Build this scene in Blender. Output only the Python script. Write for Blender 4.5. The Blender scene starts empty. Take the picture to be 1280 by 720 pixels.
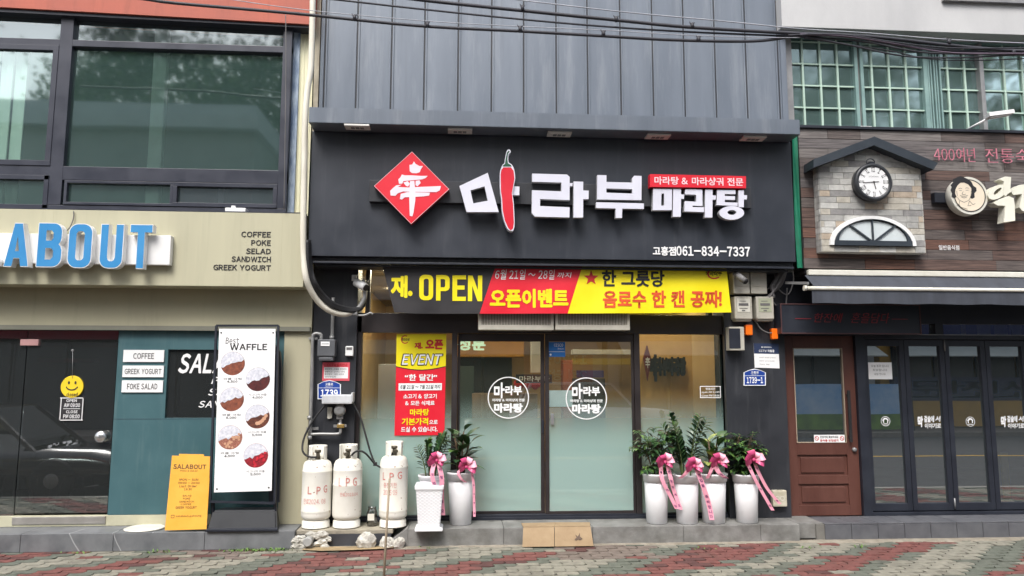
import bpy, bmesh, math, random
from mathutils import Vector, Matrix
rnd = random.Random(7)
SC = bpy.context.scene
COL = SC.collection
R = math.radians
# ------------------------------------------------------------------ camera, sky, sun, exposure
FPX = 930.0
CAM = Vector((0, -8.7, 1.80))
cam_d = bpy.data.cameras.new('camera'); cam = bpy.data.objects.new('camera', cam_d); COL.objects.link(cam)
MR = (Matrix.Rotation(R(-3.937), 3, 'Z') @ Matrix(((1, 0, 0), (0, 0, -1), (0, 1, 0)))
      @ Matrix.Rotation(R(6.765), 3, 'X') @ Matrix.Rotation(R(0.1), 3, 'Z'))
cam.matrix_world = Matrix.Translation(CAM) @ MR.to_4x4()
cam_d.sensor_width = 36; cam_d.lens = 36 * FPX / 1280; cam_d.clip_end = 500
SC.camera = cam
SUN_EL, SUN_AZ = R(54), R(200)          # azimuth measured from +Y towards +X: high behind the camera, a little to the left
w = bpy.data.worlds.new('World'); SC.world = w; w.use_nodes = True
nt = w.node_tree; nt.nodes.clear()
sky = nt.nodes.new('ShaderNodeTexSky'); sky.sky_type = 'NISHITA'; sky.sun_disc = False
sky.sun_elevation = SUN_EL; sky.sun_rotation = SUN_AZ; sky.dust_density = 4; sky.air_density = 1.0
hs = nt.nodes.new('ShaderNodeHueSaturation'); hs.inputs['Saturation'].default_value = 0.45
bg = nt.nodes.new('ShaderNodeBackground'); bg.inputs[1].default_value = 0.15
wo = nt.nodes.new('ShaderNodeOutputWorld')
nt.links.new(sky.outputs[0], hs.inputs['Color']); nt.links.new(hs.outputs[0], bg.inputs[0]); nt.links.new(bg.outputs[0], wo.inputs[0])
sl = bpy.data.lights.new('sun', 'SUN'); sl.energy = 1.6; sl.angle = R(24); sl.color = (1, .98, .95)
so = bpy.data.objects.new('sun', sl); COL.objects.link(so)
sd = Vector((math.sin(SUN_AZ) * math.cos(SUN_EL), math.cos(SUN_AZ) * math.cos(SUN_EL), math.sin(SUN_EL)))
so.rotation_euler = sd.to_track_quat('Z', 'Y').to_euler(); so.location = (0, -6, 12)
vs = SC.view_settings; vs.view_transform = 'Standard'; vs.look = 'None'; vs.gamma = 1; vs.use_curve_mapping = False
vs.exposure = 0.85
SC.cycles.max_bounces = 8; SC.cycles.transparent_max_bounces = 12; SC.cycles.caustics_reflective = False; SC.cycles.caustics_refractive = False

# ------------------------------------------------------------------ measuring: a ray of the surveyed view met with a wall plane
def at(px, py, Y):
    d = MR @ Vector((px - 640, 360 - py, -FPX)); t = (Y - CAM.y) / d.y
    return CAM.x + t * d.x, CAM.z + t * d.z
def atv(px, py, Y):
    x, z = at(px, py, Y); return Vector((x, Y, z))
def gz(px, py, z):
    d = MR @ Vector((px - 640, 360 - py, -FPX)); return CAM + d * ((z - CAM.z) / d.z)
def rect(a, b, c, d, Y):
    mx, my = (a + c) / 2, (b + d) / 2
    return at(a, my, Y)[0], at(c, my, Y)[0], at(mx, d, Y)[1], at(mx, b, Y)[1]

# ------------------------------------------------------------------ materials
def S(r, g, b):
    f = lambda c: (c / 12.92 if c <= .04045 else ((c + .055) / 1.055) ** 2.4)
    return (f(r / 255), f(g / 255), f(b / 255), 1)
def base(name):
    m = bpy.data.materials.new(name); m.use_nodes = True
    return m, m.node_tree, m.node_tree.nodes['Principled BSDF']
def pm(name, c, c2=None, scale=4, rough=.6, rv=.12, metal=0, bump=0, bscale=60, streak=None, spec=.5, detail=6, coat=0):
    m, t, p = base(name); n, l = t.nodes, t.links
    tc = n.new('ShaderNodeTexCoord'); mp = n.new('ShaderNodeMapping'); l.new(tc.outputs['Object'], mp.inputs[0])
    if streak: mp.inputs['Scale'].default_value = streak
    nz = n.new('ShaderNodeTexNoise'); nz.inputs['Scale'].default_value = scale; nz.inputs['Detail'].default_value = detail; nz.inputs['Roughness'].default_value = .62
    l.new(mp.outputs[0], nz.inputs['Vector'])
    if c2 is None: c2 = tuple(v * .82 for v in c[:3]) + (1,)
    cr = n.new('ShaderNodeValToRGB'); cr.color_ramp.elements[0].position = .32; cr.color_ramp.elements[1].position = .68
    cr.color_ramp.elements[0].color = c2; cr.color_ramp.elements[1].color = c
    l.new(nz.outputs['Fac'], cr.inputs[0]); l.new(cr.outputs[0], p.inputs['Base Color'])
    mr = n.new('ShaderNodeMapRange'); mr.inputs[1].default_value = .3; mr.inputs[2].default_value = .7
    mr.inputs[3].default_value = max(0, rough - rv); mr.inputs[4].default_value = min(1, rough + rv)
    l.new(nz.outputs['Fac'], mr.inputs[0]); l.new(mr.outputs[0], p.inputs['Roughness'])
    p.inputs['Metallic'].default_value = metal; p.inputs['Specular IOR Level'].default_value = spec; p.inputs['Coat Weight'].default_value = coat
    if bump:
        b2 = n.new('ShaderNodeTexNoise'); b2.inputs['Scale'].default_value = bscale; b2.inputs['Detail'].default_value = 4
        l.new(mp.outputs[0], b2.inputs['Vector'])
        bp = n.new('ShaderNodeBump'); bp.inputs['Strength'].default_value = bump; bp.inputs['Distance'].default_value = .01
        l.new(b2.outputs['Fac'], bp.inputs['Height']); l.new(bp.outputs[0], p.inputs['Normal'])
    return m
def glass(name, tint, refl, rcol=(1, 1, 1, 1), wavy=.0, haze=.0, dcol=(.5, .55, .55, 1), rg=.0):
    m = bpy.data.materials.new(name); m.use_nodes = True; t = m.node_tree; n, l = t.nodes, t.links; n.clear()
    o = n.new('ShaderNodeOutputMaterial'); tr = n.new('ShaderNodeBsdfTransparent'); tr.inputs[0].default_value = tint
    g = n.new('ShaderNodeBsdfGlossy'); g.inputs['Roughness'].default_value = rg; g.inputs[0].default_value = rcol
    fr = n.new('ShaderNodeFresnel'); fr.inputs[0].default_value = 1.5
    ad = n.new('ShaderNodeMath'); ad.operation = 'MULTIPLY_ADD'; ad.inputs[1].default_value = 1.6; ad.inputs[2].default_value = refl; ad.use_clamp = True
    l.new(fr.outputs[0], ad.inputs[0]); mx = n.new('ShaderNodeMixShader')
    l.new(ad.outputs[0], mx.inputs[0]); l.new(tr.outputs[0], mx.inputs[1]); l.new(g.outputs[0], mx.inputs[2]); l.new(mx.outputs[0], o.inputs[0])
    if haze:                                              # diffuse tint standing in for hazy reflected light, with a little dirt
        df = n.new('ShaderNodeBsdfDiffuse'); df.inputs[0].default_value = dcol; md = n.new('ShaderNodeMixShader'); md.inputs[0].default_value = haze
        l.new(tr.outputs[0], md.inputs[1]); l.new(df.outputs[0], md.inputs[2]); l.new(md.outputs[0], mx.inputs[1])
    if wavy:
        tc = n.new('ShaderNodeTexCoord'); nz = n.new('ShaderNodeTexNoise'); nz.inputs['Scale'].default_value = 1.3; nz.inputs['Detail'].default_value = 1
        bp = n.new('ShaderNodeBump'); bp.inputs['Strength'].default_value = wavy; bp.inputs['Distance'].default_value = .02
        l.new(tc.outputs['Object'], nz.inputs['Vector']); l.new(nz.outputs['Fac'], bp.inputs['Height']); l.new(bp.outputs[0], g.inputs['Normal'])
    return m
def emit(name, c, s):
    m, t, p = base(name); p.inputs['Base Color'].default_value = c; p.inputs['Emission Color'].default_value = c; p.inputs['Emission Strength'].default_value = s
    return m

# ------------------------------------------------------------------ mesh building
_GL = {}; TRASH = []
def glyph(ch, off, depth, res):
    k = (ch, round(off, 4), depth, res)
    if k not in _GL:
        cu = bpy.data.curves.new('tx', 'FONT'); cu.body = ch; cu.resolution_u = res; cu.offset = off; cu.extrude = depth / 2
        o = bpy.data.objects.new('tmp', cu); me = bpy.data.meshes.new_from_object(o); TRASH.extend((o, cu, me))
        vs_ = [tuple(v.co) for v in me.vertices]; _GL[k] = (vs_, [(tuple(p.vertices), abs(p.normal.z)) for p in me.polygons], min(v[0] for v in vs_), max(v[0] for v in vs_))
    return _GL[k]
def _rr(x0, y0, x1, y1, rx, ry, corners=(1, 1, 1, 1)):    # rounded rectangle, corners BL BR TR TL
    out = []
    for (cx, cy, a0), c in zip(((x0 + rx, y0 + ry, 180), (x1 - rx, y0 + ry, 270), (x1 - rx, y1 - ry, 0), (x0 + rx, y1 - ry, 90)), corners):
        if c: out += [(cx + rx * math.cos(R(a0 + 15 * k)), cy + ry * math.sin(R(a0 + 15 * k))) for k in range(7)]
        else: out.append((x0 if cx < (x0 + x1) / 2 else x1, y0 if cy < (y0 + y1) / 2 else y1))
    return out
BLOCK = {'O': [_rr(0, 0, 1, 1, .38, .2), _rr(.32, .16, .68, .84, .14, .08)],
    'A': [[(0, 0), (.34, 1), (.66, 1), (1, 0), (.68, 0), (.625, .19), (.375, .19), (.32, 0)], [(.42, .35), (.58, .35), (.5, .70)]],
    'B': [_rr(0, 0, 1, .54, .36, .2, (0, 1, 0, 0))[:-2] + [(1, .38), (.95, .47), (.86, .52), (.94, .58), (.97, .66)] + _rr(0, .5, .97, 1, .34, .18, (0, 0, 1, 0))[2:], [(.33, .16), (.56, .16), (.66, .22), (.66, .37), (.56, .43), (.33, .43)], [(.33, .6), (.55, .6), (.63, .66), (.63, .78), (.55, .84), (.33, .84)]],
    'U': [[(0, 1)] + _rr(0, 0, 1, .8, .38, .2, (1, 1, 0, 0))[:14] + [(1, 1), (.68, 1)] + [(.68, .24), (.64, .18), (.57, .15), (.43, .15), (.36, .18), (.32, .24)] + [(.32, 1)]],
    'T': [[(0, 1), (1, 1), (1, .83), (.66, .83), (.66, 0), (.34, 0), (.34, .83), (0, .83)]],
    'L': [[(0, 1), (.33, 1), (.33, .17), (1, .17), (1, 0), (0, 0)]],
    'P': [[(0, 0), (0, 1), (.72, 1), (.9, .95), (1, .85), (1, .5), (.9, .41), (.72, .37), (.33, .37), (.33, 0)], [(.33, .52), (.6, .52), (.67, .56), (.67, .8), (.6, .84), (.33, .84)]],
    'E': [[(0, 0), (0, 1), (1, 1), (1, .84), (.35, .84), (.35, .6), (.9, .6), (.9, .44), (.35, .44), (.35, .16), (1, .16), (1, 0)]],
    'N': [[(0, 0), (0, 1), (.32, 1), (.7, .42), (.7, 1), (1, 1), (1, 0), (.68, 0), (.3, .6), (.3, 0)]]}

class MB:
    def __init__(s): s.bm = bmesh.new()
    def face(s, pts, m=0):
        f = s.bm.faces.new([s.bm.verts.new(p) for p in pts]); f.material_index = m; return f
    def box(s, x0, x1, y0, y1, z0, z1, m=0, bev=0):
        v = [s.bm.verts.new((x, y, z)) for x in (x0, x1) for y in (y0, y1) for z in (z0, z1)]
        fs = [s.bm.faces.new([v[i] for i in q]) for q in ((0, 1, 3, 2), (4, 6, 7, 5), (0, 4, 5, 1), (2, 3, 7, 6), (0, 2, 6, 4), (1, 5, 7, 3))]
        for f in fs: f.material_index = m
        if bev:
            es = list({e for f in fs for e in f.edges})
            r = bmesh.ops.bevel(s.bm, geom=es, offset=bev, segments=2, affect='EDGES', profile=.6)
            for f in r['faces']: f.material_index = m
        return s
    def rbox(s, a, b, c, d, Y, th, m=0, bev=0):           # front rectangle surveyed at depth Y, th metres thick behind it
        x0, x1, z0, z1 = rect(a, b, c, d, Y); return s.box(x0, x1, Y, Y + th, z0, z1, m, bev)
    def rplane(s, a, b, c, d, Y, m=0):
        x0, x1, z0, z1 = rect(a, b, c, d, Y); s.face([(x0, Y, z0), (x1, Y, z0), (x1, Y, z1), (x0, Y, z1)], m); return s
    def slab(s, q, th, m=0):                              # four 3-D corners, thickness away from the viewer
        q = [Vector(p) for p in q]; n = (q[1] - q[0]).cross(q[3] - q[0]).normalized()
        if n.y < 0: n = -n
        b = [p + n * th for p in q]
        s.face(q, m); s.face(b[::-1], m)
        for i in range(4): s.face([q[i], q[(i + 1) % 4], b[(i + 1) % 4], b[i]], m)
        return s
    def bar(s, p, q, w_, h_, m=0, up=(0, 0, 1)):          # square bar between two points
        p, q = Vector(p), Vector(q); d = (q - p).normalized(); u = Vector(up)
        sx = d.cross(u); sx = sx.normalized() if sx.length > 1e-4 else Vector((1, 0, 0)); uu = sx.cross(d).normalized()
        c = [sx * a * w_ / 2 + uu * b * h_ / 2 for a, b in ((-1, -1), (1, -1), (1, 1), (-1, 1))]
        A = [p + k for k in c]; B = [q + k for k in c]
        s.face(A[::-1], m); s.face(B, m)
        for i in range(4): s.face([A[i], A[(i + 1) % 4], B[(i + 1) % 4], B[i]], m)
        return s
    def tube(s, path, r, n=8, m=0, cap=True):
        P = [Vector(p) for p in path]; rs = r if isinstance(r, (list, tuple)) else [r] * len(P)
        ring = []; ref = None
        for i, p in enumerate(P):
            d = (P[min(i + 1, len(P) - 1)] - P[max(i - 1, 0)]).normalized()
            if ref is None: ref = Vector((0, 0, 1)) if abs(d.z) < .9 else Vector((1, 0, 0))
            sx = d.cross(ref).normalized(); ref = sx.cross(d).normalized()
            ring.append([s.bm.verts.new(p + (sx * math.cos(2 * math.pi * k / n) + ref * math.sin(2 * math.pi * k / n)) * rs[i]) for k in range(n)])
        for a, b in zip(ring, ring[1:]):
            for k in range(n):
                f = s.bm.faces.new((a[k], a[(k + 1) % n], b[(k + 1) % n], b[k])); f.smooth = True; f.material_index = m
        if cap:
            for q in (ring[0][::-1], ring[-1]):
                f = s.bm.faces.new(q); f.material_index = m
        return s
    def lathe(s, prof, c, n=28, m=0, axis='Z'):
        c = Vector(c); ring = []
        for r, h in prof:
            k = []
            for i in range(n):
                a = 2 * math.pi * i / n; x, y = r * math.cos(a), r * math.sin(a)
                k.append(s.bm.verts.new(c + (Vector((x, y, h)) if axis == 'Z' else Vector((x, -h, y)) if axis == 'Y' else Vector((h, x, y)))))
            ring.append(k)
        for a, b in zip(ring, ring[1:]):
            for k in range(n):
                f = s.bm.faces.new((a[k], a[(k + 1) % n], b[(k + 1) % n], b[k])); f.smooth = True; f.material_index = m
        for q in (ring[0][::-1], ring[-1]):
            f = s.bm.faces.new(q); f.material_index = m
        return s
    def mesh2d(s, cu, fn, m=0, ms=None):
        o = bpy.data.objects.new('tmp', cu); me = bpy.data.meshes.new_from_object(o)
        TRASH.extend((o, cu, me))
        vs_ = [s.bm.verts.new(fn(v.co.x, v.co.y, v.co.z)) for v in me.vertices]
        for p in me.polygons:
            try: f = s.bm.faces.new([vs_[i] for i in p.vertices])
            except ValueError: continue
            f.material_index = m if (ms is None or abs(p.normal.z) > .7) else ms
        return s
    def text(s, body, box, Y, m=0, ms=None, bold=0, depth=0, shear=0, mirror=False, res=2, quad=None, sp=1, fn=None):
        if fn is None:
            if quad is not None:                          # box = (u0, v0, u1, v1) inside a quad given BL, BR, TR, TL, v up
                q = [Vector(p) for p in quad]; nn = (q[1] - q[0]).cross(q[3] - q[0]).normalized()
                if nn.y > 0: nn = -nn
                def fn(u, v, z):
                    uu = box[0] + (box[2] - box[0]) * u; vv = box[1] + (box[3] - box[1]) * v
                    return (q[0] * (1 - uu) + q[1] * uu) * (1 - vv) + (q[3] * (1 - uu) + q[2] * uu) * vv + nn * (.0016 + depth / 2 + z)
            else:
                x0, x1, z0, z1 = rect(*box, Y)
                def fn(u, v, z): return Vector((x0 + (x1 - x0) * (1 - u if mirror else u), Y + depth / 2 - z, z0 + (z1 - z0) * v))
        off = bold if bold <= 0 else min(.012, max(.006, round(bold / .006) * .006)); rb = max(0, bold - off); put = []; pen = 0
        for ch in body:
            if ch == ' ': pen += .30; continue
            wide = 33 <= ord(ch) <= 126
            vs_, ps, gx0, gx1 = glyph(chr(ord(ch) + 0xFEE0) if wide else ch, off, depth, res)
            hang = 0xAC00 <= ord(ch) <= 0xD7A3
            dx = pen - (0 if hang else gx0); put.append((vs_, ps, dx)); pen += (.92 if hang else gx1 - gx0 + (.11 if wide else .08) * sp)
        P = [(v[0] + dx + v[1] * shear, v[1]) for vs_, ps, dx in put for v in vs_]
        gx, gX, gy, gY = min(p[0] for p in P) - rb, max(p[0] for p in P) + rb, min(p[1] for p in P) - rb, max(p[1] for p in P) + rb
        W, H = max(gX - gx, 1e-6), max(gY - gy, 1e-6)
        sh = [(0, 0)] if rb < .004 else [(0, 0)] + [(rb * math.cos(k * math.pi / 4), rb * math.sin(k * math.pi / 4)) for k in range(8)]
        for k, (sx, sy) in enumerate(sh):
            for vs_, ps, dx in put:
                nv = [s.bm.verts.new(fn((v[0] + dx + v[1] * shear + sx - gx) / W, (v[1] + sy - gy) / H, v[2] + k * .00006)) for v in vs_]
                for idx, nz in ps:
                    try: f = s.bm.faces.new([nv[i] for i in idx])
                    except ValueError: continue
                    f.material_index = m if (ms is None or nz > .7) else ms
        return s
    def shape(s, ch, fn, m=0, ms=None, depth=0):          # drawn block capitals in a unit box
        cu = bpy.data.curves.new('sh', 'CURVE'); cu.dimensions = '2D'; cu.fill_mode = 'BOTH' if depth else 'FRONT'; cu.extrude = depth / 2
        for lp in BLOCK[ch]:
            sp = cu.splines.new('POLY'); sp.points.add(len(lp) - 1); sp.use_cyclic_u = True
            for p, q in zip(sp.points, lp): p.co = (q[0], q[1], 0, 1)
        return s.mesh2d(cu, fn, m, ms)
    def poly(s, loops, Y, depth=0, m=0, ms=None, world=False):   # outlines in surveyed pixels (or metres), front face at Y
        cu = bpy.data.curves.new('pl', 'CURVE'); cu.dimensions = '2D'; cu.fill_mode = 'BOTH' if depth else 'FRONT'; cu.extrude = depth / 2
        for lp in loops:
            sp = cu.splines.new('POLY'); sp.points.add(len(lp) - 1); sp.use_cyclic_u = True
            for p, q in zip(sp.points, lp):
                x, z = q if world else at(q[0], q[1], Y); p.co = (x, z, 0, 1)
        return s.mesh2d(cu, lambda x, z, d: Vector((x, Y + depth / 2 - d, z)), m, ms)
    def disc(s, cx, cz, Y, r, m=0, n=40, r2=None, rz=None):
        pts = [(cx + r * math.cos(2 * math.pi * k / n), Y, cz + (rz or r) * math.sin(2 * math.pi * k / n)) for k in range(n)]
        if r2 is None: s.face(pts, m)
        else:
            k2 = r2 / r; q = [(cx + (p[0] - cx) * k2, Y, cz + (p[2] - cz) * k2) for p in pts]
            a = [s.bm.verts.new(p) for p in pts]; b = [s.bm.verts.new(p) for p in q]
            for k in range(n):
                f = s.bm.faces.new((a[k], a[(k + 1) % n], b[(k + 1) % n], b[k])); f.material_index = m
        return s
    def build(s, name, mats, parent=None, smooth=False):
        bmesh.ops.recalc_face_normals(s.bm, faces=s.bm.faces[:])
        if parent is not None:
            top = parent
            while top.parent is not None: top = top.parent
            org = Vector(top.location)
        else:
            lo = Vector((1e9,) * 3); hi = -lo
            for v in s.bm.verts:
                for i in range(3): lo[i] = min(lo[i], v.co[i]); hi[i] = max(hi[i], v.co[i])
            org = Vector(((lo.x + hi.x) / 2, (lo.y + hi.y) / 2, lo.z))
        for v in s.bm.verts: v.co -= org
        if smooth:
            for f in s.bm.faces: f.smooth = True
        me = bpy.data.meshes.new(name); s.bm.to_mesh(me); s.bm.free()
        for m in (mats if isinstance(mats, (list, tuple)) else [mats]): me.materials.append(m)
        o = bpy.data.objects.new(name, me); COL.objects.link(o)
        if parent is not None: o.parent = parent
        else: o.location = org
        return o
def thing(name, label, cat, loc=(0, 0, 0), group=None):
    o = bpy.data.objects.new(name, None); COL.objects.link(o); o.location = loc; o.empty_display_size = .1
    return tag(o, label, cat, group)
def tag(o, label, cat, group=None):
    o['label'] = label; o['category'] = cat
    if group: o['group'] = group
    return o
def struct(o, kind='structure'):
    o['kind'] = kind; return o
def copy_tree(o, parent=None):
    c = o.copy(); COL.objects.link(c)
    if parent is not None: c.parent = parent
    for ch in list(o.children): copy_tree(ch, c)
    return c
def smooth_path(pts, k=6):
    P = [Vector(p) for p in pts]; out = []
    for i in range(len(P) - 1):
        a, b, c, d = P[max(i - 1, 0)], P[i], P[i + 1], P[min(i + 2, len(P) - 1)]
        for j in range(k):
            t = j / k
            out.append(.5 * ((2 * b) + (c - a) * t + (2 * a - 5 * b + 4 * c - d) * t * t + (3 * b - a - 3 * c + d) * t ** 3))
    out.append(P[-1]); return out
def pxpath(pts, Y=None, k=6):
    return smooth_path([atv(p[0], p[1], p[2] if len(p) > 2 else Y) for p in pts], k)

def weather(m, col, amt, st=(5, 5, .5), lo=.52, hi=.74, sc=1.6):   # rain streaks and dusty patches with a shape of their own
    t = m.node_tree; n, l = t.nodes, t.links; p = n['Principled BSDF']; src = p.inputs['Base Color'].links[0].from_socket
    tc = n.new('ShaderNodeTexCoord'); mp = n.new('ShaderNodeMapping'); mp.inputs['Scale'].default_value = st; l.new(tc.outputs['Object'], mp.inputs[0])
    nz = n.new('ShaderNodeTexNoise'); nz.inputs['Scale'].default_value = sc; nz.inputs['Detail'].default_value = 9; nz.inputs['Roughness'].default_value = .68; l.new(mp.outputs[0], nz.inputs['Vector'])
    mr = n.new('ShaderNodeMapRange'); mr.inputs[1].default_value = lo; mr.inputs[2].default_value = hi; mr.inputs[4].default_value = amt; l.new(nz.outputs['Fac'], mr.inputs[0])
    mx = n.new('ShaderNodeMix'); mx.data_type = 'RGBA'; l.new(mr.outputs[0], mx.inputs['Factor']); l.new(src, mx.inputs['A']); mx.inputs['B'].default_value = col; l.new(mx.outputs['Result'], p.inputs['Base Color']); return m
# shared materials
M = {}
M['black'] = pm('charcoal_paint', S(44, 46, 52), S(36, 38, 43), 3, .5, .1, bump=.05)
M['sign'] = pm('matt_signboard_paint', S(50, 54, 63), S(43, 47, 55), 2.2, .42, .08, bump=.03, bscale=200)
M['clad'] = pm('slate_metal_panel', S(114, 122, 133), S(104, 112, 123), 2.2, .40, .08, metal=.15, streak=(1.6, 1, .25))
weather(M['sign'], S(112, 114, 118), .12); weather(M['sign'], S(150, 150, 150), .5, (1, 1, 1), .70, .74, 26); weather(M['clad'], S(160, 164, 168), .32); weather(M['clad'], S(78, 82, 88), .2, (7, 7, .35), .56, .72, 1.1); weather(M['black'], S(96, 96, 98), .3)
M['frame'] = pm('brown_black_frame', S(50, 43, 43), S(40, 35, 36), 3, .45, .1)
M['dark'] = pm('dark_navy_metal', S(40, 44, 54), S(32, 35, 44), 4, .45, .1)
M['white'] = pm('white_plastic', S(236, 236, 236), S(224, 224, 222), 3, .45, .1)
M['whitep'] = pm('white_print', S(240, 240, 240), S(235, 235, 235), 3, .5, .05)
M['offw'] = pm('offwhite_enamel', S(222, 220, 210), S(206, 203, 190), 5, .5, .12)
M['grey'] = pm('grey_metal', S(150, 150, 150), S(128, 128, 130), 6, .45, .12, metal=.3)
M['beigebox'] = pm('beige_meter_plastic', S(186, 182, 170), S(166, 162, 150), 6, .5, .1)
M['ink'] = pm('dark_ink', S(40, 38, 40), S(34, 33, 36), 4, .6, .05)
M['greyink'] = pm('grey_ink', S(110, 108, 108), S(100, 98, 98), 4, .6, .05)
M['red'] = pm('red_print', S(222, 32, 52), S(214, 28, 48), 3, .45, .08)
M['redink'] = pm('dark_red_ink', S(196, 40, 40), S(188, 36, 38), 3, .5, .05)
M['yellow'] = pm('yellow_print', S(240, 224, 20), S(234, 216, 16), 3, .45, .08)
M['blue'] = pm('blue_plate', S(28, 66, 150), S(24, 58, 138), 4, .4, .08)
M['rubber'] = pm('black_rubber', S(32, 32, 34), S(26, 26, 28), 8, .6, .1)
M['glass'] = glass('shop_glass', (.86, .92, .9, 1), .07, wavy=.03)
M['wood'] = pm('oak_wood', S(150, 110, 70), S(120, 84, 50), 5, .6, streak=(1, 1, 8))
M['warmlamp'] = emit('warm_ceiling_lamp', (1, .84, .6, 1), 85)
# ================================================================== SETTING: pavement, steps, road
M['bed'] = pm('joint_sand', S(56, 53, 48), S(40, 38, 35), 20, .95)
def pav(name, c, c2): return weather(weather(pm(name, c, c2, 14, .9, .08, bump=.5, bscale=160, detail=9), S(70, 66, 58), .55, (1, 1, 1), .5, .72, 1.7), S(40, 38, 36), .8, (1, 1, 1), .72, .74, 9)
PV = [pav('red_paver', S(126, 78, 72), S(98, 60, 56)), pav('pale_paver', S(148, 145, 131), S(120, 117, 106)),
      pav('green_grey_paver', S(108, 112, 101), S(84, 88, 79)), pav('brown_grey_paver', S(126, 114, 105), S(100, 89, 82)),
      pav('dark_red_paver', S(96, 62, 59), S(74, 47, 45))]
mb = MB(); mb.face([(-14, -3.2, -.012), (16, -3.2, -.012), (16, -.3, -.012), (-14, -.3, -.012)])
struct(mb.build('pavement_bed', M['bed']))
mb = MB(); W_, H_ = .222, .112
def zig(y, x): return .013 * (1 if int(math.floor(x / (W_ / 4))) % 2 else -1)
for j in range(25):
    y0 = -.47 - (j + 1) * H_; off = (j % 2) * W_ / 2
    for i in range(-36 if j < 20 else -36, 46):
        x0 = i * W_ + off; g = .005
        s_ = 1 if (i + j) % 2 else -1
        # wavy interlocking stone: each long edge steps once, each end leans
        pts = [(x0 + g - .012 * s_, y0 + g), (x0 + W_ * .36, y0 + g + .000), (x0 + W_ * .52, y0 + g + .016), (x0 + W_ - g - .012, y0 + g + .016 * .6),
               (x0 + W_ - g + .010, y0 + H_ * .5), (x0 + W_ - g - .006, y0 + H_ - g + .008), (x0 + W_ * .52, y0 + H_ - g + .016), (x0 + W_ * .36, y0 + H_ - g), (x0 + g - .006, y0 + H_ - g - .002), (x0 + g + .010, y0 + H_ * .5)]
        cx, cy = x0 + W_ / 2, -y0
        # bands of colour run up to the right in stepped diagonals
        ph = (cx + 1.45 * cy + .16 * math.sin(cx * 1.7 + cy * 5)) / 1.9 % 1
        k = 0 if ph < .36 else (2 if ph < .47 else (1 if ph < .80 else 2))
        q = rnd.random()
        if q < .10: k = rnd.choice((1, 2, 0))
        elif k == 0 and q < .3: k = 4
        if 0.95 < cx < 2.1 and cy < 1.25 and q > .25: k = 3
        if -3.1 < cx < -2.2 and .55 < cy < 1.0 and q > .3: k = 3
        dz = rnd.uniform(-.004, .003)
        tp = [mb.bm.verts.new((p[0], p[1], dz + rnd.uniform(-.0012, .0012))) for p in pts]
        bt = [mb.bm.verts.new((p[0], p[1], -.011)) for p in pts]
        f = mb.bm.faces.new(tp); f.material_index = k
        for a in range(len(pts)):
            f = mb.bm.faces.new((tp[a], bt[a], bt[(a + 1) % len(pts)], tp[(a + 1) % len(pts)])); f.material_index = k
struct(mb.build('pavement', PV))
mb = MB(); mb.box(-14, 16, -3.42, -3.29, -.2, .0, 0, .012); struct(mb.build('kerb', pm('kerb_concrete', S(160, 158, 150), S(130, 128, 122), 8, .9, bump=.2)))
asph = pm('asphalt', S(70, 70, 72), S(58, 58, 60), 14, .9, .06, bump=.4, bscale=240)
mb = MB(); mb.face([(-120, -15.0, -.14), (120, -15.0, -.14), (120, -3.4, -.14), (-120, -3.4, -.14)]); struct(mb.build('road', asph))
mb = MB()
mb.face([(-60, -9.35, -.136), (60, -9.35, -.136), (60, -9.2, -.136), (-60, -9.2, -.136)]); struct(mb.build('road_marking', pm('yellow_road_paint', S(214, 176, 60), S(190, 150, 50), 6, .7)))
mb = MB(); mb.box(-60, 60, -24, -15.0, -.3, .0); struct(mb.build('far_pavement', pm('far_paving', S(140, 130, 122), S(116, 108, 102), 4, .9)))
mb = MB(); mb.face([(-200, -200, -.31), (200, -200, -.31), (200, 60, -.31), (-200, 60, -.31)]); struct(mb.build('ground', pm('bare_ground', S(120, 112, 100), S(96, 90, 80), .5, .95)))
# rough cement strip where paving meets the steps
mb = MB()
def strip(x0, x1, w0, w1, seed):
    r_ = random.Random(seed); n = int((x1 - x0) / .07); prev = None
    for i in range(n + 1):
        x = x0 + (x1 - x0) * i / n; wv = w0 + (w1 - w0) * i / n + r_.uniform(-.02, .02)
        cur = [mb.bm.verts.new((x, -.46, .014)), mb.bm.verts.new((x, -.49 - wv * .5, .011 + r_.uniform(-.002, .004))), mb.bm.verts.new((x, -.49 - wv, -.006))]
        if prev:
            for a in range(2): mb.bm.faces.new((prev[a], cur[a], cur[a + 1], prev[a + 1]))
        prev = cur
strip(-1.62, -.1, .17, .05, 1); strip(-.1, 3.6, .05, .06, 2); strip(3.6, 4.6, .07, .10, 3); strip(4.6, 12, .1, .07, 4)
struct(mb.build('cement_strip', pm('rough_cement', S(150, 143, 130), S(118, 110, 96), 7, .95, .04, bump=.6, bscale=60)))
# damp sandy stain under the drain
mb = MB(); pts = [(-1.58, -.5), (-1.3, -.49), (-.9, -.5), (-.62, -.54), (-.8, -.62), (-1.1, -.66), (-1.4, -.68), (-1.62, -.62)]
mb.face([(x, y, .0165) for x, y in pts]); struct(mb.build('sand_patch', pm('wet_sand', S(170, 148, 112), S(128, 112, 86), 6, .8, bump=.5)))
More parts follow.
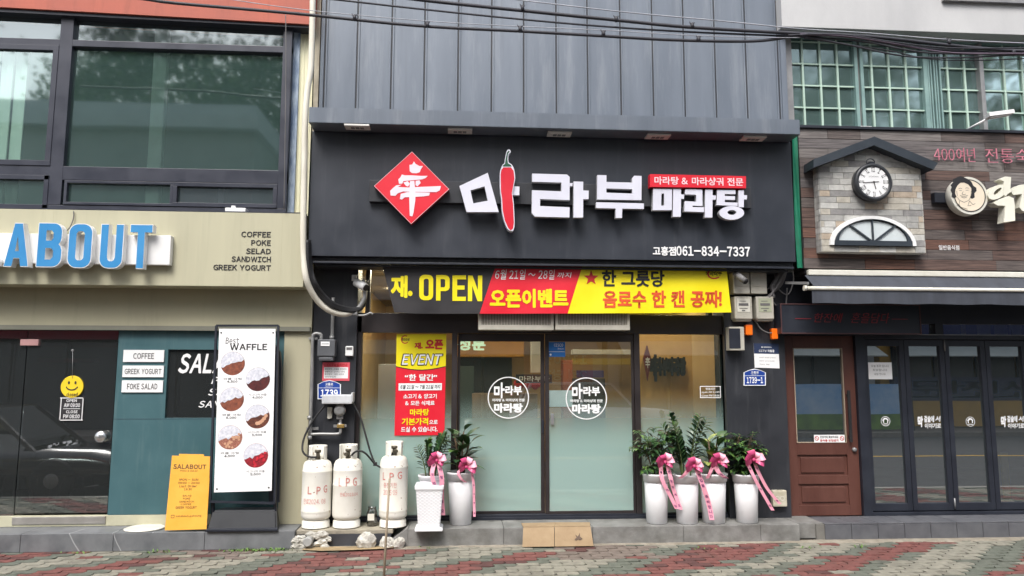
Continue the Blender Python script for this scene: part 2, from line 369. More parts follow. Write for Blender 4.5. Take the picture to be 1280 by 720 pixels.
# steps
marble = pm('grey_marble', S(122, 124, 126), S(94, 96, 99), 3, .5, .12, streak=(1.2, 1, 1))
def veined(m):
    t = m.node_tree; n, l = t.nodes, t.links; p = n['Principled BSDF']; src = p.inputs['Base Color'].links[0].from_socket
    tc = n.new('ShaderNodeTexCoord'); mp = n.new('ShaderNodeMapping'); mp.inputs['Rotation'].default_value = (0, R(28), R(10)); l.new(tc.outputs['Object'], mp.inputs[0])
    wv = n.new('ShaderNodeTexWave'); wv.inputs['Scale'].default_value = .9; wv.inputs['Distortion'].default_value = 2.2; wv.inputs['Detail'].default_value = 4; wv.inputs['Detail Scale'].default_value = .8
    l.new(mp.outputs[0], wv.inputs[0]); cr = n.new('ShaderNodeValToRGB'); cr.color_ramp.elements[0].position = .9965; cr.color_ramp.elements[1].position = 1.0
    cr.color_ramp.elements[0].color = (0, 0, 0, 1); cr.color_ramp.elements[1].color = (.4, .4, .4, 1); nz = n.new('ShaderNodeTexNoise'); nz.inputs['Scale'].default_value = .9; l.new(tc.outputs['Object'], nz.inputs['Vector']); mm = n.new('ShaderNodeMath'); mm.operation = 'MULTIPLY'; m2 = n.new('ShaderNodeMapRange'); m2.inputs[1].default_value = .5; m2.inputs[2].default_value = .6; l.new(nz.outputs['Fac'], m2.inputs[0]); l.new(wv.outputs['Fac'], mm.inputs[0]); l.new(m2.outputs[0], mm.inputs[1]); l.new(mm.outputs[0], cr.inputs[0])
    mx = n.new('ShaderNodeMix'); mx.data_type = 'RGBA'; l.new(cr.outputs[0], mx.inputs['Factor']); l.new(src, mx.inputs['A']); mx.inputs['B'].default_value = S(205, 205, 205); l.new(mx.outputs['Result'], p.inputs['Base Color'])
veined(marble)
ctop = pm('worn_stone', S(150, 150, 148), S(122, 122, 120), 5, .55, .15, bump=.1)
mb = MB()
for i in range(12):
    x1 = -1.72 - i * .92; mb.box(x1 - .917, x1, -.5, .2, 0, .184, 0, .006)
struct(mb.build('marble_step', marble))
mb = MB(); mb.box(-1.70, -.72, -.46, .3, 0, .135, 1); mb.box(-1.715, -.70, -.45, .3, .13, .178, 0, .01)
for x in (-1.0,): mb.box(x - .004, x + .004, -.4615, -.455, .0, .13, 2)
struct(mb.build('cylinder_plinth', [pm('cracked_concrete', S(168, 160, 142), S(126, 120, 108), 5, .9, bump=.5), pm('dark_tile', S(66, 68, 74), S(54, 56, 60), 5, .4), M['grey']]))
slab_m = pm('grey_stone_slab', S(140, 139, 136), S(106, 105, 102), 6, .6, .15, bump=.15, bscale=90)
mb = MB(); x = -.70
mb.slab([(-.82, -.5, 0), (x + .16, -.5, 0), (x + .16, -.5, .185), (-.55, -.5, .185)], .5)
x = -.537
for wv in (1.02, .96, 1.0, .86, .44):
    mb.box(x, x + wv - .003, -.5, .3, 0, .187, 0, .006); x += wv
weather(slab_m, S(84, 80, 72), .6, (1.5, 1.5, 3), .5, .75, 2.2); struct(mb.build('stone_step', slab_m))
mb = MB(); mb.box(x, x + .30, -.43, .3, .02, .187, 0, .006); x2 = x + .303
struct(mb.build('corner_stone', slab_m))
mb = MB(); i = 0
while x2 < 12:
    wv = .305; mb.box(x2, x2 + wv - .006, -.47, -.44, .012, .168, 0, .003); mb.box(x2, x2 + wv - .006, -.465, -.06, .17, .186, 0, .003); x2 += wv
mb.box(3.95, 12, -.455, .3, 0, .176, 1)
struct(mb.build('tiled_step', [pm('charcoal_tile', S(98, 99, 103), S(82, 83, 88), 7, .5, .12), pm('grout', S(120, 118, 112), S(100, 98, 94), 9, .9)]))
# tufts of weeds along the left step
mb = MB(); r_ = random.Random(3)
for (cx, n) in ((-3.1, 26), (-2.35, 30), (-2.2, 60), (-2.0, 50), (-1.85, 40), (3.72, 12), (-3.9, 16), (4.3, 10), (6.2, 14), (-.3, 8), (2.6, 9)):
    for k in range(n):
        x, y = cx + r_.gauss(0, .07), -.56 + r_.gauss(0, .03) - (.25 if cx > 0 else 0); a = r_.uniform(0, 6.28); L = r_.uniform(.02, .05)
        d = Vector((math.cos(a), math.sin(a), r_.uniform(.3, 1))).normalized() * L; sx = Vector((-math.sin(a), math.cos(a), 0)) * .007
        b = Vector((x, y, 0)); mb.face([b - sx * .5, b + d * .6 + -sx, b + d, b + d * .6 + sx, b + sx * .5])
struct(mb.build('weeds', pm('weed_green', S(108, 138, 70), S(78, 108, 50), 20, .7)), 'stuff')
# ================================================================== LEFT: salad cafe
beige = pm('beige_render', S(182, 177, 150), S(172, 167, 142), 1.6, .75, .08, bump=.08, bscale=180, streak=(1, 1, .35))
parap = pm('cream_fascia_panel', S(186, 182, 155), S(177, 173, 148), 1.6, .55, .08, streak=(2.2, 1, .25))
salmon = pm('salmon_paint', S(184, 102, 84), S(166, 88, 72), 2, .7, .08, bump=.1, streak=(1, 1, .4))
slate = pm('slate_window_frame', S(54, 57, 69), S(46, 49, 60), 4, .4, .1)
teal = weather(pm('teal_panel', S(68, 102, 108), S(61, 94, 100), 2.5, .45, .08), S(120, 140, 140), .3)
weather(beige, S(116, 112, 96), .22, (4, 4, .4)); weather(parap, S(124, 122, 106), .22, (6, 6, .3), .55, .78); weather(salmon, S(120, 70, 60), .4)
cafeg = glass('cafe_glass', (.5, .55, .55, 1), .18, wavy=.02, haze=.05)
upg = glass('upper_green_glass', (.78, .92, .87, 1), .18, (.85, 1, .97, 1), wavy=.04, haze=.13, dcol=(.26, .46, .42, 1), rg=.035)
B = thing('cafe_building', 'beige cafe building with salmon top, dark framed upper window and glass shopfront', 'building', (-5, 0, 0))
XL = -10.5
mb = MB(); zb = .187
x_t0 = at(137, 640, -.15)[0]                                        # wall round the shopfront
xw1 = -1.684; xc0 = at(352, 520, -.15)[0]; zh = at(200, 411, -.15)[1]
mb.box(xc0, xw1, -.15, .2, zb, zh + .001, 0)
mb.box(XL, xw1, -.15, .2, zh + .003, 3.6, 0)
mb.box(XL, XL + .4, -.148, .2, zb, zh, 0)
mb.box(XL, xw1, .2, .3, 3.6, 3.7, 0)
mb.box(XL, XL + .2, .3, 6, zb, 8.5, 0); mb.box(XL, xw1, 6, 6.2, zb, 8.5, 0); mb.box(xw1 - .15, xw1, .25, 6, zb, 3.3, 0)
mb.build('wall', beige, B)
mb = MB(); zp0, zp1 = at(200, 357, -.45)[1], at(200, 264, -.45)[1]
xp = at(381, 300, -.45)[0]
mb.box(XL, xp, -.45, -.152, zp0, zp1, 0, .004)
for x in (-1.98, -3.2, -4.42, -5.64): mb.box(x - .0015, x + .0015, -.4508, -.449, zp0 + .01, zp1 - .01, 1)
mb.build('fascia', [parap, beige], B)
mb = MB(); mb.box(XL, xp - .003, -.452, -.35, zp1 + .002, zp1 + .012, 0); mb.build('coping', slate, B)
mb = MB(); mb.box(XL, xw1 - .01, -.20, -.152, zh - .02, zh + .03, 0); mb.build('head_trim', pm('head_trim', S(120, 120, 108)), B)
# salmon upper storey, its lower edge dips to the right
a, b = atv(-300, -8, -.42), atv(392, 30.5, -.42)
mb = MB(); mb.slab([a, b, b + Vector((.05, 0, 4)), a + Vector((-1, 0, 4))], .4); mb.build('salmon_wall', salmon, B)
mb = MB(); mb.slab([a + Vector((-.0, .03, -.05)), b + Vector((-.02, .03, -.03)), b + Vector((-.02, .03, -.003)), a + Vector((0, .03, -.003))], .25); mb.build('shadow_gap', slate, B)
# upper window
YW = -.33
wf = MB(); X0 = -8.2; xr = at(361, 160, YW)[0]; xm = at(76, 140, YW)[0]
zt = at(200, 24, YW)[1] + .07; z1a, z1b = at(200, 61, YW)[1], at(200, 53, YW)[1]; z2b, z2a = at(200, 210, YW)[1], at(200, 227, YW)[1]; zs = at(200, 266, YW)[1]
for z0_, z1_ in ((z1a, z1b), (z2a, z2b), (zs - .02, zs + .07), (zt - .07, zt + .25)): wf.box(X0, xr, YW, YW + .12, z0_, z1_, 0, .004)
for x, wd in ((xm, .14), (xr - .05, .1), (X0 + .05, .1)): wf.box(x - wd / 2, x + wd / 2, YW - .003, YW + .117, zs + .072, zt - .072, 0, .004)
F = wf.build('upper_window', slate, B)
def sash(x0, x1, z0, z1, t=.035, Y=YW - .01, m=slate, name='sash'):
    k = MB()
    k.box(x0, x1, Y, Y + .05, z0, z0 + t, 0, .003); k.box(x0, x1, Y, Y + .05, z1 - t, z1, 0, .003)
    k.box(x0, x0 + t, Y, Y + .05, z0 + t, z1 - t, 0, .003); k.box(x1 - t, x1, Y, Y + .05, z0 + t, z1 - t, 0, .003); return k.build(name, m, F)
def upane(x0, x1, z0, z1, Y=YW + .06, m=None):
    k = MB(); k.face([(x0, Y, z0), (x1, Y, z0), (x1, Y, z1), (x0, Y, z1)]); k.build('pane', m or upg, F)
greyg = glass('grey_transom_glass', (.45, .5, .52, 1), .18, (.9, 1, 1, 1), wavy=.05, haze=.12, dcol=(.36, .46, .5, 1), rg=.04)
xa = xm - .07; xb = xm + .07; xrr = xr - .1
upane(X0, xa, z1b, zt, m=greyg); upane(xb, xrr, z1b, zt, m=greyg)
sash(X0 + .1, xa, z2b, z1a, .06); upane(X0, xa, z2b, z1a, YW + .03); upane(xb, xrr, z2b, z1a)
xsp = at(216, 245, YW)[0]
sash(X0 + .1, xa, z2a - .005, zs + .07, .05); sash(xb + .03, xsp, zs + .075, z2a - .005, .03); sash(xsp, xrr, zs + .075, z2a - .005, .045)
upane(X0, xa, zs, z2a, YW + .03); upane(xb, xsp, zs, z2a, YW + .04); upane(xsp, xrr, zs, z2a, YW + .04, greyg)
# what stands behind the upper glass: post, blind, room
mb = MB(); c0 = at(196, 140, -.22)[0]; mb.box(c0 - .075, c0 + .075, -.22, -.14, zs, z1a + .3, 0, .01); mb.build('inner_post', pm('pale_green_post', S(226, 244, 232)), F)
mb = MB()
for k in range(9):
    x = at(26 - k * 9, 140, -.2)[0]; mb.box(x - .035, x + .035, -.2 + (k % 2) * .03, -.18 + (k % 2) * .03, zs + .1, z1a + .1, 0, .008)
mb.build('curtain', pm('pale_curtain', S(214, 226, 216), S(190, 206, 194), 3), F)
mb = MB(); x = at(276, 247, YW + .08)[0]; mb.box(x - .03, x + .03, YW + .08, YW + .1, zs + .05, z2a - .02); mb.build('latch_post', M['white'], F)
mb = MB(); mb.box(X0, xr, 2.6, 2.7, 3.7, 6.6); mb.box(X0, xr, .2, 2.6, 6.5, 6.6); mb.build('room_lining', pm('dim_room_paint', S(60, 84, 78), S(48, 70, 64), 1), B)
# worn pilaster and cream corrugated strip closing the gap to the restaurant
mb = MB(); x0, x1 = at(361, 150, -.25)[0], at(371.5, 150, -.25)[0]; mb.box(x0, x1, -.25, .2, zp1 - .35, zt + .1); mb.build('pilaster', pm('peeling_blue_render', S(176, 190, 204), S(96, 116, 146), 9, .9, bump=.5, streak=(2, 1, .5)), B)
mb = MB(); x1 = at(371.8, 150, -.22)[0]; x2_ = at(389, 150, -.22)[0]
k = 0; x = x1
while x < x2_ - .01:
    wd = (x2_ - x1) / 4; mb.box(x, x + wd * .55, -.226, -.2, zp1 - .03, zt + .06, 0, .006); mb.box(x + wd * .55, x + wd, -.22, -.2, zp1 - .03, zt + .06, 0); x += wd
mb.build('corrugated_strip', pm('cream_sheet', S(228, 225, 194), S(224, 220, 188), 2, .5), B)
# ---- shopfront
YG = -.1; zsk = at(200, 643, -.13)[1]
mb = MB(); xt1 = at(352, 520, -.13)[0] + .02; wx0, wx1, wz0, wz1 = rect(208, 437, 300, 522.5, -.13); xt0 = at(141.5, 530, -.13)[0]
for bx in ((xt0, wx0, zsk, zh), (wx0, xt1, zsk, wz0), (wx0, xt1, wz1, zh), (wx1, xt1, wz0, wz1)): mb.box(bx[0], bx[1], -.13, -.08, bx[2], bx[3])
mb.box(xt0, xt1, -.1315, -.1295, wz0 - .012, wz0 - .008, 1)
mb.build('teal_panel', [teal, slate], B)
P = MB(); P.face([(wx0, -.1, wz0), (wx1, -.1, wz0), (wx1, -.1, wz1), (wx0, -.1, wz1)]); P = P.build('side_window', cafeg, B)
mb = MB(); tf = [M['whitep']]
mb.text('SALABOUT', (223, 442, 345, 467), -.103, bold=.03, shear=.25); mb.text('POKE', (264, 471, 306, 480), -.103, bold=.02, shear=.25)
mb.text('SSALAD', (260, 485.5, 320, 494.5), -.103, bold=.02, shear=.25); mb.text('SANDWICH', (248, 501, 322, 509.5), -.103, bold=.02, shear=.25)
mb.build('window_lettering', tf, P)
mb = MB(); mb.box(XL + .4, xc0, -.135, .0, zb, zsk - .003, 0, .004); mb.build('plinth', pm('beige_plinth', S(196, 194, 168), S(176, 172, 148), 3, .7), B)
xd0, xd1 = at(27, 530, YG)[0], at(141, 530, YG)[0]; zd0 = zsk + .02
mb = MB(); mb.box(XL + .4, xd0 - .012, YG, YG + .012, zsk, zh); mb.build('shop_window', cafeg, B)
D = MB(); D.box(xd0, xd1, YG - .004, YG + .008, zd0, zh - .01); D = D.build('glass_door', cafeg, B)
mb = MB(); x0, x1 = at(15, 650, -.14)[0], at(132, 650, -.14)[0]; mb.box(x0, x1, -.145, -.1, at(70, 655.5, -.14)[1], at(70, 646, -.14)[1], 0, .006); mb.build('bottom_rail', pm('brushed_steel', S(186, 182, 176), S(160, 156, 150), 3, .35, metal=.6), D)
mb = MB(); mb.rbox(25, 424, 48, 432, YG - .03, .06, 0, .006); mb.build('patch_fitting', pm('pink_steel', S(196, 150, 148)), D)
mb = MB(); c = atv(126, 546, YG - .05); mb.lathe([(.002, .03), (.055, .028), (.062, .01), (.062, 0), (.03, -.002), (.025, -.05)], c, 24, 0, 'Y'); mb.build('handle', pm('steel_knob', S(220, 220, 220), None, 3, .25, .05, metal=.9), D)
# room behind
mb = MB(); mb.box(XL, xw1 - .16, 4.2, 4.3, zb, 3.3); mb.box(XL, xw1 - .16, .2, 4.2, zb - .02, zb); mb.box(XL, xw1 - .16, .2, 4.2, 3.0, 3.1); mb.build('cafe_room', pm('dim_cafe_paint', S(90, 90, 90), S(70, 72, 72), 1.5), B)
mb = MB()
x0, x1, z0, z1 = rect(48, 416, 148, 434, 1.2); mb.box(x0, x1, 1.2, 1.24, z0, z1); mb.build('reflected_band', pm('maroon_band', S(120, 34, 44), S(100, 28, 38), 3), B)  # maroon board stands in for the red awning reflected in the door glass
mb = MB(); x0, x1, z0, z1 = rect(-20, 416, 24, 446, .6); mb.box(x0, x1, .6, .63, z0, z1); mb.build('navy_board', pm('navy_board', S(34, 50, 84)), B)
mb = MB(); x0, x1, z0, z1 = rect(48, 448, 122, 453, 1.0); mb.box(x0, x1, 1.0, 1.06, z0, z1); mb.build('strip_light', pm('pink_tube', S(230, 150, 150), None, 3, .4), B)
# thin white chair legs inside
CH = None
for (px, rot) in ((8, .3), (50, -.4), (95, .2)):
    cx, cz = at(px, 640, .7)[0], zb
    t = MB()
    for sx in (-1, 1):
        for sy in (-1, 1):
            t.tube([(cx + sx * .2, .7 + sy * .18, cz), (cx + sx * .1, .7 + sy * .1, cz + .44)], .011, 6)
    root = thing('cafe_chair', {8: 'thin legged chair inside the cafe behind the left edge pane', 50: 'thin legged chair inside the cafe behind the left half of the glass door', 95: 'thin legged chair inside the cafe behind the middle of the glass door'}[px], 'chair', (cx, .7, cz), 'chairs inside the cafe')
    t.build('legs', M['grey'], root); t = MB(); t.box(cx - .2, cx + .2, .5, .9, cz + .44, cz + .47, 0, .01); t.build('seat', M['black'], root)
    t = MB(); t.box(cx - .19, cx + .19, .88, .9, cz + .5, cz + .8, 0, .01); t.build('backrest', M['black'], root)
# ---- raised letter sign
mb = MB(); T = thing('letter_sign', 'blue raised letters reading ABOUT on a white rail across the cream fascia', 'sign', atv(100, 310, -.5))
mb.rbox(-260, 291, 213, 328.5, -.53, .078, 0, .006); mb.build('rail', M['white'], T)
bl = [pm('sky_blue_acrylic', S(58, 140, 196), S(54, 132, 188), 2, .4), M['white']]
for ch, bx in (('L', (-26, 277, -1, 332)), ('A', (6, 278.5, 37.5, 333.5)), ('B', (46.5, 278.5, 78, 334)), ('O', (85, 279.5, 115, 335)), ('U', (125, 280, 154, 335.5)), ('T', (161.5, 280.5, 190, 336))):
    o = MB()
    x0, x1, z0, z1 = rect(*bx, -.62); o.shape(ch, lambda u, v, d: Vector((x0 + (x1 - x0) * u, -.576 - d, z0 + (z1 - z0) * v)), 1, 1, .088)
    cu_ = (x0 + x1) / 2; cv_ = (z0 + z1) / 2; o.shape(ch, lambda u, v, d: Vector((cu_ + (x1 - x0) * (u - .5) * .95, -.6215, cv_ + (z1 - z0) * (v - .5) * .97)), 0); o.build('letter', bl, T)
mb = MB(); mb.tube(pxpath([(92, 264), (92, 272), (88, 283), (82, 290)], -.47), .006, 6); mb.build('feed_cable', M['greyink'], T)
T = thing('wall_lettering', 'five small dark lines from COFFEE to GREEK YOGURT on the cream fascia', 'lettering', atv(302, 338, -.452))
for t_, y, x0 in (('COFFEE', 293, 301.5), ('POKE', 303.5, 314), ('SELAD', 314, 307.5), ('SANDWICH', 324, 289.5), ('GREEK YOGURT', 334.5, 266.5)):
    MB().text(t_, (x0, y - 3.5, 338.5, y + 3.5), -.4545, 0, 0, bold=.026, depth=.004).build('text_line', M['ink'], T)
mb = MB(); mb.rbox(281, 259.5, 307, 267, -.44, .12, 0, .01); mb.rbox(289, 257, 294, 260, -.42, .03, 0, .004); tag(mb.build('white_packet', M['white']), 'small white lump lying on the cream fascia edge under the upper window', 'packet')
# ---- hanging closed sign and hours sticker
T = thing('hanging_sign', 'round yellow smiling sign hanging by a cord on the cafe glass door', 'sign', atv(90, 484, YG - .02))
x, z = at(90, 483.5, YG - .02); mb = MB(); mb.lathe([(.118, 0), (.122, .004), (.118, .008)], (x, YG - .012, z), 32, 0, 'Y')
mb.build('disc', pm('smile_yellow', S(240, 208, 40), S(232, 198, 34)), T)
mb = MB(); Y = YG - .0225
for sx in (-1, 1): mb.disc(x + sx * .035, z + .045, Y, .011, 0, 16, rz=.018)
arc = [(x + .07 * math.cos(a), z + .02 + .062 * math.sin(a)) for a in [R(200 + 14 * k) for k in range(11)]]; arc2 = [(x + .06 * math.cos(a), z + .022 + .05 * math.sin(a)) for a in [R(340 - 14 * k) for k in range(11)]]
mb.poly([arc + arc2], Y, world=True); x0, x1 = x - .05, x + .05
mb.text('closed', (83, 490.5, 97, 495.5), Y, bold=.03); mb.build('smile', M['ink'], T)
mb = MB(); mb.tube([atv(91, 438, YG - .02), atv(90.5, 473, YG - .02)], .003, 5); mb.lathe([(.001, .012), (.014, .01), (.014, 0)], atv(91, 438, YG - .006), 12, 0, 'Y'); mb.build('cord', M['grey'], T)
T = thing('hours_sign', 'small black opening hours plate with white outline under the round yellow sign', 'sign', atv(88, 510, YG - .01))
mb = MB(); mb.rbox(74, 496, 104.5, 526.5, YG - .012, .006, 0, .002); mb.build('plate', M['ink'], T)
mb = MB(); Y = YG - .0145
for bx in ((75.2, 497, 103.5, 498), (75.2, 524.6, 103.5, 525.6), (75.2, 498, 76.2, 524.6), (102.5, 498, 103.5, 524.6), (79, 510.6, 100, 511.2)): mb.rplane(*bx, Y)
for t_, bx in (('OPEN', (83, 499, 96, 502.5)), ('AM 09:00', (80, 504, 100, 509)), ('CLOSE', (82.5, 513, 97, 516.5)), ('PM 08:00', (79, 518, 99.5, 523))): mb.text(t_, bx, Y, bold=.02)
mb.build('lettering', M['whitep'], T)
for t_, bx, lab in (('COFFEE', (154, 437.5, 205, 452.5), 'white plate reading COFFEE on the teal panel'), ('GREEK YOGURT', (153, 457, 204.5, 471.5), 'white plate reading GREEK YOGURT on the teal panel'), ('FOKE SALAD', (152, 475.5, 203.5, 490.5), 'white plate reading FOKE SALAD on the teal panel')):
    c = thing('menu_plate', lab, 'sign', atv(180, bx[3], -.14), 'white plates on the teal panel')
    mb = MB(); mb.rbox(*bx, -.146, .013, 0, .002); mb.build('plate', M['whitep'], c)
    mb = MB(); w_ = 20 if len(t_) < 8 else 22.5; cx = (bx[0] + bx[2]) / 2; hw = 13 if t_ == 'COFFEE' else 23 if 'GREEK' in t_ else 19
    mb.text(t_, (cx - hw, bx[1] + 3.8, cx + hw, bx[3] - 3.8), -.1482, bold=.02); mb.build('lettering', M['greyink'], c)
# ---- waffle banner stand
T = thing('banner_stand', 'tall black banner stand showing a white waffle poster beside the teal panel', 'banner stand', atv(305, 657, -.4))
YB = -.42; TL, TR, BR_, BL_ = atv(270.5, 407, YB + .06), atv(348, 407, YB + .06), atv(343.5, 629, YB), atv(262.5, 627, YB)
mb = MB()
for p, q in ((TL, TR), (TR, BR_), (BR_, BL_), (BL_, TL)): mb.bar(p, q, .022, .03, up=(0, 1, 0))
mb.build('frame', M['dark'], T)
pq = [atv(267.5, 615.5, YB - .025), atv(339.5, 613.5, YB - .025), atv(344.5, 411, YB + .035), atv(274, 411, YB + .035)]
P = MB().slab(pq, .008).build('poster', M['whitep'], T)
def onq(u, v): return (pq[0] * (1 - u) + pq[1] * u) * (1 - v) + (pq[3] * (1 - u) + pq[2] * u) * v + Vector((0, -.003, 0))
mb = MB(); mb.text('Best', (.12, .905, .36, .945), 0, 1, quad=pq, bold=.01, shear=.1); mb.text('WAFFLE', (.2, .865, .86, .905), 0, 0, quad=pq, bold=.03)
for (u, v) in ((.04, .975), (.96, .975), (.05, .02), (.95, .02)):
    c = onq(u, v); mb.disc(c.x, c.z, c.y - .002, .009, 0, 12)
wf_ = [(.26, .782, 'c'), (.71, .682, 'd'), (.26, .56, 'c'), (.72, .452, 'e'), (.25, .328, 'f'), (.71, .215, 'g')]
for i, (u, v, k) in enumerate(wf_):
    mb.text('시그니처 와플' if i % 2 else '와플 크림', (u - .16, v - .102, u + .16, v - .088), 0, 1, quad=pq); mb.text(('4,500', '4,000', '5,000', '5,500', '4,500', '5,500')[i], (u - .09, v - .121, u + .09, v - .106), 0, 0, quad=pq, bold=.02)
mb.build('lettering', [M['ink'], M['greyink']], P)
wm = {'c': pm('baked_waffle', S(150, 84, 60), S(96, 50, 40), 30), 'd': pm('dark_waffle', S(96, 36, 34), S(60, 24, 26), 40), 'e': pm('caramel_waffle', S(120, 66, 48), S(70, 38, 30), 36),
      'f': pm('nut_waffle', S(190, 130, 110), S(110, 56, 44), 70), 'g': pm('berry_waffle', S(176, 34, 50), S(104, 22, 34), 60)}
cream = pm('whipped_cream', S(232, 232, 238), S(186, 188, 200), 40, .6)
for u, v, k in wf_:
    c = onq(u, v); r = .128; mb = MB(); n = 36
    cs = [(c.x + r * math.cos(2 * math.pi * i / n), c.y - .0015, c.z + r * math.sin(2 * math.pi * i / n)) for i in range(n)]
    mb.face(cs, 0)
    a0, a1 = 2, 20; cr = [(c.x + r * .985 * math.cos(2 * math.pi * i / n), c.y - .003, c.z + r * .985 * math.sin(2 * math.pi * i / n)) for i in range(a0, a1 + 1)]
    rr = random.Random(int(u * 1000 + v * 100)); A, Bp = Vector(cr[-1]), Vector(cr[0])
    cr += [tuple(A.lerp(Bp, t / 9) + Vector((rr.uniform(-.006, .006), 0, rr.uniform(-.022, .01)))) for t in range(1, 9)]
    mb.face(cr, 1)
    if k == 'e':
        for t in range(6): mb.disc(c.x + .0 + t * .018, c.z - .072 + t * t * .0032, c.y - .004 - t * .0002, .02, 2, 14)
    if k == 'f' or k == 'g':
        for t in range(22):
            a = rr.uniform(R(-150), R(30)); q = rr.uniform(.2, .9) * r; px_, pz_ = c.x + q * math.cos(a), c.z + q * math.sin(a)
            if (pz_ - c.z) < (px_ - c.x) * .75 - .015: mb.disc(px_, pz_, c.y - .004 - t * .0001, .013, 2 if k == 'f' else 3, 10)
    mb.build('waffle_photo', [wm[k], cream, pm('tan_fruit', S(216, 170, 140), S(190, 140, 110), 30), pm('berry', S(214, 44, 62), S(170, 24, 40), 30)], P)
mb = MB(); x0, x1 = at(262, 645, -.42)[0], at(347, 645, -.42)[0]; z0 = zb
k = [(x0, -.5), (x1 + .02, -.5), (x1 - .02, -.2), (x0 + .05, -.2)]
bt = [mb.bm.verts.new((p[0], p[1], z0 + .002)) for p in k]; tp = [mb.bm.verts.new((p[0] + (.03 if i in (0, 3) else -.03), p[1] + (.06 if i < 2 else -.03), z0 + .2)) for i, p in enumerate(k)]
mb.bm.faces.new(bt[::-1]); mb.bm.faces.new(tp)
for i in range(4): mb.bm.faces.new((bt[i], bt[(i + 1) % 4], tp[(i + 1) % 4], tp[i]))
bmesh.ops.bevel(mb.bm, geom=mb.bm.edges[:], offset=.018, segments=2, affect='EDGES'); mb.build('base_tank', pm('black_moulded_plastic', S(40, 42, 46), S(34, 36, 40), 6, .5), T)
mb = MB()
mb.bar(BL_ + Vector((.02, .03, 0)), (BL_.x + .03, -.36, z0), .03, .03); mb.bar(BR_ + Vector((-.0, .03, 0)), (BR_.x, -.36, z0), .03, .03); mb.box(x0 - .0, x1 + .03, -.53, -.48, z0, z0 + .03, 0, .008)
mb.build('feet', M['dark'], T)
mb = MB(); q = [at(336, 628, -.3), at(349, 628, -.3), at(352, 460, -.3), at(350, 440, -.3), at(343, 430, -.3), at(334, 428, -.3)]
mb.poly([q], -.3, .05, world=True); tag(mb.build('folded_stand', M['dark']), 'dark rounded board standing behind the right edge of the waffle banner', 'board')
# ---- yellow board
yq = [atv(206, 663, -.49), atv(258, 661.5, -.49), atv(263.5, 570.5, -.40), atv(215, 569.5, -.40)]
T = thing('menu_board', 'yellow board with brown lettering leaning on the step before the teal panel', 'sign board', yq[0])
P = MB().slab(yq, .012); d = yq[2] - yq[3]; P.slab([yq[3] + d * .18, yq[3] + d * .82, yq[3] + d * .82 + Vector((0, .002, .02)), yq[3] + d * .18 + Vector((0, .002, .02))], .01)
P = P.build('board', pm('amber_board', S(240, 178, 70), S(228, 164, 58), 3, .55), T)
mb = MB()
for t_, u0, v0, u1, v1, b_ in (('SALABOUT', .06, .82, .9, .885, .03), ('Poke & Salad', .25, .785, .68, .81, 0), ('MON - SUN', .25, .66, .72, .69, .01), ('09:00 - 20:00', .22, .615, .76, .645, .01), ('Last Order', .26, .57, .7, .605, .01), ('19:30', .38, .53, .58, .56, .01),
    ('SALAD', .36, .445, .58, .468, .01), ('POKE', .38, .405, .55, .43, .01), ('SANDWICH', .29, .365, .65, .39, .01), ('COFFEE', .33, .33, .59, .353, .01), ('GREEK YOGURT', .21, .28, .73, .315, .01), ('salabout.goheung', .24, .165, .86, .2, 0)):
    mb.text(t_, (u0, v0, u1, v1), 0, quad=yq, bold=b_)
for u0, v0, u1, v1 in ((.12, .16, .2, .166), (.12, .196, .2, .202), (.12, .166, .128, .196), (.192, .166, .2, .196)): 
    f = lambda u, v: (yq[0] * (1 - u) + yq[1] * u) * (1 - v) + (yq[3] * (1 - u) + yq[2] * u) * v + Vector((0, -.0018, 0))
    mb.face([f(u0, v0), f(u1, v0), f(u1, v1), f(u0, v1)])
mb.build('lettering', pm('brown_ink', S(110, 80, 50)), P)
mb = MB(); c = gz(178, 662, zb); mb.lathe([(.2, 0), (.205, .006), (.19, .012)], (c.x, c.y + .06, zb), 32); tag(mb.build('floor_disc', M['offw']), 'flat white disc lying on the marble step left of the yellow board', 'disc')
# ================================================================== CENTRE: soup restaurant
def frosted():
    m = bpy.data.materials.new('frosted_film_glass'); m.use_nodes = True; t = m.node_tree; n, l = t.nodes, t.links; n.clear()
    o = n.new('ShaderNodeOutputMaterial'); geo = n.new('ShaderNodeNewGeometry'); sx = n.new('ShaderNodeSeparateXYZ'); l.new(geo.outputs['Position'], sx.inputs[0])
    mr = n.new('ShaderNodeMapRange'); mr.interpolation_type = 'SMOOTHSTEP'; mr.inputs[1].default_value = 1.64; mr.inputs[2].default_value = .92; mr.inputs[3].default_value = .04; mr.inputs[4].default_value = .93; l.new(sx.outputs['Z'], mr.inputs[0])
    tr = n.new('ShaderNodeBsdfTransparent'); tr.inputs[0].default_value = (.82, .86, .82, 1)
    df = n.new('ShaderNodeBsdfDiffuse'); df.inputs[0].default_value = S(164, 198, 194)
    tl = n.new('ShaderNodeBsdfTranslucent'); tl.inputs[0].default_value = S(205, 232, 228)
    m1 = n.new('ShaderNodeMixShader'); m1.inputs[0].default_value = .25; l.new(df.outputs[0], m1.inputs[1]); l.new(tl.outputs[0], m1.inputs[2])
    m2 = n.new('ShaderNodeMixShader'); l.new(mr.outputs[0], m2.inputs[0]); l.new(tr.outputs[0], m2.inputs[1]); l.new(m1.outputs[0], m2.inputs[2])
    g = n.new('ShaderNodeBsdfGlossy'); g.inputs['Roughness'].default_value = 0
    m3 = n.new('ShaderNodeMixShader'); m3.inputs[0].default_value = .20; l.new(m2.outputs[0], m3.inputs[1]); l.new(g.outputs[0], m3.inputs[2]); l.new(m3.outputs[0], o.inputs[0])
    return m
film = frosted()
B = thing('restaurant_building', 'dark narrow building with slate metal upper cladding, black pillars and frosted glass shopfront', 'building', (1, 0, 0))
zf = .187
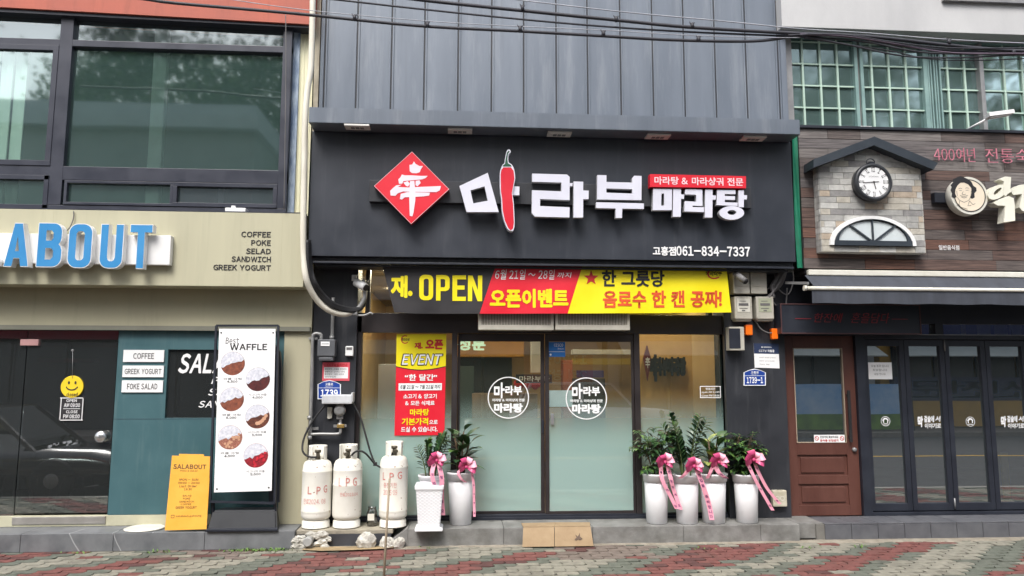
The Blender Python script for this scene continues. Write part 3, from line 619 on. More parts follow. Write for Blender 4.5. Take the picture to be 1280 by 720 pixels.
xL, xP1, xP2, xR = -1.674, at(443, 530, -.12)[0], at(909, 530, -.12)[0], at(985, 530, -.12)[0]
ztop = at(690, 331, -.12)[1] + .25
MB().box(xL, xP1, -.12, .25, zf, ztop, 0, .004).build('pillar', M['black'], B); MB().box(xP2, xR, -.12, .25, zf, ztop, 0, .004).build('pillar', M['black'], B)
mb = MB(); mb.box(xL, xR, -.15, .25, ztop + .002, 9.5); mb.box(xL, xL + .2, .25, 6, zf, 9.5); mb.box(xR - .2, xR, .25, 6, zf, 9.5); mb.build('wall', M['black'], B)
# upper cladding: tray panels with paired ribs
xc0, xc1 = at(400, 90, -.3)[0], at(975, 90, -.3)[0]; zc0 = at(690, 150, -.3)[1] - .3
mb = MB(); mb.box(xc0, xc1, -.3, -.16, zc0, 9.5, 0)
pxs = [407, 447, 490, 531, 573, 614.6, 654.5, 695, 734, 775, 815, 854, 892.6, 931, 971]
for p in pxs:
    x = at(p, 50, -.3)[0]
    mb.box(x - .028, x - .009, -.313, -.301, zc0, 9.49, 0, .004); mb.box(x + .009, x + .028, -.313, -.301, zc0, 9.49, 0, .004); mb.box(x - .0085, x + .0085, -.3015, -.3001, zc0, 9.49, 1)
mb.box(xc1 + .003, xc1 + .07, -.33, -.16, zc0, 9.5, 0); mb.box(xc1 + .073, xR + .06, -.26, -.15, zc0, 9.5, 0)
mb.build('cladding', [M['clad'], M['black']], B)
mb = MB(); x0, x1 = at(393, 90, -.27)[0], at(399, 90, -.27)[0]; mb.box(x0, x1, -.29, -.16, zc0, 9.4); mb.build('beige_trim', pm('old_beige_trim', S(190, 182, 162), S(140, 130, 112), 6, .8, streak=(1, 1, .4)), B)
x0, x1 = at(991.5, 240, -.4)[0], at(1002, 240, -.4)[0]
mb = MB(); n = 14
za, zb_ = at(996, 335, -.4)[1], at(996, 168, -.4)[1]
g = [[mb.bm.verts.new((x0 + (x1 - x0) * i / 5, -.42 + .02 * math.sin(i * 2.2 + j * .3) + (.01 if i % 2 else 0), za + (zb_ - za) * j / n)) for i in range(6)] for j in range(n + 1)]
for j in range(n):
    for i in range(5): mb.bm.faces.new((g[j][i], g[j][i + 1], g[j + 1][i + 1], g[j + 1][i]))
tag(mb.build('tarpaulin', pm('green_tarpaulin', S(20, 130, 98), S(14, 104, 78), 5, .6), smooth=True), 'narrow green tarpaulin hanging in the gap right of the big black signboard', 'tarpaulin')
# ---- shopfront framing
zh0, zh1 = at(690, 417, -.01)[1], at(690, 393, -.03)[1]; zb0 = at(690, 638.5, 0)[1]
zT = ztop
fr = MB(); xa, xb = at(450.5, 520, 0)[0], at(908, 520, 0)[0]
fr.box(xP1, xa, -.06, .06, zf, zh1, 0, .003); fr.box(xb, xP2, -.06, .06, zf, zh1, 0, .003)
fr.box(xP1, xP2, -.06, .06, zh0, zh1, 0, .004)
fr.box(xP1, xP2, -.05, .06, zf, zb0 - .03, 1, .003); fr.box(xP1, xP2, -.07, .05, zf, zf + .03, 1, .003)
for p, hw in ((567.5, 3.4), (796.5, 3.4)):
    x = at(p, 530, 0)[0]; fr.box(x - .033, x + .033, -.052, .055, zb0 - .03, zh0, 0, .003)
fr.box(xP1, xP2, -.05, .05, zT - .08, zT + .02, 0)
for p in (463, 888): x = at(p, 370, 0)[0]; fr.box(x - .05, x + .0, -.05, .05, zh1, zT - .08, 0)
fr.build('shop_frame', [M['frame'], M['dark']], B)
def pane(n, x0, x1, z0, z1, Y, m, par=B):
    k = MB(); k.face([(x0, Y, z0), (x1, Y, z0), (x1, Y, z1), (x0, Y, z1)]); return k.build(n, m, par)
xm1, xm2 = at(567.5, 530, 0)[0], at(796.5, 530, 0)[0]
pane('shop_window', xa, xm1 - .033, zb0 - .03, zh0, .0, film); pane('shop_window', xm2 + .033, xb, zb0 - .03, zh0, .0, film)
pane('transom_window', xP1, xP2, zh1, zT - .08, .0, M['glass'])
xcen = at(681, 530, 0)[0]; zr = at(690, 427, 0)[1]
for i, (x0, x1) in enumerate(((xm1 + .036, xcen + .0), (xcen + .003, xm2 - .036))):
    yo = -.03 if i else .012; d = MB(); st = .045
    xl, xr_ = (x0, x1)
    d.box(xl, xl + (st if i else .028), yo, yo + .035, zf + .033, zh0 - .003, 0, .003); d.box(xr_ - (.028 if i else st), xr_, yo, yo + .035, zf + .033, zh0 - .003, 0, .003)
    d.box(xl + (st if i else .028), xr_ - (.028 if i else st), yo, yo + .035, zr, zh0 - .003, 0, .003); d.box(xl + (st if i else .028), xr_ - (.028 if i else st), yo, yo + .035, zf + .033, zb0, 0, .003)
    D = d.build('sliding_door', M['frame'], B)
    pane('door_pane', xl + .02, xr_ - .02, zb0, zr, yo + .017, film, D)
    k = MB()
    if i: k.rbox(688.5, 517, 692.5, 531, -.05, .02, 0, .004)
    else: k.box(x1 - .036, x1 - .012, -.004, .012, 1.15, 1.3, 0, .004)
    k.build('handle', M['grey'] if i else M['dark'], D)
# ---- interior
warm = pm('warm_plaster', S(196, 168, 116), S(180, 150, 100), 1.5, .8)
mb = MB(); mb.box(xL + .2, xR - .2, 5.6, 5.7, zf, 3.4, 0); mb.box(xL + .2, xL + .25, .3, 5.6, zf, 3.4, 0); mb.box(xR - .25, xR - .2, .3, 5.6, zf, 3.4, 0)
mb.box(xL + .2, xR - .2, .1, 5.6, zf - .05, zf - .001, 1); mb.box(xL + .2, xR - .2, .1, 5.6, 3.12, 3.2, 2); mb.build('dining_room', [warm, pm('tile_floor', S(120, 110, 98), S(104, 96, 86), 3, .4), pm('grey_ceiling', S(150, 146, 138))], B)
mb = MB()
for x, y in ((-.9, .5), (-.7, 1.2), (-1.0, 2.6), (.4, 1.0), (1.6, 1.0), (2.7, .8), (.4, 3), (1.8, 3), (3.0, 2.6)): mb.lathe([(.09, 0), (.09, .012), (.02, .012)], (x, y, 3.106), 18)
mb.build('ceiling_downlight', M['warmlamp'], B)
mb = MB(); x0, x1, z0, z1 = rect(800, 420, 866, 530, 1.4); mb.box(x0, x1, 1.4, 1.45, zf, z1 + .1); q = mb.build('feature_wall', pm('amber_wall_paint', S(232, 190, 120), S(216, 170, 100), 2, .7), B)  # plain amber wall colour with slight mottling
# hanging sign inside the right pane
T = thing('interior_sign', 'dark angled logo sign on the amber wall behind the right window', 'sign', atv(845, 450, 1.2))
mb = MB(); x0, z0 = at(806, 452, 1.3); xx = lambda p: at(p, 450, 1.3)[0]; zz = lambda p: at(840, p, 1.3)[1]
mb.poly([[(xx(805), zz(448)), (xx(809.5), zz(432)), (xx(814), zz(448)), (xx(809.5), zz(476))]], 1.3, .05, 0, world=True)
mb.text('마라부마라탕', (813, 446, 858, 470), 1.3, 1, 1, bold=.07, depth=.06); mb.box(xx(818.5), xx(820.5), 1.28, 1.35, zz(477), zz(443), 1)
mb.build('letters', [pm('sign_maroon', S(110, 40, 44)), M['ink']], T)
mb = MB(); mb.text('辛', (806.6, 446, 812.6, 460), 1.29, bold=.02); mb.build('emblem', M['whitep'], T)
def itm(name, label, cat, px, Y, m, th=.4, foot=False):
    x0, x1, z0, z1 = rect(*px, Y); k = MB(); k.box(x0, x1, Y, Y + th, zf if foot else z0, z1, 0, .008); return tag(k.build(name, m), label, cat)
steel = pm('kitchen_steel', S(120, 120, 120), S(96, 96, 98), 3, .35, metal=.7)
itm('service_counter', 'pale service counter inside behind the left sliding door', 'counter', (590, 492, 672, 560), 3.2, pm('counter_front', S(150, 130, 110), S(130, 110, 92), 3), .6, True)
itm('kitchen_wall', 'dark kitchen opening at the back of the restaurant', 'kitchen', (572, 446, 640, 500), 5.2, pm('dark_kitchen', S(40, 36, 36)), .3)
itm('drinks_fridge', 'dim glass drinks fridge behind the left sliding door near its edge', 'fridge', (574, 458, 592, 560), 3.4, pm('fridge_green', S(52, 66, 62)), .5, True)
itm('hanging_cabinet', 'amber wall cabinet high inside above the dark kitchen opening', 'cabinet', (572, 420, 655, 446), 4.6, pm('amber_cabinet', S(206, 150, 60), S(190, 136, 52), 2), .4)
itm('service_pipe', 'pale vertical pipe casing inside beside the centre stile', 'pipe', (664, 426, 677, 466), 3.0, M['offw'], .15)
itm('side_cabinet', 'tall white cabinet inside the left window behind the event poster', 'cabinet', (471, 455, 496, 640), .9, M['white'], .4, True)
itm('purple_banner', 'small purple banner on a rack inside the right sliding door', 'banner', (721, 463, 755, 472), 2.6, pm('purple_cloth', S(72, 56, 120)), .05)
itm('banner_rack', 'dark rack carrying the purple banner inside the right sliding door', 'rack', (719, 473, 757, 560), 2.62, pm('rack_dark', S(52, 44, 40)), .3, True)
itm('ceiling_beam', 'pale grey beam across the ceiling inside the right sliding door', 'beam', (716, 437, 790, 443), 2.4, M['offw'], .2)
itm('yellow_panel', 'mustard panel on the back wall inside the right sliding door', 'panel', (715, 448, 792, 456), 4.8, pm('mustard', S(190, 164, 70)), .05)
itm('order_shelf', 'brown order shelf inside behind the white paper on the right door', 'shelf', (704, 450, 716, 500), 3.6, pm('terracotta', S(160, 92, 62)), .3, True)
x0, x1, z0, z1 = rect(645, 468, 690, 479, 2.6)
T = thing('counter_sign', 'black shop name sign above the service counter inside', 'sign', (x0, 2.6, z0)); mb = MB(); mb.box(x0, x1, 2.6, 2.64, z0, z1); mb.build('board', M['ink'], T)
mb = MB(); mb.text('마라부쿡', (649, 470, 687, 477), 2.597, bold=.01); mb.build('lettering', M['whitep'], T)
T = MB()
for k in range(3):
    c = atv(649 + k * 10, 487, 3.0); T.lathe([(.02, 0), (.08, .05), (.09, .12), (.03, .17)], c, 16)
tag(T.build('red_lantern_row', M['redink'], smooth=True), 'row of round red lanterns on the counter inside the left sliding door', 'lanterns')
x0, x1, z0, z1 = rect(572, 424, 607, 437, 4.0)
mb = MB(); mb.text('성분', (572, 423, 607, 438), 4.0, 0, 0, bold=.04, depth=.03); tag(mb.build('glowing_letters', emit('pale_green_letters', (.55, .8, .6, 1), .35)), 'pale green outline letters on the amber cabinet inside', 'lettering')

# ---- the big black signboard
YS = -.5
xs0, xs1, zs0, zs1 = at(387.5, 240, YS)[0], at(991, 240, YS)[0], at(690, 323.5, YS)[1], at(690, 168, YS)[1]
zhb, zht = at(690, 160.5, -.78)[1], at(690, 141.5, -.78)[1]
xh0, xh1 = at(386, 145, -.78)[0], at(1000, 160, -.78)[0]
SG = thing('shop_signboard', 'wide black signboard with red diamond, chilli and white raised Korean letters over the shopfront', 'sign', (1, YS, zs0))
mb = MB(); mb.box(xs0, xs1, YS, -.16, zs0, zhb - .002, 0, .004)
for p in (540, 692, 842): x = at(p, 240, YS)[0]; mb.box(x - .0012, x + .0012, YS - .0006, YS + .01, zs0 + .01, zhb - .01, 1)
mb.build('board', [M['sign'], M['black']], SG)
mb = MB()
v = [(xh0, -.78, zhb), (xh1, -.78, zhb), (xh1, -.78, zht), (xh0, -.78, zht), (xh0, -.16, zhb), (xh1, -.16, zhb), (xh1, -.16, zht + .05), (xh0, -.16, zht + .05)]; v = [mb.bm.verts.new(p) for p in v]
for q in ((0, 1, 2, 3), (0, 4, 5, 1), (2, 6, 7, 3), (0, 3, 7, 4), (1, 5, 6, 2), (4, 7, 6, 5)): mb.bm.faces.new([v[i] for i in q])
bmesh.ops.bevel(mb.bm, geom=mb.bm.edges[:], offset=.005, segments=2, affect='EDGES')
mb.build('hood', M['clad'], SG)
mb = MB(); mb.box(xs0 + .01, xs1 - .01, -.44, -.16, zs0 - .05, zs0 - .003, 0, .003); mb.box(xs0 + .01, xs1 - .01, -.47, -.42, zs0 - .075, zs0 - .053, 1, .003); mb.box(xs0 + .06, xs1 - .05, -.40, -.13, zs0 - .10, zs0 - .078, 0); mb.build('under_rail', [M['black'], M['dark']], SG)
lampw = pm('lamp_housing', S(232, 230, 224), S(220, 216, 210), 4, .5)
for p, q in ((447, 157.5), (575, 162.5), (699, 166.5), (822, 169.5), (941, 172)):
    g = gz(p, q, zhb); mb = MB(); hw = .135
    mb.box(g.x - hw, g.x + hw, g.y - .075, g.y + .075, zhb - .022, zhb - .001, 0, .004); L = mb.build('downlight', lampw, SG)
    mb = MB(); mb.box(g.x - hw + .03, g.x + hw - .03, g.y - .05, g.y + .05, zhb - .024, zhb - .0225, 0)
    for k in range(3): mb.box(g.x - .07 + k * .05, g.x - .03 + k * .05, g.y - .03, g.y + .03, zhb - .027, zhb - .0245, 1)
    mb.build('lens', [pm('lamp_lens', S(238, 236, 230)), M['grey']], L)
YR = YS - .07; YF = YS - .16
mb = MB(); mb.rbox(461.5, 229.5, 939, 256, YR, .068, 0, .004); mb.build('rail', M['black'], SG)
c = [at(515, 189.5, YF), at(561.5, 236.5, YF), at(514, 280, YF), at(467.5, 232.5, YF)]
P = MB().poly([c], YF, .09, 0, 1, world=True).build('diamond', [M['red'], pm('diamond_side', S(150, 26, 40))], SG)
cc = ((c[0][0] + c[2][0]) / 2, (c[1][1] + c[3][1]) / 2)
inn = [(cc[0] + (p[0] - cc[0]) * .985, cc[1] + (p[1] - cc[1]) * .985) for p in c]
mb = MB(); mb.poly([c, inn], YF - .0015, world=True); mb.build('edge_line', pm('pink_line', S(240, 190, 196)), P)
zx = lambda u, v: (450 + u / 5.536, 170 + v / 5.536)
st = [[(373, 176), (385, 193), (412, 208), (436, 207), (420, 232), (414, 250), (390, 258), (360, 256), (344, 244), (342, 200), (362, 197)],
      [(290, 266), (310, 272), (360, 272), (420, 276), (468, 276), (455, 290), (430, 300), (300, 312), (292, 330), (270, 330), (265, 300), (280, 285)],
      [(300, 322), (330, 312), (345, 330), (332, 350), (318, 345)], [(385, 310), (412, 306), (420, 325), (398, 348), (384, 340)],
      [(250, 342), (290, 336), (262, 352), (330, 356), (560, 346), (552, 376), (528, 388), (440, 388), (300, 384), (262, 396), (245, 414), (212, 412), (208, 380), (226, 362)],
      [(282, 400), (330, 388), (484, 392), (478, 412), (440, 418), (310, 424), (290, 440), (276, 436)],
      [(346, 312), (376, 310), (384, 400), (382, 450), (370, 530), (362, 556), (344, 552), (342, 470), (340, 400)]]
mb = MB()
for i, s_ in enumerate(st): mb.poly([[zx(*p) for p in s_]], YF - .002 - i * .0004)
mb.build('brush_character', pm('pinkish_white', S(240, 226, 236)), P)
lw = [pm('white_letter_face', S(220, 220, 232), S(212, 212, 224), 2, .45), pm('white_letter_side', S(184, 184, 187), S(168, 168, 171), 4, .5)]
def letter(loops, Y=YF, d=.07, name='letter'):
    k = MB()
    for lp in loops: k.poly(lp, Y, d, 0, 1)
    return k.build(name, lw, SG)
letter([[[zx(688, 346), zx(884, 254), zx(960, 526), zx(738, 526)], [zx(764, 376), zx(862, 348), zx(884, 448), zx(784, 466)]], [[zx(1058, 348), zx(1104, 350), zx(1102, 410), zx(1054, 408)]]])
# chilli
cs = pm('pepper_red', S(214, 34, 54), S(204, 28, 48), 2, .35)
body = [(988, 212), (1050, 212), (1068, 236), (1074, 290), (1066, 340), (1056, 395), (1064, 470), (1070, 600), (1064, 645), (1048, 658), (1020, 640), (996, 580), (982, 510), (978, 430), (970, 380), (968, 260), (974, 228)]
stem = [(988, 212), (974, 220), (990, 196), (1004, 188), (1006, 160), (1018, 108), (1030, 96), (1040, 102), (1038, 116), (1026, 124), (1022, 160), (1028, 186), (1050, 196), (1064, 216), (1050, 212)]
def grow(lp, k, c0): return [(c0[0] + (p[0] - c0[0]) * k, c0[1] + (p[1] - c0[1]) * k) for p in lp]
sm = lambda lp: [(p.x, p.y) for p in smooth_path([(a, b, 0) for a, b in lp + [lp[0]]], 3)[:-1]]
full = [(974, 228), (968, 260), (970, 380), (978, 430), (982, 510), (996, 580), (1020, 640), (1048, 658), (1064, 645), (1070, 600), (1064, 470), (1056, 395), (1066, 340), (1074, 290), (1068, 236), (1052, 200), (1030, 184), (1026, 160), (1030, 124), (1042, 114), (1040, 98), (1026, 94), (1014, 108), (1003, 160), (1001, 186), (986, 200)]
K = MB(); K.poly([[zx(*p) for p in sm(full)]], YF - .03, .10, 0, 0); CH_ = K.build('chilli', [lw[0]], SG)
n_in = lambda lp, d: [(p[0] + (d if p[0] < 1022 else -d), p[1] + (d if p[1] < 300 else -d if p[1] > 600 else 0)) for p in lp]
K = MB(); K.poly([[zx(*p) for p in n_in(body, 5)]], YF - .032); K.build('pepper', cs, CH_)
K = MB(); K.poly([[zx(*p) for p in [(990, 211), (986, 206), (1004, 192), (1007, 160), (1018, 112), (1030, 100), (1036, 106), (1024, 122), (1020, 160), (1024, 188), (1044, 200), (1050, 211)]]], YF - .0322); K.build('stalk', pm('stalk_green', S(40, 92, 66), S(30, 78, 56)), CH_)
zy = lambda u, v: (640 + u / 6.547, 190 + v / 6.547)
letter([[[zy(165, 176), zy(450, 184), zy(472, 204), zy(472, 394), zy(230, 384), zy(230, 442), zy(472, 452), zy(470, 536), zy(188, 528), zy(162, 500), zy(164, 312), zy(404, 322), zy(404, 250), zy(165, 243)]]])
letter([[[zy(504, 241), zy(583, 243), zy(583, 314), zy(628, 316), zy(627, 386), zy(583, 386), zy(582, 536), zy(504, 536)]], [[zy(474, 254), zy(496, 254), zy(494, 280), zy(474, 280)]]])
letter([[[zy(698, 188), zy(773, 190), zy(773, 245), zy(984, 250), zy(984, 212), zy(1000, 194), zy(1061, 196), zy(1060, 394), zy(696, 388)], [zy(773, 298), zy(984, 304), zy(984, 340), zy(773, 332)]], [[zy(690, 410), zy(1080, 420), zy(1079, 466), zy(902, 463), zy(900, 540), zy(848, 540), zy(848, 462), zy(688, 458)]]])
za_ = lambda u, v: (800 + u / 6.545, 175 + v / 6.545)
letter([[[za_(108, 398), za_(262, 400), za_(260, 574), za_(104, 574)], [za_(176, 438), za_(198, 438), za_(198, 536), za_(174, 536)]], [[za_(272, 400), za_(336, 400), za_(336, 444), za_(362, 446), za_(360, 482), za_(336, 480), za_(334, 628), za_(268, 628)]]])
letter([[[za_(370, 402), za_(510, 404), za_(512, 540), za_(430, 536), za_(430, 514 + 34), za_(524, 550), za_(524, 590), za_(362, 584), za_(366, 500), za_(460, 504), za_(460, 448), za_(368, 444)]], [[za_(534, 404), za_(594, 406), za_(594, 452), za_(622, 454), za_(620, 488), za_(594, 488), za_(592, 634), za_(530, 634)]]])
letter([[[za_(632, 408), za_(782, 410), za_(782, 442), za_(694, 440), za_(694, 458), za_(778, 460), za_(778, 490), za_(694, 488), za_(694, 508), za_(800, 512), za_(798, 540), za_(626, 532)]], [[za_(806, 410), za_(850, 410), za_(850, 450), za_(876, 452), za_(874, 486), za_(850, 486), za_(850, 550), za_(806, 548)]],
        [[za_(750 + 102 * math.cos(a), 596 + 56 * math.sin(a)) for a in [2 * math.pi * i / 36 for i in range(36)]], [za_(752 + 36 * math.cos(a), 592 + 20 * math.sin(a)) for a in [2 * math.pi * i / 24 for i in range(24)]]]])
tq = [at(812.5, 233.5, YF - .02), at(932.5, 235.2, YF - .02), at(932.5, 220.2, YF - .02), at(812.5, 217.6, YF - .02)]
P = MB(); P.poly([tq], YF - .02, .09, world=True); P = P.build('tagline_plate', [M['red']], SG)
mb = MB(); mb.text('마라탕 & 마라샹궈 전문', (818, 221.5, 929, 231.5), YF - .022, bold=.022)
x0, x1, z0, z1 = rect(813, 218.6, 932, 234.4, YF - .0215)
mb.build('lettering', pm('pale_pink_print', S(250, 214, 220)), P)
mb = MB(); mb.text('고흥점', (816, 308, 845, 319.5), YS - .008, 0, 0, bold=.03, depth=.007); mb.text('061-834-7337', (845.5, 307.8, 937.5, 320.3), YS - .008, 0, 0, bold=.03, depth=.007); mb.build('phone_lettering', M['whitep'], SG)

# ---- air curtains over the door
for i, (a, b, lab) in enumerate(((598, 692, 'left grey grilled air curtain half hidden by the banner'), (694, 787, 'right grey grilled air curtain half hidden by the banner'))):
    T = thing('air_curtain', lab, 'air curtain', atv((a + b) / 2, 412, -.28), 'air curtains over the sliding doors')
    Y = -.28; x0, x1, z0, z1 = rect(a, 372, b, 412.5, Y); mb = MB()
    mb.box(x0, x1, Y + .01, -.07, z0, z1, 0, .012); fz0 = at(a, 406, Y)[1]
    mb.box(x0, x1, Y - .01, Y + .009, z0, fz0, 0, .005); mb.box(x0, x0 + .03, Y - .01, Y + .009, fz0, z1, 0, .004); mb.box(x1 - .03, x1, Y - .01, Y + .009, fz0, z1, 0, .004); mb.build('casing', M['beigebox'], T)
    mb = MB(); n = 46
    for k in range(n): xx_ = x0 + .034 + (x1 - x0 - .068) * k / (n - 1); mb.box(xx_ - .004, xx_ + .004, Y - .004, Y + .009, fz0 + .002, z1 - .01)
    mb.build('grille', M['beigebox'], T)
    mb = MB(); mb.box(x0 + .03, x1 - .03, Y + .006, Y + .0095, fz0, z1 - .005); mb.build('grille_backing', pm('dusty_brown', S(96, 84, 70), S(60, 54, 46), 30), T)

# ---- cloth banner
YB = -.36
TLp, TRp, BRp, BLp = atv(478, 332, YB), atv(908, 333.5, YB), atv(914, 390.5, YB), atv(493, 392, YB)
def bn(u, v, off=0):
    p = (TLp * (1 - u) + TRp * u) * (1 - v) + (BLp * (1 - u) + BRp * u) * v
    p.y += .012 * math.sin(u * 9) * v - .010 * v + .006 * math.sin(u * 31 + v * 4) * v - off; p.z += .010 * math.sin(u * math.pi) * (v - .5) * -1.5 - (.012 * max(0, .06 - u) / .06 * -v); return p
T = thing('event_banner', 'long black red and yellow cloth banner hanging under the signboard', 'banner', atv(690, 392, YB))
mb = MB(); NU, NV = 84, 8
def ub(v, k): return ((0, 0), (.323 - .076 * v, ) * 2, (.574 - .068 * v, ) * 2, (1, 1))[k][0]
for k in range(3):
    prev = None
    for i in range(29):
        col_ = []
        for j in range(NV + 1):
            v = j / NV; u = ub(v, k) + (ub(v, k + 1) - ub(v, k)) * i / 28; col_.append(mb.bm.verts.new(bn(u, v)))
        if prev:
            for j in range(NV):
                f = mb.bm.faces.new((prev[j], col_[j], col_[j + 1], prev[j + 1])); f.material_index = k; f.smooth = True
        prev = col_
bmesh.ops.remove_doubles(mb.bm, verts=mb.bm.verts[:], dist=.0004)
CB = mb.build('cloth', [pm('banner_black', S(48, 46, 48), S(42, 40, 42), 3, .5), M['red'], M['yellow']], T)
def btext(mb, body, bx, m=0, bold=0, shear=0):
    # pixel box on the banner mapped to u, v
    u0, u1 = (bx[0] - 485) / 426, (bx[2] - 485) / 426; v0, v1 = (bx[3] - 332) / 59, (bx[1] - 332) / 59
    def k(px, py):                                        # left edge slants
        v = (py - 332) / 59.5; L = 478 + 15 * v; Rr = 908 + 6 * v; return (px - L) / (Rr - L), v
    def fn(u, v, z):
        uu, vv = k(bx[0] + (bx[2] - bx[0]) * u, bx[3] + (bx[1] - bx[3]) * v); return bn(uu, vv, .004)
    mb.text(body, bx, 0, m, bold=bold, shear=shear, fn=fn)
mb = MB()
btext(mb, '재.', (488.5, 344.5, 515, 372.5), bold=.045); 
for ch, x0_, x1_ in (('O', 523, 540), ('P', 543.5, 560), ('E', 563.5, 580), ('N', 582.5, 600)):
    mb.shape(ch, lambda u, v, z: bn(*((lambda px, py: ((px - 478 - 15 * (py - 332) / 59.5) / (430 - 9 * (py - 332) / 59.5), (py - 332) / 59.5))(x0_ + (x1_ - x0_) * u, 375 - 31.5 * v + (x0_ - 523) * .018)), .004))
btext(mb, '오픈이벤트', (609.5, 361, 707, 384.5), bold=.045)
mb.build('yellow_lettering', M['yellow'], CB)
mb = MB(); btext(mb, '6월 21일 ~ 28일', (616, 337, 690, 349.5), bold=.008, shear=.15); btext(mb, '까지', (693, 340.5, 711, 347.5), bold=.006, shear=.15); mb.build('white_lettering', M['whitep'], CB)
mb = MB(); btext(mb, '한 그릇당', (749, 337.5, 828.5, 358.5), bold=.032); mb.build('black_lettering', M['ink'], CB)
mb = MB(); btext(mb, '음료수 한 캔 공짜!', (750, 363, 902, 385), bold=.032); mb.build('red_lettering', pm('orange_red_ink', S(226, 84, 40)), CB)
mb = MB(); k5 = []
for i in range(10):
    r = 9.8 if i % 2 == 0 else 3.9; a = math.pi / 2 + i * math.pi / 5; k5.append((735.5 + r * math.cos(a), 347.5 - r * math.sin(a)))
def kk(px, py): v = (py - 332) / 59.5; L = 478 + 15 * v; Rr = 908 + 6 * v; return bn((px - L) / (Rr - L), v, .004)
mb.face([kk(*p) for p in k5]); mb.build('star', M['redink'], CB)
mb = MB()
for i in range(20):
    a0, a1 = R(40 + i * 14), R(40 + (i + 1) * 14); mb.face([kk(892 + r_ * math.cos(a), 341.5 - r_ * .75 * math.sin(a)) for r_, a in ((9, a0), (9, a1), (7, a1), (7, a0))])
mb.build('ring_mark', M['redink'], CB)
mb = MB(); btext(mb, '쿡마라부', (881, 335.5, 902, 344.5), bold=.02); mb.build('mark_lettering', M['ink'], CB)
# ---- event poster
pq = [at(493, 544.5, -.012), at(555.5, 543.8, -.012), at(558, 417.5, -.012), at(496, 417.5, -.012)]
YP = -.012; pqv = [Vector((p[0], YP, p[1])) for p in pq]
T = thing('event_poster', 'yellow and red event poster stuck on the left shop window', 'poster', pqv[0])
def onp(u, v, o=0): return (pqv[0] * (1 - u) + pqv[1] * u) * (1 - v) + (pqv[3] * (1 - u) + pqv[2] * u) * v - Vector((0, o, 0))
mb = MB(); mb.slab(pqv, .002); P = mb.build('sheet', M['red'], T)
mb = MB(); cv = [onp(i / 16, .672 - .035 * math.sin(math.pi * i / 16), .0015) for i in range(17)]; mb.face(cv + [onp(1, 1, .0015), onp(0, 1, .0015)]); mb.build('yellow_field', M['yellow'], P)
mb = MB()
for i in range(16): mb.face([onp(i / 16, .672 - .035 * math.sin(math.pi * i / 16), .002), onp((i + 1) / 16, .672 - .035 * math.sin(math.pi * (i + 1) / 16), .002), onp((i + 1) / 16, .68 - .035 * math.sin(math.pi * (i + 1) / 16), .002), onp(i / 16, .68 - .035 * math.sin(math.pi * i / 16), .002)])
mb.build('dark_line', M['ink'], P)
Q = [onp(0, 0, .002), onp(1, 0, .002), onp(1, 1, .002), onp(0, 1, .002)]
mb = MB(); mb.text('재.', (.36, .85, .53, .915), 0, quad=Q, bold=.05); mb.text('오픈', (.58, .845, .94, .945), 0, quad=Q, bold=.055); mb.build('red_lettering', M['redink'], P)
Q2 = [p - Vector((0, .001, 0)) for p in Q]; Q3 = [p - Vector((0, .0016, 0)) for p in Q]
mb = MB(); mb.text('EVENT', (.09, .685, .95, .805), 0, quad=Q2, bold=.06, shear=.22); mb.build('black_outline', M['ink'], P)
mb = MB(); mb.text('EVENT', (.115, .695, .925, .795), 0, quad=Q3, bold=.012, shear=.22)
mb.text('“한 달간”', (.18, .535, .83, .6), 0, quad=Q, bold=.03); mb.face([onp(.06, .44, .003), onp(.93, .44, .003), onp(.93, .51, .003), onp(.06, .51, .003)])
for t_, bx in (('소고기 & 양고기', (.16, .358, .83, .405)), ('& 모든 식재료', (.2, .292, .79, .338)), ('드실 수 있습니다.', (.13, .033, .86, .085))): mb.text(t_, bx, 0, quad=Q, bold=.025)
mb.text('으로', (.69, .11, .86, .148), 0, quad=Q, bold=.025); mb.build('white_lettering', M['whitep'], P)
mb = MB(); mb.text('6월 21일 ~ 7월 21일 까지', (.1, .455, .9, .495), 0, quad=Q3, bold=.012, shear=.15); mb.text('쿡마라부', (.1, .925, .26, .96), 0, quad=Q, bold=.02); mb.build('black_lettering', M['ink'], P)
mb = MB(); mb.text('마라탕', (.3, .192, .68, .258), 0, quad=Q, bold=.03); mb.text('기본가격', (.14, .1, .67, .17), 0, quad=Q, bold=.03); mb.build('yellow_lettering', M['yellow'], P)
mb = MB()
for i in range(16):
    a0, a1 = R(60 + i * 16), R(60 + (i + 1) * 16); mb.face([onp(.17 + r_ * math.cos(a), .945 + r_ * .5 * math.sin(a), .002) for r_, a in ((.085, a0), (.085, a1), (.065, a1), (.065, a0))])
mb.build('ring_mark', M['redink'], P)
# ---- round white decals, blue sticker, paper, hours label
for px, Y, lab in ((635.5, .0, 'round white lettering decal on the left sliding door'), (733, -.03, 'round white lettering decal overlapping the white paper on the right sliding door')):
    T = MB(); Y += .011; oy = 497 if px < 700 else 498; x, z = at(px, oy, Y); r = at(px + 25.8, oy, Y)[0] - x
    T.disc(x, z, Y, r, 0, 56, r2=r - .012)
    T.text('라부', (px - 4, oy - 15, px + 17, oy - 3), Y, bold=.04); T.text('ㅁ', (px - 18, oy - 14, px - 11, oy - 3), Y, bold=.05); T.text('ㅏ', (px - 9.5, oy - 19, px - 4.5, oy + 1), Y, bold=.04)
    T.text('마라탕 & 마라샹궈 전문', (px - 20, oy + 1.2, px + 20.5, oy + 5), Y, bold=.03); T.text('마라탕', (px - 18, oy + 7, px + 18, oy + 19), Y, bold=.055)
    tag(T.build('window_decal', M['whitep']), lab, 'decal', 'round decals on the sliding doors')
T = thing('blue_sticker', 'blue sticker at the top left corner of the right sliding door', 'sticker', atv(696, 446, -.015))
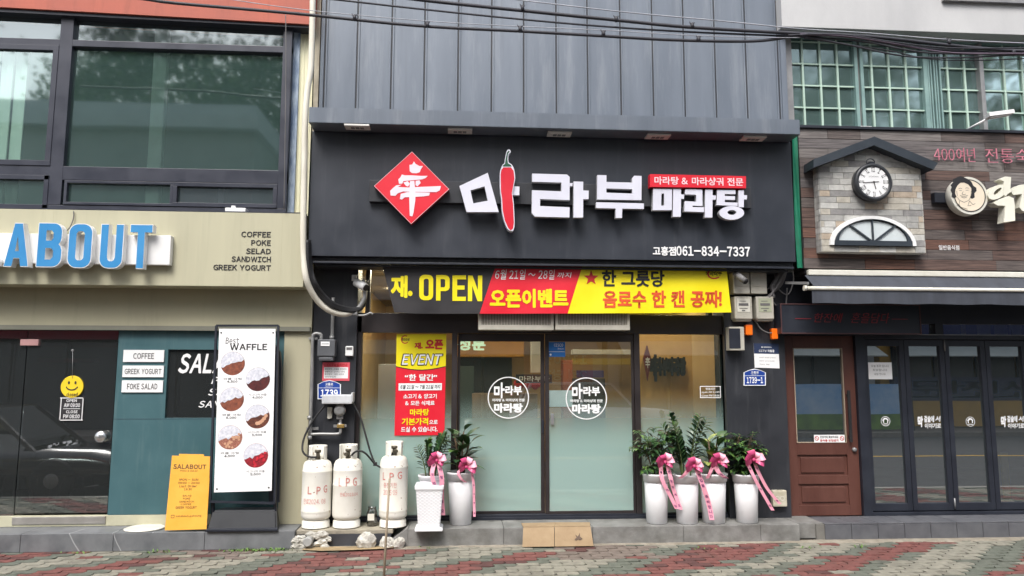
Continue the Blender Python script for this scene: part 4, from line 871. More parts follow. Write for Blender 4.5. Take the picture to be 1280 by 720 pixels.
mb = MB(); mb.rplane(686, 427.5, 706.5, 446, -.016); mb.build('sheet', pm('sky_blue_vinyl', S(30, 112, 190)), T)
mb = MB(); mb.text('CESCO', (692.5, 429.5, 704, 433.2), -.018, bold=.01); mb.text('Members', (697, 434.5, 705, 436.8), -.018, shear=.3); mb.rplane(686.2, 439.4, 706, 439.9, -.0175); mb.text('●', (687, 442, 689.5, 444.5), -.018); mb.build('lettering', M['whitep'], T)
mb = MB(); mb.rplane(685.5, 488, 715.5, 508.5, -.009); tag(mb.build('paper_notice', pm('pale_blue_paper', S(216, 230, 234))), 'plain white paper taped on the right sliding door beside the centre stile', 'paper')
T = MB(); Y = -.004
for bx in ((875, 482.5, 901, 483.4), (875, 496.6, 901, 497.5), (875, 483.4, 875.9, 496.6), (900.1, 483.4, 901, 496.6)): T.rplane(*bx, Y)
T.text('영업시간', (882, 484.5, 894, 487.6), Y, bold=.02); T.text('open AM 11:00', (877, 489, 899.5, 491.8), Y, bold=.02); T.text('close PM 09:00', (877, 493, 899.5, 495.8), Y, bold=.02)
tag(T.build('hours_label', M['whitep']), 'small white outlined opening hours label on the right shop window', 'label')
# ================================================================== RIGHT: timber clad tavern
XR1 = 12.0
B = thing('tavern_building', 'timber clad tavern with white upper fascia, green gridded windows, brown door and dark folding doors', 'building', (7, 0, 0))
YT = -.45
xt0 = at(1001.5, 250, YT)[0]; zt0, zt1 = at(1140, 337, YT)[1], at(1140, 164, YT)[1]
def wd(name, a, b): return pm(name, a, b, 9, .75, .1, streak=(.3, 1, 6), bump=.35, bscale=40)
TW = [wd('weathered_grey_timber', S(122, 116, 115), S(66, 61, 62)), wd('grey_brown_timber', S(112, 102, 98), S(58, 51, 50)), wd('brown_timber', S(112, 90, 82), S(56, 42, 39)), wd('rust_timber', S(124, 90, 76), S(62, 42, 37)), wd('ash_timber', S(136, 130, 127), S(84, 78, 76)), M['ink']]
mb = MB(); r_ = random.Random(11); rows = 14; rh = (zt1 - zt0) / rows
mb.box(xt0, XR1, YT + .012, -.2, zt0, zt1, 5)
for j in range(rows):
    x = xt0 - r_.uniform(0, .6); z = zt0 + j * rh
    while x < XR1:
        L = r_.choice((.4, .6, .8, 1.0)); a, b = max(x, xt0), min(x + L, XR1)
        if b - a > .02:
            low = j < 5
            k = r_.choice((2, 3, 3, 1, 2)) if low else r_.choice((0, 0, 1, 1, 4, 2))
            yo = r_.uniform(0, .006); mb.box(a + .0015, b - .0015, YT - yo, YT + .011, z + .002, z + rh - .002, k, .0015)
        x += L
mb.build('timber_cladding', TW, B)
mb = MB(); mb.box(xt0, XR1, YT - .03, -.2, zt1 + .001, zt1 + .035, 0, .004); mb.build('coping', M['dark'], B)
mb = MB(); zk = at(1140, 341, -.4)[1]; mb.box(xt0 + .02, XR1, -.42, -.1, zk - .02, zt0 - .003, 0); mb.build('soffit', M['ink'], B)
# upper storey
wfp = pm('white_fascia_paint', S(192, 192, 192), S(174, 174, 175), 1.4, .7, .08, bump=.1, streak=(1, 1, .5))
YU = -.2; zf0 = at(1130, 38.5, -.45)[1]; x0 = at(977, 20, -.45)[0]
mb = MB(); mb.box(x0, XR1, -.45, .2, zf0, zf0 + .42, 0, .006); mb.box(x0, XR1, YU + .3, 6, zf0 + .42, 9.3, 0); mb.build('upper_fascia', wfp, B)
mb = MB(); a = atv(1180, 0, -.5); mb.box(a.x, XR1, -.5, -.44, a.z, a.z + .25); mb.build('eave', M['grey'], B)
mb = MB(); mb.box(xR + .1, xR + .2, .3, 6, zf, 9.3); mb.box(XR1, XR1 + .2, -.1, 6, zf, 9.3); mb.box(xR, XR1, 6, 6.2, zf, 9.3); mb.box(xR + .06, XR1, .1, .2, 2.45, zt0 + .2); mb.build('wall', pm('tavern_render', S(150, 150, 146), S(130, 130, 126), 2), B)
gfr = pm('sage_window_frame', S(132, 160, 156), S(112, 140, 138), 4, .5, .1)
mun = pm('pale_green_muntin', S(180, 204, 190), S(166, 190, 176), 4, .5, .08)
gg = glass('grid_window_glass', (.5, .68, .64, 1), .13, (.75, .95, .92, 1), wavy=.05, haze=.32, dcol=(.22, .34, .33, 1), rg=.05)
zw0, zw1 = zt1 + .035, zf0; zpt = at(1030, 48.5, YU)[1]
mb = MB(); xw0 = at(988, 100, YU)[0]
mb.box(xw0 - .06, xw0 + .02, YU - .02, .1, zw0, zw1, 1); mb.box(xw0 + .02, XR1, YU - .02, .1, zpt + .03, zw1 + .3, 0, .004); mb.box(xw0 + .02, XR1, YU - .02, .1, zw0, zw0 + .04, 0, .004)
mb.box(xw0 + .02, XR1, YU - .012, .09, zpt, zpt + .027, 0, .004)
WN = mb.build('upper_window', [gfr, M['grey']], B)
def gridpane(pa, pb, vs_, hz):
    x0, x1 = at(pa, 105, YU)[0], at(pb, 105, YU)[0]
    k = MB(); k.face([(x0, YU + .05, zw0), (x1, YU + .05, zw0), (x1, YU + .05, zpt), (x0, YU + .05, zpt)]); k.build('pane', gg, WN)
    k = MB()
    for p in vs_: x = at(p, 105, YU)[0]; k.box(x - .012, x + .012, YU + .02, YU + .048, zw0 + .04, zpt, 0, .003)
    for z in hz: k.box(x0, x1, YU + .024, YU + .045, z - .01, z + .01, 0, .003)
    k.build('muntins', mun, WN)
hz = [at(1030, p, YU)[1] for p in (52, 79.5, 106.5, 134)]
gridpane(990, 1070, (1005.5, 1027.5, 1049), hz); gridpane(1080, 1156, (1092, 1113.5, 1135), hz); gridpane(1177, 1225, (1187, 1208.5), hz); gridpane(1232, 1300, (1258, 1281), hz)
for a, b in ((1069, 1073), (1076, 1080), (1155, 1160)): xa_, xb_ = at(a, 105, YU)[0], at(b, 105, YU)[0]; MB().box(xa_, xb_, YU - .01, YU + .06, zw0 + .04, zpt, 0, .005).build('stile', gfr, WN)
k = MB(); xa_, xb_ = at(1072, 105, YU)[0], at(1077, 105, YU)[0]; k.box(xa_, xb_, YU + .02, YU + .06, zw0, zpt); k.build('channel', M['greyink'], WN)
k = MB()
for i in range(5): x = at(1161.5 + i * 3.6, 105, YU)[0]; k.box(x - .010, x + .010, YU - .005 + (i % 2) * .008, YU + .06, zw0 + .04, zpt, 0, .003)
k.build('rail_channel', gfr, WN)
k = MB(); xa_, xb_ = at(1224, 105, YU)[0], at(1229, 105, YU)[0]; k.box(xa_, xb_, YU - .03, YU + .06, zw0 + .04, zpt - .003, 0, .004); k.build('post', M['grey'], WN)
k = MB(); xa_, xb_ = at(1247, 105, .05)[0], at(1256, 105, .05)[0]; k.box(xa_, xb_, .05, .12, zw0, zpt); k.build('inner_post', gfr, WN)
mb = MB(); mb.box(xR + .2, XR1, 2.4, 2.5, 3, 7); mb.box(xR + .2, XR1, .12, 2.4, 3.5, 3.6); mb.box(xR + .2, XR1, .12, 2.4, zf0 - .02, zf0 + .05); mb.build('upper_room', pm('dim_green_room', S(92, 110, 104), S(78, 94, 90), 1), B)
# street lamp head and small flood light behind the parapet
T = thing('flood_lamp', 'white lamp head on a slanting arm above the timber parapet', 'lamp', atv(1207, 163, -.35))
mb = MB(); mb.tube([atv(1206, 163.5, -.34), atv(1238, 146.5, -.6)], .014, 8); mb.build('arm', M['white'], T)
a, b = atv(1234, 144.5, -.62), atv(1265, 140.5, -.66); mb = MB(); mb.bar(a, b, .10, .045); mb.bar(a + Vector((.03, 0, -.03)), b + Vector((-.03, 0, -.028)), .07, .015)
bmesh.ops.bevel(mb.bm, geom=mb.bm.edges[:], offset=.008, segments=2, affect='EDGES'); mb.build('lamp_head', M['white'], T)
mb = MB(); mb.rbox(1076, 157.5, 1090, 161.5, -.42, .1, 0, .006); tag(mb.build('lamp_cap', M['white']), 'small white block lying on the timber parapet coping above the gabled clock panel', 'block')

# ---- gabled stone panel with arched window
T = thing('gable_panel', 'pale stone panel with dark gabled roof and white arched window on the timber wall', 'panel', atv(1092, 317, -.55))
YC = -.58; xa, xb = at(1025.5, 265, YC)[0], at(1153.5, 265, YC)[0]; zc0, zce, zcp = at(1092, 315.5, YC)[1], at(1092, 209, YC)[1], at(1092, 180, YC)[1]
st_ = [pm('ledge_stone_' + n, a, b, 14, .85, .08, bump=.3, bscale=90) for n, a, b in (('cream', S(190, 185, 174), S(162, 156, 144)), ('pale_grey', S(174, 173, 169), S(144, 143, 140)), ('grey', S(150, 148, 146), S(122, 120, 120)), ('buff', S(186, 172, 155), S(156, 142, 126)), ('white', S(200, 199, 194), S(172, 171, 167)))]
mb = MB(); r_ = random.Random(5); mb.poly([[(xa, zc0), (xb, zc0), (xb, zce), ((xa + xb) / 2, zcp), (xa, zce)]], YC + .008, .13, 5, 5, world=True)
bh = (zce - zc0) / 14
for j in range(19):
    z = zc0 + j * bh; x = xa - r_.uniform(0, .2); top = z + bh
    if top <= zce: la, lb = xa, xb
    else:
        q = (top - zce) / (zcp - zce)
        if q >= 1: break
        la, lb = xa + (xb - xa) / 2 * q, xb - (xb - xa) / 2 * q
    while x < xb:
        L = r_.uniform(.12, .32); a, b = max(x, la), min(x + L, lb)
        if b - a > .012: mb.box(a + .002, b - .002, YC - r_.uniform(0, .006), YC + .007, z + .002, z + bh - .002, r_.choice((0, 0, 1, 1, 2, 3, 4, 4)), .002)
        x += L
    if top <= zce + .001:                                  # returns on both sides
        for xs, sg in ((xa, -1), (xb, 1)):
            sp = r_.uniform(.03, .1)
            for y0, y1 in ((YC + .002, YC + sp), (YC + sp + .004, YT - .008)):
                mb.box(min(xs, xs + sg * .008), max(xs, xs + sg * .008), y0, y1, z + .002, z + bh - .002, r_.choice((0, 1, 4, 1)), .0015)
mb.build('stone_facing', st_ + [pm('pale_mortar', S(200, 198, 192), S(180, 178, 172), 8, .9)], T)
YO = -.70; rfm = pm('blue_black_roof', S(52, 60, 68), S(44, 50, 58), 3, .45)
px_l = [(1017, 209.5), (1092.5, 181.5), (1167, 212), (1172.5, 203.5), (1093, 170.5), (1017, 199)]
mb = MB(); mb.poly([px_l], YO, YT - YO - .001, 0, 0); mb.build('roof', rfm, T)
xm_, zb_ = at(1092, 305.5, YC - .03)[0], at(1092, 304.5, YC - .03)[1]
rw = at(1145.5, 300, YC - .03)[0] - xm_; rhh = at(1092, 267.5, YC - .03)[1] - zb_
def half(rx, rz, n=28, z0=0): return [(xm_ + rx * math.cos(math.pi * i / n), zb_ + z0 + rz * math.sin(math.pi * i / n)) for i in range(n + 1)]
def ringh(ro, ho, ri, hi, zo, zi): return [half(ro, ho, z0=zo) + half(ri, hi, z0=zi)[::-1]]
mb = MB(); mb.poly(ringh(rw, rhh, rw - .05, rhh - .045, -.02, -.02), YC - .03, .05, world=True); W = mb.build('arch_trim', M['white'], T)
mb = MB(); mb.poly(ringh(rw - .052, rhh - .047, rw - .105, rhh - .09, -.02, .03), YC - .04, .06, world=True); mb.box(xm_ - rw + .055, xm_ + rw - .055, YC - .042, YC + .0, zb_ - .025, zb_ + .032)
for a in (50, 90, 130):
    ca = R(a); mb.bar((xm_ + .03 * math.cos(ca), YC - .025, zb_ + .03), (xm_ + (rw - .09) * math.cos(ca), YC - .025, zb_ + .02 + (rhh - .09) * math.sin(ca)), .018, .018, up=(0, 1, 0))
mb.build('arch_frame', rfm, W)
mb = MB(); mb.poly([half(rw - .09, rhh - .08)], YC - .012, world=True); mb.build('arch_pane', pm('milky_acrylic', S(210, 218, 220), S(200, 208, 210), 2, .25), W)
mb = MB(); mb.lathe([(.001, .015), (.03, .012), (.035, 0)], atv(1114, 193.5, YO + .1), 12, 0); mb.build('soffit_lamp', M['offw'], T)
# ---- clock
T = thing('wall_clock', 'round white clock with roman numerals and dark rim hung on the stone panel', 'clock', atv(1091, 252, YC - .06))
yk = YC - .10; x, z = at(1092, 227.5, yk); r = at(1115.0, 228, yk)[0] - x
mb = MB(); mb.lathe([(r * .80, .0), (r * .84, .012), (r * .93, .014), (r, .006), (r * 1.03, -.02), (r * .98, -.09), (r * .7, -.092)], (x, yk, z), 40, 0, 'Y'); mb.build('case', pm('dark_clock_rim', S(52, 54, 58), S(40, 42, 46), 6, .4), T)
mb = MB(); mb.disc(x, z, yk - .002, r * .82, 0, 40); Dl = mb.build('dial', M['whitep'], T)
mb = MB()
for i, t_ in enumerate(('XII', 'I', 'II', 'III', 'IV', 'V', 'VI', 'VII', 'VIII', 'IX', 'X', 'XI')):
    a = -i * math.pi / 6; hw = .020 * (.30 + .26 * len(t_)); hh = .025
    def fn(u, v, d, a=a, hw=hw, hh=hh):
        lx, lz = (u - .5) * 2 * hw, r * .66 + (v - .5) * 2 * hh * 1.15; return Vector((x + lx * math.cos(a) - lz * math.sin(a), yk - .0035, z + lx * math.sin(a) + lz * math.cos(a)))
    mb.text(t_, (0, 0, 1, 1), 0, bold=.02, fn=fn)
    mb.face([(x + rr * math.cos(b_) , yk - .0035, z + rr * math.sin(b_)) for rr, b_ in ((r * .79, a + .02), (r * .81, a + .02), (r * .81, a - .02), (r * .79, a - .02))])
mb.text('station', (1086, 219.5, 1098, 221.5), yk - .0035); mb.build('numerals', M['ink'], Dl)
mb = MB(); mb.bar((x - .0, yk - .006, z + .0), (x + .02, yk - .006, z - .085), .01, .002, up=(0, 1, 0)); mb.bar((x + .06, yk - .008, z + .004), (x - .125, yk - .008, z - .012), .007, .002, up=(0, 1, 0)); mb.disc(x, z, yk - .0095, .011, 0, 12); mb.build('hands', M['ink'], Dl)
mb = MB(); mb.tube([Vector((x + .05 * math.cos(a), yk + .04, z + r * 1.12 + .04 * math.sin(a))) for a in [2 * math.pi * i / 16 for i in range(17)]], .006, 6); mb.box(x - .03, x + .03, yk + .0, yk + .08, z + r * .98, z + r * 1.10, 0, .004); mb.build('hanging_ring', M['dark'], T)
# ---- pink tube lettering, emblem, cream brush letters, small line
T = MB(); T.text('400여년', (1168, 184.5, 1219, 202), YT - .05, 0, 0, bold=-.014, depth=.012); T.text('전통숙성', (1232, 186, 1304, 204), YT - .05, 0, 0, bold=-.014, depth=.012)
o = T.build('tube_lettering', pm('pink_tube', S(206, 130, 146), S(190, 114, 130), 3, .4)); tag(o, 'thin pink tube lettering along the top of the timber wall', 'lettering')
T = MB(); T.text('일반음식점', (1173.5, 306.5, 1199, 312.5), YT - .009, bold=.01); tag(T.build('small_lettering', M['whitep']), 'tiny white line of lettering low on the timber wall right of the stone panel', 'lettering')
T = thing('emblem_sign', 'round white emblem sign with a black line portrait on the timber wall', 'sign', atv(1205, 268, YT - .1))
ye = YT - .19; x, z = at(1212, 244.5, ye); r = at(1235, 244, ye)[0] - x
mb = MB(); mb.lathe([(r * .985, 0), (r, -.006), (r, -.105), (r * .97, -.11)], (x, ye, z), 48, 0, 'Y'); D = mb.build('drum', M['offw'], T)
mb = MB(); mb.box(x - r * 1.55, x - r * .5, ye + .111, YT - .008, z - .06, z + .06, 0, .004); mb.build('bracket', M['dark'], T)
mb = MB(); mb.disc(x, z, ye - .002, r * .86, 0, 48); mb.build('face_disc', pm('flesh_cream', S(236, 222, 200), S(228, 214, 192), 2), D)
E_ = lambda u, v: (1150 + u / 5.146, 160 + v / 5.143)
mb = MB(); mb.disc(x, z, ye - .0035, r * .86, 0, 48, r2=r * .81)
hair = [(196, 400), (204, 380), (196, 368), (212, 350), (210, 330), (240, 316), (262, 308), (290, 320), (312, 330), (330, 345), (344, 372), (362, 384), (364, 404), (350, 420), (352, 446), (334, 456), (322, 446), (332, 420), (330, 386), (310, 362), (284, 350), (256, 352), (238, 372), (228, 396), (226, 420), (236, 446), (216, 450), (202, 440), (206, 420)]
mb.poly([[E_(*p) for p in hair]], ye - .004)
def stroke(pts, wd_=2.2, y=ye - .0042):
    for a, b in zip(pts, pts[1:]):
        a, b = Vector(E_(*a)), Vector(E_(*b)); d = (b - a); n_ = Vector((-d.y, d.x)).normalized() * (wd_ / 10.3)
        mb.face([atv(*(a + n_), y), atv(*(b + n_), y), atv(*(b - n_), y), atv(*(a - n_), y)])
for s_ in ([(248, 392), (258, 386), (270, 390)], [(292, 388), (302, 384), (314, 388)], [(252, 402), (268, 402)], [(294, 400), (312, 400)], [(278, 408), (270, 424), (284, 430), (294, 424)], [(258, 434), (284, 440), (308, 432)], [(264, 442), (284, 450), (304, 442)], [(240, 446), (256, 466), (284, 478), (312, 466), (326, 446)],
          [(256, 468), (250, 490), (236, 502)], [(318, 468), (340, 492), (356, 486)], [(250, 490), (262, 508), (306, 522)], [(318, 470), (308, 500), (330, 498)], [(236, 404), (240, 436)], [(330, 404), (328, 440)]): stroke(s_)
mb.build('portrait', M['ink'], D)
T = thing('brush_letter_sign', 'cream raised brush lettering right of the round emblem on the timber wall', 'sign', atv(1255, 276, YT - .1))
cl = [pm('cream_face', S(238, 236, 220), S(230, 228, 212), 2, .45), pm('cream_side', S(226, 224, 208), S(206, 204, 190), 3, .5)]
yl = YT - .22
ell = lambda cx, cy, a, b, rot, n=26: [E_(cx + a * math.cos(t) * math.cos(rot) - b * math.sin(t) * math.sin(rot), cy + a * math.cos(t) * math.sin(rot) + b * math.sin(t) * math.cos(rot)) for t in [2 * math.pi * i / n for i in range(n)]]
mb = MB(); mb.poly([ell(498, 412, 66, 40, -.55), ell(500, 406, 32, 12, -.7)], yl, .10, 0, 1); mb.poly([[E_(*p) for p in [(512, 330), (548, 312), (586, 316), (582, 392), (604, 398), (570, 420), (548, 440), (536, 420), (540, 344)]]], yl - .004, .104, 0, 1)
mb.poly([[E_(*p) for p in [(470, 482), (510, 458), (570, 436), (604, 452), (610, 500), (612, 596), (540, 606), (548, 500), (500, 498)]]], yl - .008, .108, 0, 1); mb.build('letter', cl, T)
mb = MB(); mb.poly([[E_(*p) for p in [(582, 400), (640, 366), (700, 358), (720, 366), (676, 440), (690, 540), (660, 534), (640, 510), (656, 424), (600, 430)]]], yl, .10, 0, 1)
mb.poly([[E_(*p) for p in [(730, 340), (770, 336), (766, 540), (728, 536)]]], yl, .10, 0, 1); mb.build('letter', cl, T)
# ---- awning
T = thing('retracted_awning', 'dark grey fabric awning with pale bars over the tavern front', 'awning', atv(1150, 380, -.8))
mb = MB(); x0 = at(1011, 341, -.5)[0]; z = at(1140, 341.5, -.5)[1]; mb.box(x0, XR1, -.5, -.44, z - .035, z + .03, 0, .01); mb.build('cassette', M['offw'], T)
xq = at(1008, 360, -.72)[0]; zq = at(1140, 361.5, -.72)[1]
af = pm('charcoal_fabric', S(70, 74, 83), S(52, 55, 63), 3, .8, streak=(3, 1, .5), bump=.15, bscale=30)
mb = MB(); n = 60
for i in range(n):
    a, b = x0 - .04 + (XR1 - x0) * i / n, x0 - .04 + (XR1 - x0) * (i + 1) / n
    mb.face([(a, -.71, zq + .012), (b, -.71, zq + .012), (b, -.48, z - .036), (a, -.48, z - .036)])
mb.build('canopy', af, T)
mb = MB(); mb.tube([(xq, -.72, zq), (XR1, -.72, zq)], .022, 10); mb.lathe([(.03, 0), (.03, .03)], (xq - .03, -.72, zq), 12, 0, 'X'); mb.build('front_bar', M['offw'], T)
zv = at(1140, 380, -.72)[1]; mb = MB(); prev = None
for i in range(161):
    xx = xq + .06 + (XR1 - xq - .06) * i / 160; k = [mb.bm.verts.new((xx, -.72 + .006 * math.sin(i * .9) * (j / 3), zq - .018 - (zq - .018 - zv) * j / 3 + (.004 * math.sin(i * .5) if j == 3 else 0))) for j in range(4)]
    if prev:
        for j in range(3): mb.bm.faces.new((prev[j], k[j], k[j + 1], prev[j + 1]))
    prev = k
mb.build('valance', af, T, smooth=True)
mb = MB(); mb.bar(atv(983, 353.5, -.3), atv(1010, 354, -.66), .03, .03); mb.build('arm', M['grey'], T)
# ---- dark fascia sign with red script
T = thing('script_sign', 'dark framed board with thin red script above the brown door', 'sign', atv(1062, 418, -.3))
mb = MB(); mb.rbox(976, 380, 1151, 417.5, -.32, .2, 0, .005); mb.build('board', M['dark'], T)
mb = MB(); x0, x1, z0, z1 = rect(976, 380, 1151, 417.5, -.325)
for a in ((x0, x1, z0, z0 + .012), (x0, x1, z1 - .012, z1), (x0, x0 + .012, z0 + .0121, z1 - .0121), (x1 - .012, x1, z0 + .0121, z1 - .0121)): mb.box(a[0], a[1], -.328, -.3195, a[2], a[3])
mb.build('trim', pm('wine_trim', S(84, 56, 56), S(70, 44, 46)), T)
mb = MB(); mb.text('한잔에', (1018, 391.5, 1054, 403), -.328, 0, 0, depth=.006, shear=.3, bold=-.006); mb.text('혼을담다', (1064, 391, 1112, 404), -.328, 0, 0, depth=.006, shear=.3, bold=-.006)
mb.rbox(994, 398, 1014, 398.7, -.326, .004); mb.rbox(1115, 398.6, 1135, 399.3, -.326, .004); mb.build('lettering', pm('red_tube', S(150, 50, 58), S(136, 42, 50), 3, .4), T)
# ---- brown door
brn = pm('brown_door_paint', S(96, 60, 51), S(80, 48, 41), 2.5, .45, .1, streak=(1.5, 1, .4), bump=.06)
Y = -.02; xd0, xd1 = at(980.5, 530, Y)[0], at(1071.5, 530, Y)[0]; zd0, zd1 = .188, at(1026, 420, Y)[1]
D = MB(); gx0, gx1, gz0, gz1 = rect(993.5, 435, 1055.5, 553.5, Y)
p1 = (at(1020, 568.5, Y)[1], at(1020, 594.5, Y)[1]); p2 = (at(1020, 605, Y)[1], at(1020, 631.5, Y)[1])
D.box(xd0, gx0, Y, .04, zd0, zd1, 0, .003); D.box(gx1, xd1, Y, .04, zd0, zd1, 0, .003)
D.box(gx0, gx1, Y, .04, gz1, zd1, 0, .003); D.box(gx0, gx1, Y, .04, p1[0], gz0, 0, .003); D.box(gx0, gx1, Y, .04, p2[0], p1[1], 0, .003); D.box(gx0, gx1, Y, .04, zd0, p2[1], 0, .003)
for q in (p1, p2):
    D.box(gx0, gx1, Y + .02, .038, q[1], q[0]); D.box(gx0 + .04, gx1 - .04, Y + .006, .019, q[1] + .03, q[0] - .03, 0, .01)
weather(brn, S(70, 40, 36), .5, (4, 4, .6)); weather(brn, S(150, 120, 110), .35, (1, 1, 1), .66, .72, 14); D = D.build('door', brn, B)
tg = glass('tavern_glass', (.55, .62, .62, 1), .30, wavy=.02, haze=.10, dcol=(.34, .42, .44, 1))
k = MB(); k.face([(gx0 - .01, Y + .02, gz0 - .01), (gx1 + .01, Y + .02, gz0 - .01), (gx1 + .01, Y + .02, gz1 + .01), (gx0 - .01, Y + .02, gz1 + .01)]); k.build('door_pane', tg, D)
k = MB(); t = .009
for a in ((gx0, gx1, gz0, gz0 + t), (gx0, gx1, gz1 - t, gz1), (gx0, gx0 + t, gz0 + t, gz1 - t), (gx1 - t, gx1, gz0 + t, gz1 - t)): k.box(a[0], a[1], Y - .004, Y + .019, a[2], a[3])
k.build('glazing_bead', pm('pale_bead', S(176, 160, 140), S(150, 134, 116)), D)
k = MB(); x0, z0 = at(1064.5, 553, Y - .05); z1 = at(1062.5, 488, Y - .05)[1]; k.box(x0 - .018, x0 + .012, Y - .06, Y - .035, z0, z1, 0, .004)
for z in (z0 + .06, z1 - .06): k.box(x0 - .012, x0 + .006, Y - .036, Y - .001, z - .015, z + .015)
k.build('handle', M['rubber'], D)
k = MB(); k.lathe([(.004, .03), (.024, .028), (.026, .004), (.026, 0)], atv(1067.5, 562, Y - .004), 16, 0, 'Y'); k.build('lock', M['grey'], D)
T = thing('door_sticker', 'small white notice strip with red signs at the foot of the brown door glass', 'sticker', atv(1036, 553, Y))
k = MB(); k.rplane(1017.5, 543.5, 1056, 553, Y - .006); k.build('sheet', M['whitep'], T); k = MB(); k.text('안전거리 확보하세요', (1025, 544.8, 1048, 547.8), Y - .0075, bold=.02); k.build('lettering', M['ink'], T)
k = MB(); k.text('음식물 반입금지', (1025, 549, 1048, 552), Y - .0075, bold=.02)
for p in (1021, 1052.5): x, z = at(p, 548, Y - .0075); k.disc(x, z, Y - .0075, .026, 0, 20, r2=.019); k.bar((x - .014, Y - .0075, z + .014), (x + .014, Y - .0075, z - .014), .006, .0004, up=(0, 1, 0))
k.build('red_marks', M['redink'], T)
# ---- folding doors
Yf = -.03; xf0 = at(1073, 530, Yf)[0]; zft = at(1170, 424.5, Yf)[1]; zfb = at(1180, 638, Yf)[1]
zs_ = zdk = at(1180, 380, -.1)[1]
mb = MB(); mb.box(xd1 + .003, xf0 + .1, -.07, .08, .186, zft + .12, 0, .004); mb.box(xf0 + .1, XR1, -.07, .08, .186, zfb - .01, 0, .004); mb.box(xf0 + .1, XR1, -.07, .08, zft, zft + .05, 0, .004)
mb.box(xf0 + .1, XR1, -.074, -.065, zft + .052, zft + .062, 1); mb.box(xd0 - .04, XR1, -.05, .08, zft + .19, zft + .8, 0)
mb.box(xd0 - .05, xd0 - .003, -.05, .08, .186, zd1 + .05, 0, .003); mb.box(xd0 - .003, xf0 + .1, -.06, .08, zd1 + .004, zft + .18, 0)
x = at(1172, 410, Yf)[0]; mb.box(x - .05, x + .05, -.06, .08, zft + .062, zft + .19, 0)
mb.build('front_frame', [M['dark'], M['grey']], B)
k = MB(); k.face([(xf0 + .1, -.0, zft + .05), (XR1, -.0, zft + .05), (XR1, 0, zft + .19), (xf0 + .1, 0, zft + .19)]); k.build('transom_pane', tg, B)
edges = [1083, 1135.5, 1186.5, 1238, 1290, 1342, 1394]
xe = [at(p, 530, Yf)[0] for p in edges]
for i, (a, b) in enumerate(zip(xe, xe[1:])):
    d = MB(); s_ = .062
    d.box(a + .003, a + s_, Yf, Yf + .05, zfb + .0, zft - .004, 0, .004); d.box(b - s_, b - .003, Yf, Yf + .05, zfb, zft - .004, 0, .004); d.box(a + s_, b - s_, Yf, Yf + .05, zfb, zfb + .085, 0, .004); d.box(a + s_, b - s_, Yf, Yf + .05, zft - .08, zft - .004, 0, .004)
    D = d.build('folding_door', M['dark'], B)
    k = MB(); k.face([(a + .05, Yf + .03, zfb + .07), (b - .05, Yf + .03, zfb + .07), (b - .05, Yf + .03, zft - .07), (a + .05, Yf + .03, zft - .07)]); k.build('door_pane', tg, D)
    if i % 2 == 0:
        k = MB()
        for z0, z1 in ((zfb + .02, zfb + .14), (zft - .14, zft - .0)): k.tube([(a, Yf - .008, z0), (a, Yf - .008, z1)], .009, 8)
        k.build('hinge', M['grey'], D)
# decals on the folding doors
for px, py, lab in ((1107, 526.5, 'small round white portrait decal on the first folding door beside the brown door'), (1213, 527, 'small round white portrait decal on the third folding door')):
    k = MB(); y = Yf + .026; x, z = at(px, py, y); r = .058; k.disc(x, z, y, r, 0, 28, r2=r * .9)
    k.poly([[(x + r * .62 * math.cos(t) * (1 + .12 * math.sin(7 * t)), z + r * .1 + r * .62 * math.sin(t)) for t in [R(-40 + 260 * i / 24) for i in range(25)]] + [(x + r * .38 * math.cos(t), z - r * .02 + r * .42 * math.sin(t)) for t in [R(220 - 260 * i / 20) for i in range(21)]]], y, world=True)
    k.box(x - r * .5, x + r * .5, y - .0002, y, z - r * .62, z - r * .48); tag(k.build('portrait_decal', M['whitep']), lab, 'decal', 'round portrait decals on the folding doors')
for px, lab in ((1162, 'white brush lettering decal on the second folding door'), (1266, 'white brush lettering decal on the fourth folding door at the photo edge')):
    k = MB(); y = Yf + .026
    k.text('막', (px - 15, 520, px - 8, 534), y, bold=.05, shear=.15); k.text('걸술에', (px - 7, 519.5, px + 6, 528), y, bold=.035, shear=.15); k.text('서', (px + 7, 520, px + 14, 527), y, bold=.03, shear=.15); k.text('이야기로', (px - 6, 529, px + 14, 535.5), y, bold=.03, shear=.15)
    tag(k.build('lettering_decal', M['whitep']), lab, 'decal', 'brush lettering decals on the folding doors')
T = thing('paper_notice', 'white paper notice taped inside the first folding door beside the brown door', 'paper', atv(1100, 473, Yf)); y = Yf + .024
k = MB(); k.rplane(1085.5, 453, 1115, 474, y); k.build('sheet', M['whitep'], T)
k = MB()
for i, t_ in enumerate(('오늘 휴무 입니다', '죄송합니다', '내일 만나요')): k.text(t_, (1089 + i * 2, 456 + i * 5, 1111 - i * 2, 459 + i * 5), y - .0015)
k.build('lettering', M['greyink'], T)
